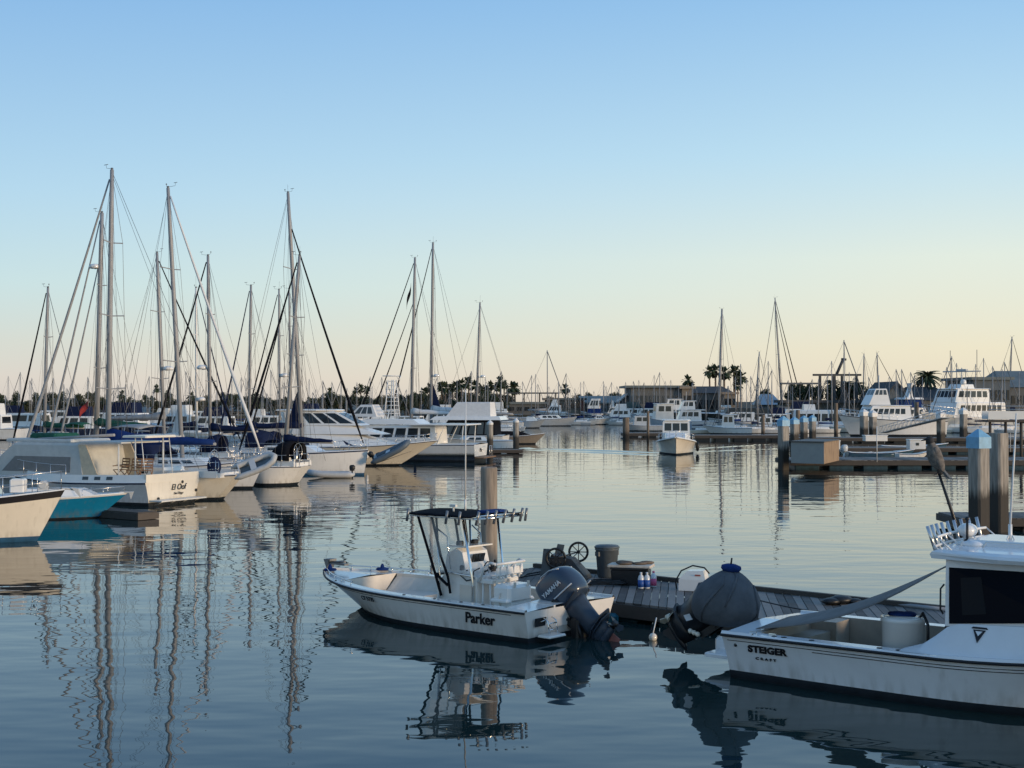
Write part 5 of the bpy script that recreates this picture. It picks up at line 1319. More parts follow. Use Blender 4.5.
building('low dark seawall building under the crane frame trees', 786, 872, 400, 250, 8, mat('dark_wall', (.05, .055, .05), .85, noise=.2), darkroof, 'flat', wins=14, wy=(.3, .7), winm=tint)
building('tan beached hull shed right of the blue tarpaulin boat', 787, 800, 407, 246, 6, mat('tan_panel', (.34, .30, .25), .8, noise=.1), tanroof, 'shed', rise=.7)
# boat lift: beams on posts with a slanted crane boom
cr_ = empty('boat_lift_frame', (xat(837, 256), 256, 1.0), 0, 'dark timber boat lift frame with a slanting crane boom above it', 'boat lift')
zt_ = zat(376, 256) - 1.0
for px in (820, 834, 842, 856.5):
    q = MB(); q.box((xat(px, 256) - xat(837, 256), 0, zt_ / 2), (.42 if px != 834 else .6, .42, zt_)); q.build('post', darkroof, cr_)
q = MB(); q.box((0, 0, zt_ + .2), (xat(861, 256) - xat(813, 256), .7, .36)); q.build('cross_beam', darkroof, cr_)
q = MB(); q.tube([(xat(837, 256) - xat(837, 256), .5, zt_ + .2), (xat(844, 256) - xat(837, 256), .5, zat(359, 256) - 1)], .28, n=6); q.tube([(xat(842, 256) - xat(837, 256), .5, zat(359, 256) - 1), (xat(847, 256) - xat(837, 256), .5, zat(359.5, 256) - 1)], .22, n=5); q.build('crane_boom', darkroof, cr_)
pf = empty('pergola', (xat(800, 255), 255, 1.0), 0, 'long pale roofed walkway left of the boat lift frame', 'pergola'); zt_ = zat(383.5, 255) - 1
q = MB(); q.box((0, 0, zt_), (xat(822, 255) - xat(783, 255), 2, .3)); q.build('roof', greyw, pf)
for k in range(5):
    q = MB(); q.box((-3.4 + k * 1.7, 0, zt_ / 2), (.16, .16, zt_ - .3)); q.build('post', greyw, pf)

# ------------------------------------------------------------------ distant boats
FB = 'distant motor boats at the channel end'
motorboat('grey sloop hull with its bow to the right, nearest of the channel end boats', -6, (577, 426), 'bow', 528, B=3.2, fb=(1.2, 1.2, 1.6), hullm=greypaint, tiers=[dict(x=(.25, .7), w=.6, z0=1.2, z1=1.9, sf=.8, sb=.1, win=(3, .3, .8, .1, .9))])
motorboat('pale grey cruiser alone in open water at the channel end', -4, (612, 424.5), 'bow', 590, B=3.0, fb=(1.0, 1.0, 1.4), hullm=offwhite, tiers=[dict(x=(.25, .7), w=.65, z0=1.0, z1=1.7, sf=.8, sb=.1, win=(3, .3, .8, .1, .9))])
motorboat('grey cruiser with small white davits left of the nearest channel end boat', -5, (546, 428), 'bow', 520, B=3.0, fb=(1.1, 1.1, 1.5), hullm=greypaint, tiers=[dict(x=(.25, .7), w=.65, z0=1.1, z1=1.8, sf=.8, sb=.1)])
motorboat('white catamaran with a high cabin in front of the beige building', 175, (568, 421), 'stern', 534, B=6.5, fb=(1.8, 1.8, 2.3), tiers=[dict(x=(.2, .65), w=.7, z0=1.8, z1=3.4, sf=1.2, sb=.1, win=(4, .3, .8, .1, .9)), dict(x=(.3, .5), w=.4, z0=3.4, z1=4.6, sf=.5, sb=.1)])
motorboat('sunlit white flybridge boat with a blue cover at the channel end', 168, (604, 420), 'stern', 580, B=4.5, fb=(1.5, 1.5, 2.0), tiers=[dict(x=(.1, .7), w=.8, z0=1.5, z1=2.6, sf=.6, sb=.1, m=cloth_blue), dict(x=(.15, .66), w=.75, z0=2.6, z1=4.8, sf=1.0, sb=.1, win=(3, .3, .8, .1, .9), bwin=2)])
motorboat('white tower boat right of the sunlit flybridge boat', 172, (620, 420), 'stern', 602, B=4.2, fb=(1.4, 1.4, 1.9), tiers=[dict(x=(.2, .7), w=.75, z0=1.4, z1=3.0, sf=.8, sb=.1, win=(3, .3, .8, .1, .9)), dict(x=(.3, .55), w=.5, z0=3.0, z1=4.4, sf=.5, sb=.1)])
far_b = []
for i in range(3):
    r = RN
    o, h_, p_, L_ = motorboat('distant white motor boat in the packed far marina', 172 + 6 * i, (200, 424), 'stern', L=9 + i, B=3.4, fb=(1.2, 1.2, 1.7), hullm=(white, offwhite, navy)[i], group=FB,
        tiers=[dict(x=(.2, .68), w=.74, z0=1.2, z1=2.7, sf=.7, sb=.1, win=(3, .4, .85, .1, .9), bwin=1), dict(x=(.28, .55), w=.6, z0=2.7, z1=3.9, sf=.4, sb=.1, m=(white, cloth_white, cloth_navy)[i], n='flybridge')][: 2 if i != 1 else 1])
    far_b.append(o)
def put(o, px, py, hd=None, s=1.0):
    p = on(px, py, 0); o.location = p; o.scale = (s, s, s)
    if hd is not None: o.rotation_euler = (0, 0, math.radians(hd))
spots = [(20, 440, 168), (60, 437, 165), (110, 438, 170), (165, 437, 168), (210, 436, 172), (250, 437, 170), (300, 436, 168), (345, 434, 172), (395, 434, 170), (430, 432, 172), (468, 431, 170), (505, 429, 174), (524, 431, 170),
         (40, 430, 170), (85, 430, 170), (140, 429, 172), (185, 430, 174), (230, 429, 170), (275, 430, 172), (320, 429, 174), (370, 428, 170), (415, 427, 172), (455, 426, 174), (490, 425, 172), (515, 424, 172), (640, 423, 178), (655, 422, 176), (672, 422, 180), (690, 421, 178), (706, 422.5, 176), (738, 423, 178), (770, 428, 176), (805, 428, 178), (830, 426, 176), (1000, 428, 180), (1030, 426, 178)]
for i, (px, py, hd) in enumerate(spots):
    o = far_b[i] if i < 3 else copy_tree(far_b[RN.randrange(3)])
    if i >= 25: o['group'] = 'distant boats right of the channel'; o['label'] = 'distant white boat in the crowd at the right far shore'
    put(o, px + RN.uniform(-4, 4), py, hd + RN.uniform(-8, 8), RN.uniform(.8, 1.1))

# the forest of distant masts: each boat its own, hull with mast, boom, wires
MG = {}
def far_sail(k, hullm, cov):
    root = empty('distant_sailboat', (0, 0, 0), 0, 'distant sailboat showing little more than a thin bare mast', 'sailboat')
    h = Hull(9.5, 2.9, fb=(1.0, 1.0, 1.3), tw=.7, rake=1.0, so=.4, n=8, flare=1.0); h.build(root, [hullm, boot_dark, deckpaint, navy, hullm, deckpaint])
    q = MB(); q.tube([(5.3, 0, 1.0), (5.25, 0, 13)], [.10, .075], n=5); m_ = q.build('mast', alu, root)
    q = MB(); z = 7.0; q.tube([(5.3, -1.0, z), (5.3, 1.0, z)], .04, n=4); q.build('spreader', alu, m_)
    q = MB(); q.tube([(5.2, 0, 2.4), (1.8, 0, 2.35)], [.28, .14], n=6); q.build('sail_cover', cov, root)
    q = MB(); q.tube([(9.4, 0, 1.4), (5.3, 0, 12.7)], .022 if k % 2 else .07, n=4); q.tube([(.1, 0, 1.2), (5.25, 0, 12.9)], .02, n=4); q.tube([(5.2, 1.3, 1.0), (5.3, 1.0, 7), (5.25, 0, 12.8)], .018, n=4); q.tube([(5.2, -1.3, 1.0), (5.3, -1.0, 7), (5.25, 0, 12.8)], .018, n=4); q.build('rigging', wire, root)
    q = MB(); q.box((4.5, 0, 1.2), (3.4, 1.7, .5), bev=.15); q.build('coachroof', white, root)
    return root
fs = [far_sail(k, (white, offwhite, greypaint, cream)[k], (cloth_navy, cloth_blue, cloth_grey, cloth_navy)[k]) for k in range(4)]
masts = []
left_m = [(8, 376), (20, 372), (30, 380), (36, 392), (53, 378), (64, 384), (75, 395), (88, 378), (118, 385), (131, 383), (139, 394), (149, 376), (153, 390), (177, 384), (186, 371), (203, 389), (217, 386), (226, 392), (232, 379), (238, 398), (262, 386), (267, 393), (271, 370), (284, 382), (309, 379), (313, 392), (316, 389), (322, 394), (341, 379), (346, 393), (372, 386), (382, 377), (391, 391), (399, 384), (437, 377), (449, 390), (457, 380), (471, 371), (488, 384), (501, 371), (507, 389)]
mid_m = [(531.5, 375), (535.5, 374), (547.5, 350), (554, 389), (558.5, 381), (566, 373), (570, 389), (575, 388), (580.5, 382), (584, 381), (594, 391), (603.5, 381), (606, 386), (611.5, 382), (617, 386), (619, 388), (625.5, 382), (633.5, 381), (639, 380), (654, 375), (659.5, 372), (665, 381), (671, 380), (678.5, 386), (692, 383), (697, 390)]
right_m = [(728, 386), (741, 364), (751, 376), (757, 382), (768, 361), (788, 380), (812, 379), (832, 361), (844.5, 340), (849, 372), (869, 377), (889, 376), (898, 380), (902, 369), (911, 372), (947, 367), (951.5, 356), (957, 363), (966, 369), (975.5, 364), (984, 358), (993, 366), (1002, 369), (1005, 362), (1019, 372)]
left_m += [(3 + i * 12.3 + RN.uniform(-5, 5), RN.uniform(374, 399)) for i in range(41)]
mid_m += [(524 + i * 11 + RN.uniform(-4, 4), RN.uniform(380, 394)) for i in range(16)]
right_m += [(704 + i * 11.5 + RN.uniform(-4, 4), RN.uniform(366, 392)) for i in range(27)]
def sow(lst, D0, D1, label, grp, hd0):
    for i, (px, pt_) in enumerate(lst):
        D = RN.uniform(D0, D1); H = zat(pt_, D); s = H / 13.0; k = RN.randrange(4)
        o = copy_tree(fs[k]); o['label'] = label; o['group'] = grp
        hd = math.radians(hd0 + RN.uniform(-12, 12) + (180 if RN.random() < .5 else 0))
        sh = min(1.25, max(.55, s)); o.scale = (sh, sh, s); o.rotation_euler = (0, 0, hd)
        x = xat(px, D); off = Matrix.Rotation(hd, 3, 'Z') @ Vector((5.3 * sh, 0, 0)); o.location = (x - off.x, D - off.y, 0)
sow(left_m, 150, 270, 'distant sailboat showing a thin bare mast behind the left marina', 'distant masts on the left', 165)
sow(mid_m, 250, 300, 'distant sailboat with a thin bare mast at the channel end', 'distant masts at the channel end', 172)
sow(right_m, 188, 212, 'distant sailboat with a thin bare mast in the right marina', 'distant masts on the right', 175)
for o in fs:
    for c in list(o.children_recursive): bpy.data.objects.remove(c)
    bpy.data.objects.remove(o)

# ------------------------------------------------------------------ foreground: outboards
cowl_blue = mat('slate_blue_cowl_paint', (0.028, 0.045, 0.075), 0.28, noise=0.08, nscale=3, coat=0.4)
leg_blue = mat('slate_blue_leg_paint', (0.035, 0.052, 0.078), 0.42, noise=0.15, nscale=5)
leg_black = mat('black_leg_paint', (0.012, 0.014, 0.018), 0.4, noise=0.2, nscale=5)
skegpink = mat('pink_worn_antifouling', (0.26, 0.10, 0.085), 0.7, noise=0.3, nscale=8)
anod = mat('grey_anodised_tube', (.22, .23, .24), .4, metal=.6)
chrome = mat('polished_rail', (0.75, 0.75, 0.74), 0.12, metal=1.0)
silver = mat('silver_lettering', (0.6, 0.62, 0.64), 0.4)

def ring_xy(cx, cy, rx, ry, z, n=14, sq=2.6, skew=0.0):
    out = []
    for k in range(n):
        a = 2 * math.pi * k / n
        c, s_ = math.cos(a), math.sin(a)
        out.append(Vector((cx + rx * abs(c) ** (2 / sq) * (1 if c > 0 else -1), cy + ry * abs(s_) ** (2 / sq) * (1 if s_ > 0 else -1), z + skew * c)))
    return out

def outboard(root_parent, pos, tilt, size=1.0, cowlm=None, legm=None, cover=None, brand=None, propm=None, skegm=None, steer=0.0, bulk=1.0):
    """upright: z up, x forward, clamp at the origin; tilted round the clamp"""
    o = bpy.data.objects.new('outboard_motor', None)
    COL.objects.link(o); o.parent = root_parent
    o.location = pos
    o.rotation_euler = (0, tilt, steer)
    o.scale = (size, size, size)
    legm = legm or leg_blue
    q = MB()
    if cover:
        RC = Matrix.Rotation(-tilt * .92, 3, 'Y'); cc0 = Vector((-.36, 0, .44))
        N_ = 40
        rings = [ring_xy(-.14, 0, .28, .24, -.50, N_, 2.2), ring_xy(-.08, 0, .46, .38, -.42, N_, 2.2), ring_xy(-.02, 0, .60, .46, -.24, N_, 2.4), ring_xy(0, 0, .63, .48, -.06, N_, 2.4), ring_xy(.0, 0, .58, .45, .13, N_, 2.2), ring_xy(.02, 0, .45, .36, .30, N_, 2.1), ring_xy(.04, 0, .27, .23, .44, N_, 2), ring_xy(.05, 0, .15, .13, .51, N_, 2), ring_xy(.05, 0, .05, .04, .53, N_, 2)]
        rnd = random.Random(5)
        for ri, r in enumerate(rings):
            c = sum(r, Vector()) / len(r)
            for k, p in enumerate(r):
                f = 1 + (.045 * (abs((k * .2 + ri * .06) % 1 * 2 - 1) - .5) + .05 * (abs((k * .075 + .3 - ri * .09) % 1 * 2 - 1) - .5) + rnd.uniform(-.008, .008)) * (1.6 if ri < 3 else 1.0)
                p.x = c.x + (p.x - c.x) * f; p.y = c.y + (p.y - c.y) * f
        rings = [[cc0 + RC @ p for p in r] for r in rings]
        q.loft(rings, smooth=True, caps=True)
        cv = q.build('motor_cover', cover, o, subsurf=1)
        q = MB()
        for k0, ra, rb_ in ((2, 1, 6), (13, 2, 8), (17, 1, 5), (29, 1, 7), (34, 3, 8)):
            nn = rb_ - ra; q.tube([rings[ri][(k0 + int(2.4 * math.sin(ri * .8 + k0))) % 40] * 1.0 for ri in range(ra, rb_)], [.006 + .022 * math.sin(math.pi * (i + .4) / nn) for i in range(nn)], n=6)
        q.build('cover_fold', cover, cv)
        q = MB()
        q.loft([[cc0 + RC @ (p + Vector((.39, 0, -.02))) for p in r] for r in (ring_xy(-.34, 0, .15, .13, .52, 12, 2), ring_xy(-.34, 0, .19, .16, .57, 12, 2), ring_xy(-.34, 0, .18, .15, .62, 12, 2), ring_xy(-.34, 0, .09, .08, .65, 12, 2))], smooth=True, caps=True)
        q.build('cover_cap', cloth_blue, cv)
        q = MB(); q.tube([cc0 + RC @ Vector((.04, 0, .62)), cc0 + RC @ Vector((.05, 0, .74))], .016)
        q.build('cap_toggle', black, cv)
    else:
        rings = [ring_xy(-.33, 0, .34, .21, .08, 16, 3.4), ring_xy(-.35, 0, .42, .27, .13, 16, 3.4), ring_xy(-.37, 0, .455, .30, .32, 16, 3.6), ring_xy(-.37, 0, .455, .305, .52, 16, 3.6), ring_xy(-.36, 0, .44, .29, .72, 16, 3.4, .04), ring_xy(-.34, 0, .39, .255, .86, 16, 3.2, .08), ring_xy(-.31, 0, .27, .19, .94, 16, 3, .07), ring_xy(-.30, 0, .10, .08, .96, 16, 2.6, .03)]
        q.loft(rings, smooth=True, caps=True)
        cw = q.build('cowling', cowlm or cowl_blue, o, subsurf=1)
        for sd in (1, -1):
            P = [(-.78, .290), (-.62, .307), (-.36, .312), (-.10, .305), (.04, .280)]
            q = MB()
            rows = []
            for x, y in P: rows.append([(x, sd * (y + .004), .33 + (x + .4) * .25), (x, sd * (y + .004), .355 + (x + .4) * .25)])
            q.grid(rows); q.build('cowling_stripe', silver, cw, solid=.006)
            q = MB()
            rows = [[(x, sd * (y + .003), .12 + .0 * x), (x, sd * (y - .012), .15)] for x, y in [(-.66, .235), (-.36, .27), (-.06, .235)]]
            q.grid(rows); q.build('cowling_seam', rubber, cw, solid=.006)
            q = MB(); q.tube([(-.74, sd * .20, .70), (-.55, sd * .20, .86), (-.30, sd * .17, .955), (-.05, sd * .15, .86), (.05, sd * .16, .70)], .011, n=5); q.build('cowling_rim_line', silver, cw)  # thin pale line along the top edge of the cowling
            q = MB(); q.box((-.12, sd * .27, .235), (.10, .03, .05), bev=.01); q.build('latch', rubber, cw)
            if brand:
                text_mesh('lettering', brand, .125, silver, cw, frame((-.37, sd * .312, .54), (-sd * 1.0, 0, -sd * .25), (-.25, 0, 1)), depth=.01, bold=.002, space=1.05)
    # midsection and leg
    q = MB()
    def sec(z, x0, x1, w):
        w *= bulk; x0 = x1 + (x0 - x1) * (1 + (bulk - 1) * .5)
        return [Vector((x1, w * .35, z)), Vector((lerp(x0, x1, .7), w, z)), Vector((lerp(x0, x1, .3), w, z)), Vector((x0, w * .25, z)), Vector((x0, -w * .25, z)), Vector((lerp(x0, x1, .3), -w, z)), Vector((lerp(x0, x1, .7), -w, z)), Vector((x1, -w * .35, z))]
    q.loft([sec(.14, -.64, -.04, .20), sec(.0, -.60, -.07, .18), sec(-.2, -.56, -.09, .15), sec(-.42, -.54, -.08, .115), sec(-.52, -.56, -.07, .11)], smooth=True, caps=True)
    q.build('midsection', legm, o)
    q = MB()
    q.loft([sec(-.53, -.60, -.06, .085), sec(-.66, -.56, -.08, .07), sec(-.80, -.52, -.10, .06)], smooth=True, caps=True)
    q.prism([(-.80, -.02), (-.80, .02), (-.66, .15), (-.30, .15), (-.05, .03), (-.05, -.03), (-.30, -.15), (-.66, -.15)], .022, axis='Z', off=-.54)
    q.prism([(-.74, -.02), (-.74, .02), (-.6, .12), (-.30, .12), (-.08, .03), (-.08, -.03), (-.30, -.12), (-.6, -.12)], .018, axis='Z', off=-.60)
    R = Matrix.Rotation(math.pi / 2, 3, 'Y')
    q.lathe([(.01, -.62), (.075, -.55), (.085, -.40), (.08, -.2), (.055, -.06), (.01, .02)], (0, 0, -.82), 12, R=R)
    lo = q.build('lower_unit', legm, o)
    q = MB(); q.prism([(-.50, -.86), (-.18, -.86), (-.30, -1.0), (-.44, -1.10), (-.52, -1.08)], .02, axis='Y')
    q.build('skeg', skegm or skegpink, lo)
    q = MB()
    q.lathe([(.055, -.72), (.07, -.60)], (0, 0, -.82), 10, R=R)
    for k in range(3):
        a = k * 2 * math.pi / 3 + .3
        pts = []
        for u, v in [(0.05, -.06), (.14, -.10), (.19, -.02), (.16, .08), (.05, .06)]:
            r_, w = u, v
            pts.append(Vector((-.66 + w * .45, math.cos(a) * r_ - math.sin(a) * w, -.82 + math.sin(a) * r_ + math.cos(a) * w)))
        q.loft([pts, [p + Vector((.012, 0, 0)) for p in pts]], caps=True)
    q.build('propeller', propm or black, o)
    q = MB()
    q.box((-.04, .13, -.1), (.12, .03, .46)); q.box((-.04, -.13, -.1), (.12, .03, .46)); q.tube([(-.05, -.18, .02), (-.05, .18, .02)], .04)
    q.tube([(-.16, 0, -.02), (-.02, 0, -.34)], .045)
    q.build('clamp_bracket', black, o)
    return o

# ------------------------------------------------------------------ the centre console boat
cc_pos, cc_rz = Vector((1.13, 26.75, 0)), math.radians(139)
cc = empty('center_console_boat', cc_pos, cc_rz, 'white open boat with black canvas T-top and tilted slate blue outboard at the dock', 'motorboat')
gel = mat('boat_gelcoat', (0.74, 0.72, 0.68), 0.2, noise=0.05, nscale=1.6, coat=0.35)
liner = mat('cream_liner', (0.66, 0.60, 0.52), 0.5, noise=0.07, nscale=3)
ch = Hull(7.05, 2.8, fb=(.60, .60, .72), tw=.98, rake=1.25, so=.06, tm=.42, p=3.0, flare=1.15, wlf=.90, pw=2.3, draft=.4, boot=.10, n=22, rub=.022)
ch.build(cc, [gel, boot_dark, gel, rubber, gel, liner], cockpit=(.09, .79, .24, .12))
q = MB()        # raised casting deck forward, inside the gunwales
q.loft([[Vector((ch.xd(t), sd * max(.03, min(ch.hb(t) - .245, ch.y_at(ch.xd(t), .34) - .10)), .34)) for sd in (1, -1)] for t in (.60, .65, .70, .75, .785)], closed=False)
q.loft([[Vector((ch.xd(.60), sd * min(ch.hb(.60) - .245, ch.y_at(ch.xd(.60), z) - .10), z)) for sd in (1, -1)] for z in (.12, .34)], closed=False)
q.build('casting_deck', liner, cc)
q = MB()        # motor well: a notch in the transom
q.box((.30, 0, .40), (.56, .98, .34)); q.box((.30, .50, .60), (.60, .05, .09)); q.box((.30, -.50, .60), (.60, .05, .09)); q.box((.60, 0, .60), (.05, 1.0, .09))
q.build('motor_well', gel, cc)
q = MB()
for dz in (.075,):
    for sd in (1, -1):
        q.tube([ch.pt(t, .86, sd) + Vector((0, sd * .003, 0)) for t in [i / 20 for i in range(1, 20)]], .006, n=4)
q.build('pinstripe', letter, cc)
for s_, tt, f, sz, sh_, sxx, nm in (('Parker', .175, .60, .30, .22, 1.0, 'lettering'), ('CF 5735', .63, .75, .14, 0, 1.0, 'registration_number')):
    p = ch.pt(tt, f, 1); n = ch.side_normal(tt, f, 1)
    d = (ch.pt(tt - .03, f, 1) - ch.pt(tt + .03, f, 1)).normalized()
    text_mesh(nm, s_, sz, letter, cc, frame(p + n * (.012 if sz > .2 else .035), d, n.cross(d)), shear=sh_, depth=.012, bold=.006 if sz > .2 else 0, sx=.92)
# fittings
q = MB()
for t in (.70, .76, .82, .88, .93): q.tube([ch.edge(t, 1, .09), ch.edge(t, 1, .09, .10)], .011, n=5)
q.tube([ch.edge(t, 1, .09, .10) for t in (.69, .70, .76, .82, .88, .93, .94)], .013, n=6)
q.build('bow_rail', chrome, cc)
q = MB()
for t in (.70, .76, .82, .88, .93): q.tube([ch.edge(t, -1, .09), ch.edge(t, -1, .09, .10)], .011, n=5)
q.tube([ch.edge(t, -1, .09, .10) for t in (.69, .70, .76, .82, .88, .93, .94)], .013, n=6)
q.build('bow_rail', chrome, cc)
for t, sd in ((.93, 1), (.84, -1)):
    q = MB(); c = ch.edge(t, sd, .17, .05); q.lathe([(.13, 0), (.15, .02), (.13, .045), (.05, .05), (.04, .10), (.02, .14)], c, 12)
    q.build('rope_wrapped_cleat', cloth_blue, cc)
q = MB()
b = ch.edge(1.0, 1, .02, .12); b.y = 0; b.x -= .42
q.box(b + Vector((-.05, 0, .03)), (.5, .13, .04)); q.tube([b + Vector((-.25, 0, .09)), b + Vector((.22, 0, .05))], .025)
q.prism([(b.x + .18, b.z + .10), (b.x + .34, b.z + .12), (b.x + .24, b.z - .08)], .22, axis='Y'); q.box(b + Vector((.20, 0, .10)), (.12, .2, .05))
q.build('anchor', mat('galvanised_steel', (.2, .2, .2), .5, metal=.6, noise=.2), cc)
for sd in (1, -1):
    for t in (.16, .24, .34, .46):
        q = MB(); c = ch.edge(t, sd, .13, .026); q.lathe([(.035, 0), (.035, .006), (.022, .008)], c, 10, 0); q.build('rod_holder', black, cc)
# console
cons = MB()
cons.prism([(2.05, .12), (3.15, .12), (3.15, .78), (2.95, .98), (2.42, 1.10), (2.05, .98)], .84, axis='Y')
console = cons.build('console', gel, cc)
q = MB(); q.prism([(2.40, 1.09), (3.0, .98), (2.92, 1.38), (2.66, 1.52), (2.50, 1.44)], .74, axis='Y'); q.build('instrument_pod', gel, cc)
q = MB(); q.box((2.438, -.03, 1.27), (.02, .36, .26), R=Matrix.Rotation(-.28, 3, 'Y')); q.build('chart_screen', glass, console)
q = MB(); q.box((2.62, 0, 1.56), (.5, .8, .03)); q.build('dash_shelf', gel, console)
q = MB(); q.box((2.30, .424, .62), (.34, .012, .30)); q.build('hatch', black, console)
q = MB(); q.box((2.30, .426, .62), (.42, .01, .38)); q.build('hatch_frame', liner, console)
q = MB(); q.tube([(2.16 - .10 * math.cos(a) * .4, .17 * math.cos(a) - .02, 1.08 + .17 * math.sin(a)) for a in [k * math.pi / 8 for k in range(17)]], .014, n=5); q.tube([(2.3, -.02, 1.02), (2.16, -.02, 1.08)], .02)
for a in (0, 2.1, 4.2): q.tube([(2.16, -.02, 1.08), (2.16 - .1 * math.cos(a) * .4, .17 * math.cos(a) - .02, 1.08 + .17 * math.sin(a))], .009, n=4)
q.build('steering_wheel', black, cc)
q = MB(); q.box((2.26, -.28, 1.08), (.12, .09, .09)); q.tube([(2.26, -.28, 1.1), (2.2, -.28, 1.22)], .015); q.ball((2.2, -.28, 1.24), .03); q.build('throttle', black, cc)
for i, (x, y, z, r) in enumerate(((2.72, .2, 1.60, .05), (2.70, -.22, 1.60, .06), (2.5, .33, 1.14, .04))):
    q = MB(); q.box((x, y, z), (.1, .16, .1), bev=.02); q.build('instrument', black, console)
q = MB(); q.tube([(2.2, .36, 1.08), (2.12, .44, .95), (2.3, .46, .9), (2.5, .44, 1.0), (2.36, .36, 1.1)], .014, n=5); q.tube([(2.3, .1, 1.10), (2.18, .2, 1.14), (2.25, .3, 1.08)], .012, n=5); q.build('coiled_cable', black, console)
q = MB(); q.tube([(.35, .12, .62), (.18, .22, .78), (.02, .16, .72), (-.05, .08, .6)], .03, n=6); q.tube([(.35, .2, .60), (.2, .3, .7), (.05, .2, .62)], .022, n=6); q.build('rigging_hose', black, cc)
# T-top
tz = 2.16
fr = MB()
feet = [(3.02, .47), (3.02, -.47), (2.12, .47), (2.12, -.47)]
tops = [(3.10, .50), (3.10, -.50), (2.35, .52), (2.35, -.52)]
for (fx, fy), (tx, ty) in zip(feet, tops): fr.tube([(fx, fy, .12), (fx, fy, .9), (tx, ty, tz)], .026, n=7)
for sd in (1, -1): fr.tube([(3.62, sd * .72, tz), (1.92, sd * .72, tz + .01)], .024, n=7); fr.tube([(2.12, sd * .47, 1.0), (3.02, sd * .47, 1.05)], .02, n=6); fr.tube([(2.72, sd * .47, 1.1), (2.8, sd * .5, 1.75), (3.05, sd * .52, 1.9)], .016, n=6)
for x in (1.92, 2.35, 3.10, 3.62): fr.tube([(x, -.72, tz), (x, .72, tz)], .022, n=6)
fr.build('t_top_frame', chrome, cc)
q = MB(); P = []
for i in range(8):
    x = lerp(1.90, 3.66, i / 7)
    P.append([(x, y, tz + .035 + .05 * (1 - (y / .76) ** 2) - .018 * math.sin(i * 1.9) ** 2) for y in (-.76, -.5, -.2, .1, .4, .62, .76)])
q.grid(P); q.build('t_top_canvas', cloth_black, cc, solid=.02)
q = MB(); q.box((2.1, -.1, tz + .10), (.34, .62, .06), bev=.03); q.build('blue_cushion', cloth_blue, cc)
for k, y in enumerate((-.66, -.40, -.14, .14, .40, .66)):
    q = MB(); q.tube([(1.86, y, tz - .12), (1.78, y, tz + .15)], .028, n=8); q.build('rod_holder', anod, cc)
for x, y in ((1.84, -.80), (3.62, .82), (2.2, .80), (2.55, .8)):
    q = MB(); q.tube([(x, y, tz - .12), (x - .05, y, tz + .14)], .027, n=8); q.build('rod_holder', anod, cc)
q = MB(); q.tube([(1.95, -.7, tz), (1.82, -.7, tz), (1.82, .7, tz), (1.95, .7, tz)], .018); q.tube([(1.80, -.7, tz + .06), (1.80, .7, tz + .06)], .015); q.build('rod_holder_rack', chrome, cc)
q = MB(); q.tube([(2.9, .2, tz + .05), (2.9, .2, tz + .16)], .02); q.box((2.9, .2, tz + .19), (.16, .06, .05)); q.build('deck_light', offwhite, cc)
q = MB(); q.tube([(2.85, -.1, tz + .05), (2.85, -.1, tz + .3)], .022); q.tube([(2.85, -.1, tz + .3), (2.84, -.1, tz + 2.55)], [.016, .011], n=6); q.build('whip_antenna', spar_white, cc)
# clear weather curtain with black edging
clear = mat('clear_vinyl', (.62, .65, .66), .12, alpha=.28)  # whitish base colour paints in the sheen of the clear panels
q = MB(); q.poly([(3.05, .51, 1.0), (3.42, .66, tz), (3.42, -.66, tz), (3.05, -.51, 1.0)]); q.poly([(2.3, .52, 1.05), (3.05, .51, 1.0), (3.42, .68, tz), (2.38, .56, tz)])
q.build('clear_curtain', clear, cc)
q = MB()
for sd in (1, -1):
    q.tube([(3.44, sd * .68, tz), (3.10, sd * .53, 1.0), (2.95, sd * .5, .55)], .03, n=5)
q.tube([(3.18, .55, tz), (2.92, .545, 1.35), (2.74, .53, .95), (2.7, .5, .62)], .028, n=5); q.tube([(3.10, .53, 1.0), (2.74, .535, .78)], .03, n=5); q.tube([(3.08, .52, .98), (3.08, -.52, .98)], .03, n=5)
q.tube([(3.16, -.1, tz), (3.02, -.1, 1.5)], .035, n=4)
q.build('curtain_edging', cloth_black, cc)
# leaning post and cooler seat
q = MB(); q.box((1.84, 0, .93), (.34, .84, .09), bev=.03); q.build('seat', gel, cc)
q = MB()
for sd in (1, -1):
    q.tube([(1.94, sd * .38, .12), (1.92, sd * .38, .88)], .02, n=6); q.tube([(1.70, sd * .38, .12), (1.74, sd * .38, .88)], .02, n=6)
    q.tube([(1.98, sd * .43, .9), (1.86, sd * .43, 1.18), (1.68, sd * .43, 1.30), (1.54, sd * .43, 1.28)], .026, n=6)
q.tube([(1.54, -.43, 1.28), (1.54, .43, 1.28)], .028, n=6); q.tube([(1.62, -.43, 1.02), (1.62, .43, 1.02)], .018, n=6)
for y in (-.3, -.1, .1, .3): q.tube([(1.58, y, .98), (1.50, y, 1.24)], .024, n=6)
q.build('seat_frame', spar_white, cc)
q = MB(); q.box((1.56, 0, 1.13), (.05, .8, .14), bev=.02); q.build('backrest', gel, cc)
cool = empty('cooler', cc_pos + Matrix.Rotation(cc_rz, 3, 'Z') @ Vector((1.38, .12, .124)), cc_rz, 'white ice chest standing behind the seat in the open boat', 'cooler')
q = MB(); q.box((0, .0, .36), (.46, .70, .82), bev=.06); q.build('chest', white, cool)
q = MB(); q.box((0, .0, .475), (.46, .84, .06), bev=.03); q.build('lid', white, cool)
for lx, ly in ((.236, .2), (.236, -.2), (-.236, .2), (-.236, -.2)):
    q = MB(); q.box((lx, ly, .78), (.02, .06, .1)); q.build('latch', liner, cool)
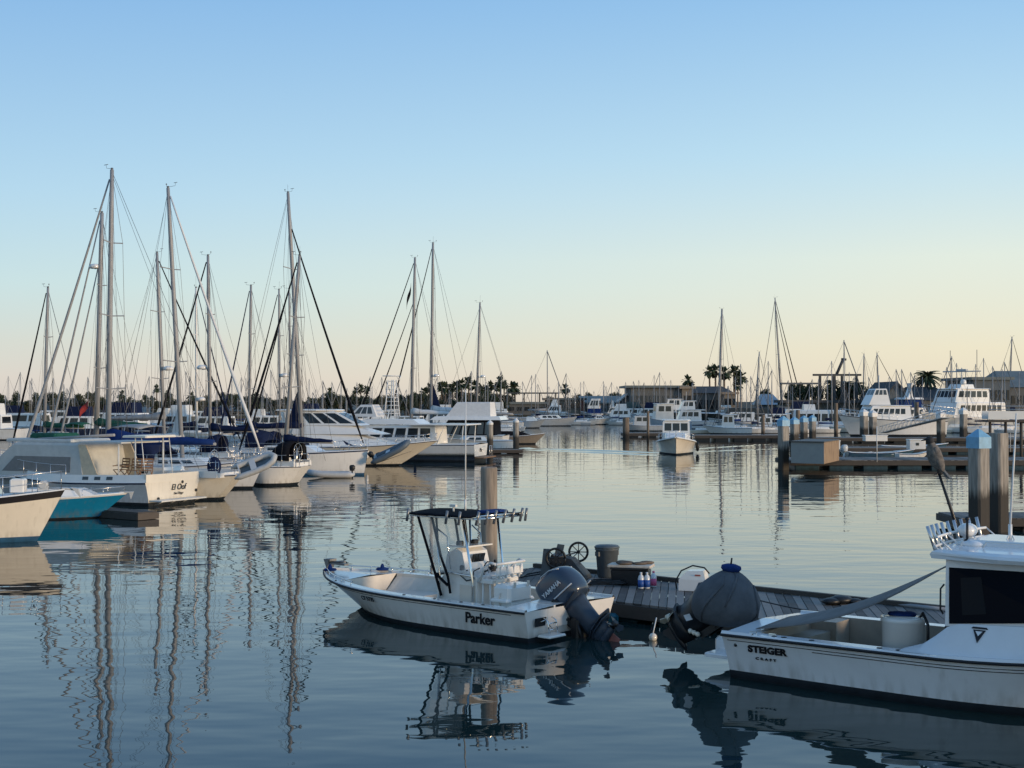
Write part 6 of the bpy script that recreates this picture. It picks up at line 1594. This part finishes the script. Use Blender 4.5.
q = MB(); q.tube([(0, .35, .62), (0, .39, .54), (0, .39, .42), (0, .35, .38)], .012); q.build('handle', liner, cool)
# transom fittings
q = MB(); q.box((-.16, .78, .13), (.30, .50, .04), bev=.02); q.build('swim_step', gel, cc)
q = MB()
for y in (.66, .90): q.tube([(-.06, y, .45), (-.16, y, .40), (-.20, y, .16)], .014)
for z in (.24, .36): q.tube([(-.18, .66, z), (-.18, .90, z)], .012)
q.tube([(-.03, .98, .38), (-.1, .9, .42), (-.06, .62, .2)], .009); q.build('boarding_ladder', chrome, cc)
q = MB(); q.prism([(-.02, .30), (-.02, .46), (-.05, .46)], .3, axis='Y', off=.95); q.build('trim_tab', black, cc)
q = MB(); q.box((-.16, -.05, .10), (.20, .36, .56), bev=.04); q.tube([(-.2, .08, .3), (-.34, .08, -.05)], .04); q.tube([(-.2, -.18, .3), (-.34, -.18, -.05)], .04); q.build('transom_bracket', black, cc)
outboard(cc, (.06, -.05, .27), math.radians(54), 1.0, brand='YAMAHA')

# ------------------------------------------------------------------ the cabin boat at the right edge
pb_pos, pb_rz = Vector((4.26, 23.75, 0)), math.radians(-38.5)
pb = empty('pilothouse_boat', pb_pos, pb_rz, 'white cabin boat with dark side windows and open cockpit, cut by the right edge', 'motorboat')
pgel = mat('cool_white_gelcoat', (0.76, 0.77, 0.78), 0.2, noise=0.04, nscale=1.5, coat=0.3)
tan = mat('tan_liner', (0.36, 0.31, 0.25), 0.55, noise=0.1, nscale=3)
ph = Hull(8.6, 2.95, fb=(.74, .76, 1.3), tw=.97, rake=1.3, so=.05, tm=.45, p=2.5, flare=1.5, wlf=.88, pw=1.7, draft=.45, boot=.13, n=22, rub=.024)
ph.build(pb, [pgel, boot_dark, pgel, rubber, pgel, tan], cockpit=(.065, .42, .27, .22))
def on_hull(h, root, name, s_, tt, f, size, side, m, bold=.0, shear=0.0, sx=1.0, space=1.0):
    p = h.pt(tt, f, side); n = h.side_normal(tt, f, side)
    d = (h.pt(tt - .02, f, side) - h.pt(tt + .02, f, side)).normalized() * side
    return text_mesh(name, s_, size, m, root, frame(p + n * .012, d, n.cross(d)), shear=shear, depth=.012, bold=bold, sx=sx, space=space)
on_hull(ph, pb, 'lettering', 'STEIGER', .095, .72, .16, -1, letter, .007, .1, 1.12, 1.05)
on_hull(ph, pb, 'lettering', 'C R A F T', .092, .52, .06, -1, letter, .001, 0, 1.5)
q = MB(); p = ph.pt(.026, .76, -1); q.ball(p, (.03, .02, .03), n=8, k=5); q.build('drain_fitting', black, pb)
q = MB()
for f in (.86, .80): q.tube([ph.pt(t, f, -1) + Vector((0, -.003, 0)) for t in [.19 + i * .05 for i in range(16)]] if f < .83 else [ph.pt(t, f, -1) + Vector((0, -.003, 0)) for t in [.01 + i * .055 for i in range(18)]], .006, n=4)
q.build('pinstripe', letter, pb)
q = MB()
for t in (.06, .10): q.box(ph.edge(t, -1, .14, .04), (.12, .03, .03), rz=.05)
q.build('cleat', chrome, pb)
for t, i in ((.105, .12), (.125, .12), (.18, .13), (.31, .13), (.345, .13)):
    q = MB(); q.lathe([(.045, 0), (.045, .006), (.03, .009)], ph.edge(t, -1, i, .022), 10); q.build('rod_holder', black, pb)
# cabin
x0, x1, zr = 3.58, 6.2, 2.20
cw = 1.12
cab = MB()
def sidepts(sd):
    return [(x0, sd * cw, .70), (x0, sd * cw * .94, zr - .05), (x1 - .55, sd * cw * .86, zr - .05), (x1 + .35, sd * cw * .80, 1.32), (x1 + .55, sd * cw * .78, .95)]
for sd in (1, -1):
    P = sidepts(sd); cab.poly([Vector(p) for p in P])
A, Bp = sidepts(1), sidepts(-1)
for i in range(len(A) - 1): cab.poly([A[i], A[i + 1], Bp[i + 1], Bp[i]])
# side decks rising to the cabin side
for sd in (1, -1):
    cab.loft([[(x, sd * (ph.hb(x / ph.L) - .03), ph.sheer(x / ph.L) + .025), (x, sd * (ph.hb(x / ph.L) - .12), ph.sheer(x / ph.L) + .035 + dz * .1), (x, sd * (ph.hb(x / ph.L) - .18), ph.sheer(x / ph.L) + .05 + dz * .35), (x, sd * (cw - .005), ph.sheer(x / ph.L) + .06 + dz)] for x, dz in ((3.0, -.02), (3.25, .06), (3.45, .2), (3.62, .34), (3.8, .40), (4.6, .40), (5.6, .38), (6.6, .2))], closed=False, smooth=True)
blackglass = mat('black_tinted_glass', (.003, .006, .012), .12, spec=.05)
tint2 = mat('faint_pane', (.010, .014, .020), .15, spec=.08)
cabin = cab.build('cabin', pgel, pb)
def cabin_pt(u, v, sd):
    a = Vector((x0, sd * cw, .70)).lerp(Vector((x0, sd * cw * .94, zr - .05)), v)
    b_ = Vector((x1 + .45, sd * cw * .78, .95)).lerp(Vector((x1 - .45, sd * cw * .86, zr - .05)), v)
    return a.lerp(b_, u)
for sd in (1, -1):
    q = MB(); quad_pane(cabin_pt(.022, .35, sd), cabin_pt(.60, .39, sd), cabin_pt(.62, .92, sd), cabin_pt(.022, .92, sd), .012 * sd, q); wdw = q.build('side_window', blackglass, cabin)
    q = MB(); quad_pane(cabin_pt(.64, .42, sd), cabin_pt(.93, .46, sd), cabin_pt(.95, .88, sd), cabin_pt(.66, .90, sd), .012 * sd, q); q.build('side_window', blackglass, cabin)
    q = MB(); quad_pane(cabin_pt(.095, .44, sd), cabin_pt(.225, .46, sd), cabin_pt(.225, .84, sd), cabin_pt(.095, .82, sd), .02 * sd, q); q.build('window_pane', tint2, wdw)
q = MB()
for y0, y1 in ((-.85, -.30), (-.25, .25), (.30, .85)):
    quad_pane((x1 + .36, y0, 1.36), (x1 + .36, y1, 1.36), (x1 - .48, y1, zr - .12), (x1 - .48, y0, zr - .12), -.014, q)
q.build('windscreen', blackglass, cabin)
q = MB(); q.tube([(x0 - .02, -cw * .99 - .01, 1.35), (x0 - .05, -cw * .98 - .05, 1.42), (x0 - .05, -cw * .97 - .05, 1.72), (x0 - .02, -cw * .96, 1.78)], .014); q.build('grab_handle', black, cabin)
q = MB(); q.box((x0 - .012, .1, 1.25), (.02, .72, 1.5)); q.build('cabin_door', tint, cabin)
# dark stripe under the windows and the emblem below
q = MB(); rows = [[cabin_pt(u, .285, -1) + Vector((0, -.008, 0)), cabin_pt(u, .325, -1) + Vector((0, -.008, 0))] for u in (0.0, .3, .6, .9)]
q.grid(rows); q.build('cove_stripe', letter, cabin, solid=.006)
ex = 4.12; e0 = Vector((ex, -(ph.hb(ex / ph.L) - .18), ph.sheer(ex / ph.L) + .19)); e1 = Vector((ex, -(cw - .005), ph.sheer(ex / ph.L) + .46)); eu = (e1 - e0).normalized()
EM = frame((e0 + e1) / 2 + Vector((0, -.012, .006)), (1, 0, 0), eu)
q = MB(); q.M = EM; q.prism([(-.09, .08), (.09, .08), (0, -.12)], .012, axis='Z'); q.prism([(-.12, .10), (.12, .10), (.10, .125), (-.10, .125)], .012, axis='Z'); q.build('emblem', letter, cabin)
q = MB(); q.M = EM; q.prism([(-.05, .055), (.05, .055), (0, -.02)], .012, axis='Z', off=.006); q.build('emblem', pgel, cabin)
q = MB(); q.tube([cabin_pt(.36, .0, -1) + Vector((0, -.05, .05)), cabin_pt(.41, .2, -1) + Vector((0, -.05, 0)), cabin_pt(.44, .30, -1) + Vector((0, -.05, 0)), cabin_pt(.50, .335, -1) + Vector((0, -.06, 0)), cabin_pt(.98, .36, -1) + Vector((0, -.06, 0))], .014); q.build('grab_rail', chrome, cabin)
# roof
q = MB()
def roof_ring(z, e, sc=1.0):
    return [((x - 4.5) * sc + 4.5, y * sc, z + .05 * (1 - abs(y) / 1.2)) for x, y in [(x0 - .20 - e, -1.10), (x0 - .24 - e, -.6), (x0 - .26 - e, 0), (x0 - .24 - e, .6), (x0 - .20 - e, 1.10), (4.4, 1.2 + e), (5.5, 1.1 + e), (6.05 + e, .6), (6.1 + e, 0), (6.05 + e, -.6), (5.5, -1.1 - e), (4.4, -1.2 - e)]]
q.loft([roof_ring(zr - .05, 0), roof_ring(zr + .01, .03), roof_ring(zr + .05, 0), roof_ring(zr + .085, 0, .93)], closed=True, caps=True)
roof = q.build('roof', pgel, pb)
q = MB(); q.box((4.35, .15, zr + .15), (1.5, 1.1, .09), bev=.05); q.build('roof_hatch', pgel, roof)
q = MB(); q.tube([(4.0, -.7, zr + .12), (4.05, -.7, zr + .2), (6.0, -.62, zr + .2)], .016); q.tube([(4.6, .5, zr + .12), (4.7, .5, zr + .28), (5.3, .5, zr + .28), (5.4, .5, zr + .12)], .03); q.build('roof_rail', spar_white, roof)
q = MB(); q.ball((3.75, -.45, zr + .13), (.17, .11, .06)); q.build('deck_light', pgel, roof)
# rocket launcher rack along the aft edge of the roof
def rk(u):  # along the rack
    y = lerp(-1.02, 1.02, u); return Vector((x0 - .20 - .10 * (1 - (2 * u - 1) ** 2), y, zr))
rack = MB()
for z in (.12, .26): rack.tube([rk(i / 10) + Vector((-.02 + .25 * z, 0, z)) for i in range(11)], .022, n=6)
for i in (0, 3, 7, 10): rack.tube([rk(i / 10) + Vector((.12, 0, .04)), rk(i / 10) + Vector((0, 0, .14))], .013, n=5); rack.tube([rk(i / 10) + Vector((.3, 0, .06)), rk(i / 10) + Vector((.05, 0, .26))], .013, n=5)
rack.build('rod_rack', spar_white, pb)
for i in range(9):
    p = rk((i + .25) / 8.5); q = MB(); q.tube([p + Vector((.02, 0, .04)), p + Vector((-.09, .05 * (i - 4) / 4, .42))], .027, n=8); q.build('rod_holder', steel, pb)
q = MB(); q.tube([(3.62, -.30, zr + .08), (3.62, -.30, zr + .48)], .02, n=7); q.ball((3.62, -.30, zr + .50), .035); q.lathe([(.05, 0), (.045, .12)], (3.62, -.30, zr + .07), 8); q.build('navigation_light', black, roof)
q = MB(); q.ball((3.52, -.02, zr + .30), (.15, .20, .11)); q.lathe([(.07, 0), (.06, .3)], (3.52, -.02, zr + .06), 8); q.build('radar_dome', white, roof)
q = MB(); q.tube([(4.15, .05, zr + .10), (4.15, .05, zr + .42)], .03, n=7); q.tube([(4.15, .05, zr + .42), (4.26, .02, zr + 2.1)], [.018, .012], n=6)
for a in (0, 2.1, 4.2): q.tube([(4.15, .05, zr + .3), (4.15 + .12 * math.cos(a), .05 + .12 * math.sin(a), zr + .1)], .012)
q.build('whip_antenna', spar_white, roof)
# cockpit fittings
tarp = mat('grey_tarpaulin', (0.16, 0.155, 0.15), .85, noise=.15, nscale=4, bump=.3)
q = MB(); P = []
a0, a1 = Vector((x0 - .06, -.62, zr - .14)), Vector((x0 - .06, -.05, zr - .10))
c0, c1 = Vector((.42, -1.05, .80)), Vector((.30, .35, .82))
for i in range(13):
    t = i / 12; row = []
    for j in range(6):
        s_ = j / 5
        p = a0.lerp(a1, s_).lerp(c0.lerp(c1, s_), t); p.z -= .26 * math.sin(math.pi * t) * (.8 + .2 * math.cos(j)) * (1 - .25 * s_); p.z = max(p.z, .79); row.append(p)
    P.append(row)
q.grid(P); q.build('shade_cloth', tarp, pb, solid=.01)
q = MB(); q.box((.72, .9, .5), (.6, .5, .5)); q.box((.72, 0, .42), (.4, 1.3, .36)); q.build('stern_locker', tan, pb)
q = MB(); q.lathe([(.10, -.012), (.10, .012)], (1.35, -1.199, .5), 20, R=Matrix.Rotation(math.pi / 2, 3, 'X')); q.build('hatch', black, pb)
W = Matrix.Rotation(pb_rz, 3, 'Z')
bk = empty('bait_tank', pb_pos + W @ Vector((2.62, -.35, .224)), pb_rz, 'large round white tub standing in the cabin boat cockpit, blue cloth on its lid', 'tub')
q = MB(); q.lathe([(.29, 0), (.31, .02), (.33, .82), (.345, .84), (.345, .90), (.31, .91), (.30, .85)], n=24); q.build('tub_body', white, bk)
q = MB(); q.lathe([(.29, .86), (.29, .905), (.02, .915)], n=20); q.build('lid', white, bk)
q = MB(); q.ball((-.08, .05, .93), (.20, .14, .045), n=10); q.ball((.05, .10, .93), (.12, .14, .05), n=10); q.build('blue_cloth', cloth_blue, bk)
q = MB(); q.tube([(.20, .2, .9), (.36, -.1, 1.0), (.48, -.2, .85), (.48, -.2, .45), (.36, -.1, .35)], .026); q.build('hose', black, bk)
q = MB(); q.box((.45, 1.25, .66), (.3, .5, .08)); q.build('cushion', tan, pb)
pm = outboard(pb, (-.84, -.05, .56), math.radians(56), .96, bulk=1.75, legm=leg_black, cover=mat('charcoal_motor_cover', (0.085, 0.094, 0.107), .85, noise=.18, nscale=3, bump=1.0, bscale=4), propm=mat('cream_propeller', (.6, .55, .45), .4), skegm=leg_black)
q = MB(); q.box((-.36, .0, .22), (.72, 1.5, .07), bev=.02); q.box((-.42, 0, .34), (.8, .5, .22), bev=.05); q.build('swim_step', pgel, pb)
# bird on the tilted pole
pole = MB()
pw0 = pb_pos + W @ Vector((x0 - .32, .45, zr + .05)); pw1 = at(939, 474, pw0.y + .05)
pole.tube([pw0, pw0.lerp(pw1, .5), pw1], [.026, .026, .02], n=7)
po = pole.build('perch_pole', black); tag(po, 'black pole leaning left out of the rod rack on the cabin roof', 'pole')
feather = mat('brown_grey_feathers', (.15, .135, .118), .85, noise=.35, nscale=14, bump=.4, bscale=25)
feather_d = mat('dark_feathers', (.03, .03, .032), .8, noise=.3, nscale=14)
feather_l = mat('pale_brown_wing_feathers', (.16, .14, .12), .85, noise=.35, nscale=16, bump=.4, bscale=25)
bird = empty('perched_bird', pw1, 0, 'brown grey bird perched upright on the tilted black pole, dark head turned left', 'bird')
q = MB(); R = Matrix.Rotation(-.42, 3, 'Y')
R = Matrix.Rotation(-.30, 3, 'Y'); BO = Vector((-.05, 0, .24))
prof = [(.01, -.24), (.03, -.22), (.045, -.18), (.075, -.14), (.125, -.04), (.145, .06), (.14, .16), (.11, .25), (.078, .30), (.070, .33), (.080, .37), (.078, .41), (.045, .45), (.01, .46)]
rings = []
for r, z in prof:
    squash = .42 if z < -.15 else .92
    cx_ = .05 if z < -.15 else 0
    rings.append([R @ Vector((r * squash * math.cos(a) + cx_ * (-.15 - z) * 3, r * math.sin(a), z)) + BO for a in [k * 2 * math.pi / 14 for k in range(14)]])
q.loft(rings, smooth=True, caps=True, mfun=lambda k, j: 1 if k >= 9 else 0)
hd = R @ Vector((0, 0, .40)) + BO
q.loft([[hd + Vector((-.06, .024 * math.cos(a), .024 * math.sin(a))) for a in [k * math.pi / 3 for k in range(6)]], [hd + Vector((-.15, .008 * math.cos(a), -.025 + .008 * math.sin(a))) for a in [k * math.pi / 3 for k in range(6)]]], 1, smooth=True, caps=True)
for y in (-.045, .045): q.tube([R @ Vector((-.02, y, -.08)) + BO, Vector((-.01, y * .5, .02)), Vector((0, y * .4, 0))], .013, 1)
q.build('body', [feather, feather_d], bird)
for sd in (1, -1):
    q = MB(); q.ball(R @ Vector((.03, sd * .118, .02)) + BO, (.075, .035, .23), R=R, n=10); q.build('wing', feather_l, bird)
    q = MB(); q.ball(hd + Vector((-.045, sd * .06, .015)), .011, n=6, k=4); q.build('eye', black, bird)

q = MB(); q.loft([[(-.50, -.225 - d_, -.38), (-.38, -.235 - d_, -.38), (-.34, -.25 - d_, -.24), (-.46, -.25 - d_, -.24)] for d_ in (0, .012)], closed=True, caps=True); q.build('leg_emblem', silver, pm)
for k in range(3):
    q = MB(); q.ball((-.08 - .06 * k, -.20, -.33 - .05 * k), (.05, .05, .045)); q.build('anode', cream, pm)

q = MB(); q.loft([[R @ Vector((.02, -.05, -.10)) + BO, R @ Vector((.02, .05, -.10)) + BO, R @ Vector((.05, .05, -.10)) + BO, R @ Vector((.05, -.05, -.10)) + BO], [R @ Vector((.10, -.12, -.36)) + BO, R @ Vector((.10, .12, -.36)) + BO, R @ Vector((.13, .12, -.35)) + BO, R @ Vector((.13, -.12, -.35)) + BO]], closed=True, caps=True); q.build('tail', mat('grey_tail_feathers', (.22, .22, .215), .85, noise=.3, nscale=20), bird)
for sd in (1, -1):
    q = MB()
    for dx, dy in ((-.06, -.015), (-.065, .015), (.04, 0)): q.tube([(0, sd * .018, .012), (dx, sd * .018 + dy, -.006)], .007, n=4)
    q.build('foot', black, bird)
bird.scale = (.88, .88, .88)


# ------------------------------------------------------------------ foreground dock
fd_a, fd_b = on(536, 567, .4), on(990, 615, .4)
fd = dock('floating_dock', 'weathered plank dock with clutter, between the open boat and the cabin boat', fd_a, fd_b, 3.3, .4, floats=6, skew=-.70, pw=.21, float_m=mat('dark_teal_float', (.012, .05, .065), .5, noise=.3, nscale=5), fascia=.26)
fd_d = (fd_b - fd_a).normalized(); fd_n = Vector((fd_d.y, -fd_d.x, 0))
fd_rz = math.atan2(fd_d.y, fd_d.x)
q = MB(); Ln = (fd_b - fd_a).length
q.box((Ln / 2, -.06, .45), (Ln, .12, .09)); q.build('kerb_rail', beam, fd)
q = MB(); q.box((4.6, -3.42, .06), (1.1, .2, .2), bev=.05); q.build('dock_float_bumper', mat('teal_bumper', (.015, .12, .17), .5, noise=.2), fd)
for x in (3.2, 7.4):
    q = MB(); q.box((x, -3.1, .43), (.30, .05, .05)); q.box((x - .08, -3.1, .41), (.05, .05, .04)); q.box((x + .08, -3.1, .41), (.05, .05, .04)); q.build('mooring_cleat', black, fd)
piling('tall round brown piling behind the open boat, its flat top stained with rust', on(489, 592, 0), zat(467, on(489, 592, 0).y), .40, m=pile_mat('brown_concrete_pile', (.29, .24, .19), (.10, .08, .06), .3, .8), round_=True)
# ------------------------------------------------------------------ clutter on the foreground dock
def dk(px, py): return on(px, py, .404)
darkbin = mat('slate_grey_plastic', (.075, .092, .105), .5, noise=.15, nscale=4)
graytub = mat('charcoal_tub', (.030, .032, .036), .5, noise=.25, nscale=4)
p = dk(566, 578)
ct = empty('dock_cart', p, math.radians(-15), 'upturned charcoal dock cart with two black spoked wheels on the dock', 'cart')
q = MB()
q.loft([[(-.55, -.34, .0), (.55, -.34, 0), (.55, .34, 0), (-.55, .34, 0)], [(-.48, -.30, .10), (.50, -.30, .10), (.50, .30, .10), (-.48, .30, .10)], [(-.30, -.22, .55), (.18, -.22, .46), (.18, .22, .46), (-.30, .22, .55)]], closed=True, caps=True)
q.build('tub', graytub, ct)
q = MB(); q.prism([(-.52, .0), (-.28, .0), (-.30, .70), (-.44, .70)], .04, axis='Y', off=-.37); q.prism([(-.52, .0), (-.28, .0), (-.12, .72), (-.28, .74)], .04, axis='Y', off=.37); q.build('cart_frame', darkbin, ct)
for sx, sy, sz in ((-.14, -.43, .50), (.20, .43, .56)):
    wv = bpy.data.objects.new('wheel', None); COL.objects.link(wv); wv.parent = ct; wv.location = (sx, sy, sz); wv.rotation_euler = (0, 0, .12)
    q = MB(); q.tube([(.215 * math.cos(a), 0, .215 * math.sin(a)) for a in [k * math.pi / 12 for k in range(25)]], .028, n=7); q.build('tyre', black, wv)
    q = MB()
    for k in range(8): q.tube([(0, 0, 0), (.2 * math.cos(k * math.pi / 4), 0, .2 * math.sin(k * math.pi / 4))], .011, n=5)
    q.lathe([(.04, -.04), (.04, .04)], (0, 0, 0), 10, R=Matrix.Rotation(math.pi / 2, 3, 'X')); q.build('rim', black, wv)
q = MB(); q.tube([(-.14, -.42, .50), (.20, .42, .56)], .016); q.tube([(-.50, -.3, .12), (-1.0, -.3, .02), (-1.0, .3, .02), (-.50, .3, .12)], .018); q.build('axle_and_handle', black, ct)
tc_ = empty('trash_can', dk(607, 577), 0.2, 'slate grey round trash can with a lid beside the upturned cart', 'trash can')
q = MB(); q.lathe([(.20, 0), (.215, .02), (.265, .62), (.28, .63), (.28, .67), (.25, .68)], n=22); q.build('body', darkbin, tc_)
q = MB(); q.lathe([(.29, .675), (.295, .70), (.26, .735), (.03, .75)], n=22); q.build('lid', darkbin, tc_)
for a in (.4, .4 + math.pi):
    q = MB(); q.box((.275 * math.cos(a), .275 * math.sin(a), .55), (.05, .13, .10), rz=a); q.build('handle', darkbin, tc_)
tb = empty('storage_tote', dk(631, 584), math.radians(-14), 'black storage tote with a cream board and gear on top', 'tote')
q = MB(); q.box((0, 0, .18), (.80, .46, .34), taper=1.06, bev=.04); q.build('tote_body', black, tb)
q = MB(); q.box((0, 0, .365), (.86, .52, .04), bev=.01); q.build('lid', black, tb)
bd = empty('board', dk(631, 584) + Vector((0, 0, .387)), math.radians(-17), 'cream board lying on the black tote', 'board')
q = MB(); q.box((0, 0, .03), (.98, .50, .055), bev=.02); bdo = q.build('panel', mat('cream_board', (.55, .48, .40), .6, noise=.15), bd)
rp = empty('folded_tarp', dk(631, 584) + Vector((.05, 0, .445)), 0.1, 'folded brown tarp bundle on the cream board', 'tarp')
q = MB(); rnd = random.Random(3)
for i in range(6):
    q.ball((rnd.uniform(-.25, .3), rnd.uniform(-.14, .14), .03), (rnd.uniform(.10, .2), rnd.uniform(.06, .12), rnd.uniform(.025, .05)), n=8, k=5)
q.build('bundle', mat('brown_tarp', (.13, .10, .075), .8, noise=.3, nscale=8), rp)
jug = mat('clear_white_jug', (.60, .63, .66), .25, noise=.05)
lblb = mat('blue_label', (.02, .08, .30), .5); lblp = mat('pink_label', (.55, .10, .22), .5)
for i, (px, py, lb, lab) in enumerate(((641, 588.5, lblb, 'white bottle with a blue label, left of the pair beside the tote'), (647, 588.5, lblb, 'white bottle with a blue label, between another blue one and the pink one'), (653.5, 587, lblp, 'white bottle with a pink label at the end of the bottle row'))):
    bt = empty('bottle', dk(px, py), 0, lab, 'bottle', 'bottles on the foreground dock'); bt.scale = (1.15, 1.15, 1.15)
    q = MB(); q.lathe([(.05, 0), (.058, .02), (.058, .19), (.045, .235), (.02, .265), (.02, .285)], n=12); q.build('bottle_body', jug, bt)
    q = MB(); q.lathe([(.0595, .03), (.0595, .165)], n=12); q.build('label', lb, bt)
    q = MB(); q.lathe([(.023, .27), (.023, .305)], n=10); q.build('cap', jug if lb is lblb else lblp, bt)
hs = MB(); P = []
for i in range(40):
    a = i * .5; P.append(dk(607, 585) + Vector(((.46 - .004 * i) * math.cos(a) * 1.1, .24 * math.sin(a), .03 + .0022 * i)))
P.append(dk(574, 586) + Vector((0, 0, .03))); P.append(dk(560, 592) + Vector((0, 0, .03)))
hs.tube(P, .022, n=6); o = hs.build('hose', black); tag(o, 'coiled black hose on the dock in front of the trash can', 'hose')
wb = empty('fuel_tank', dk(694, 590), math.radians(-20), 'white portable box tank with a black hose loop, beside the covered motor', 'tank')
q = MB(); q.loft([[(-.30, -.19, 0), (.30, -.19, 0), (.30, .19, 0), (-.30, .19, 0)], [(-.29, -.19, .24), (.29, -.19, .24), (.29, .19, .24), (-.29, .19, .24)], [(-.12, -.16, .42), (.24, -.16, .44), (.24, .16, .44), (-.12, .16, .42)]], closed=True, caps=True); q.build('tank_body', white, wb)
q = MB(); q.tube([(-.36, -.1, .02), (-.38, -.1, .2), (-.25, -.12, .42), (0, -.12, .54), (.25, -.1, .5), (.36, -.1, .38)], .018); q.build('hose_loop', black, wb)
q = MB(); q.box((.12, -.185, .34), (.12, .01, .03), rz=0); q.build('label', mat('red_label', (.4, .08, .05), .5), wb)
for (px, py, lab, m) in ((840, 604, 'small heap of black gear bags on the far edge of the dock', black),):
    gb = empty('gear_bag', dk(px, py), .3, lab, 'bag'); q = MB()
    for dx, dy, r in ((-.2, 0, .16), (.05, .05, .20), (.3, -.05, .13)): q.ball((dx, dy, r * .4), (r * 1.3, r, r * .45), n=9, k=6)
    q.build('bag_body', m, gb)
q = MB(); a_, b_ = dk(893, 605), dk(950, 612); q.tube([a_ + Vector((0, 0, .03)), b_ + Vector((0, 0, .03))], .05, n=6); o = q.build('metal_bar', alu); tag(o, 'long grey metal bar lying along the dock behind the cabin boat', 'bar')
bo = empty('mooring_buoy', on(653, 640, 0), 0, 'small round cream float on the dark water under the dock edge', 'buoy')
q = MB(); q.ball((0, 0, .05), .08, n=12, k=8); q.build('ball', cream, bo); q = MB(); q.tube([(0, 0, .12), (.1, .35, .36)], .012); q.build('rope', offwhite, bo)
# ------------------------------------------------------------------ the dock at the right edge with two tall pilings
rd_a, rd_b = on(938, 512, .45), on(1090, 512, .45)
dock('floating_dock', 'brown plank dock with two tall pilings at the right frame edge', rd_a, rd_b, 2.6, .45, floats=3)
pr = 'tall square pilings at the right edge'
pp = on(979, 528, .3); piling('tall square concrete piling with a sky blue pyramid cap, nearest on the right', pp, zat(429, pp.y), .53, cap_blue, group=pr, rz=.5, caph=.58)
pp = on(999, 523, .3); piling('tall square concrete piling with a flat bare top, beside the blue capped one', pp, zat(433, pp.y), .50, None, group=pr, rz=.5)

# mooring lines
def sag(name, label, a, b, drop, r=.014, m=None, grp=None):
    q = MB(); q.tube([a.lerp(b, i / 8) - Vector((0, 0, drop * 4 * (i / 8) * (1 - i / 8))) for i in range(9)], r, n=5)
    o = q.build(name, m or offwhite); tag(o, label, 'rope', grp); return o
W2 = Matrix.Rotation(cc_rz, 3, 'Z')
sag('mooring_line', 'pale mooring line from the open boat stern to the dock', cc_pos + W2 @ Vector((.5, -1.3, .63)), fd_a + fd_d * 3.2 + fd_n * 3.0 + Vector((0, 0, .46)), .12)
sag('mooring_line', 'pale mooring line from the open boat bow rail back to the dock corner', cc_pos + W2 @ Vector((5.6, -.95, .70)), fd_a + fd_d * .3 + fd_n * 3.1 + Vector((0, 0, .44)), .25)
sag('mooring_line', 'black line from the cabin boat stern over to the dock', pb_pos + W @ Vector((.5, 1.35, .78)), fd_a + fd_d * 7.4 + fd_n * 3.1 + Vector((0, 0, .46)), .06, m=black)
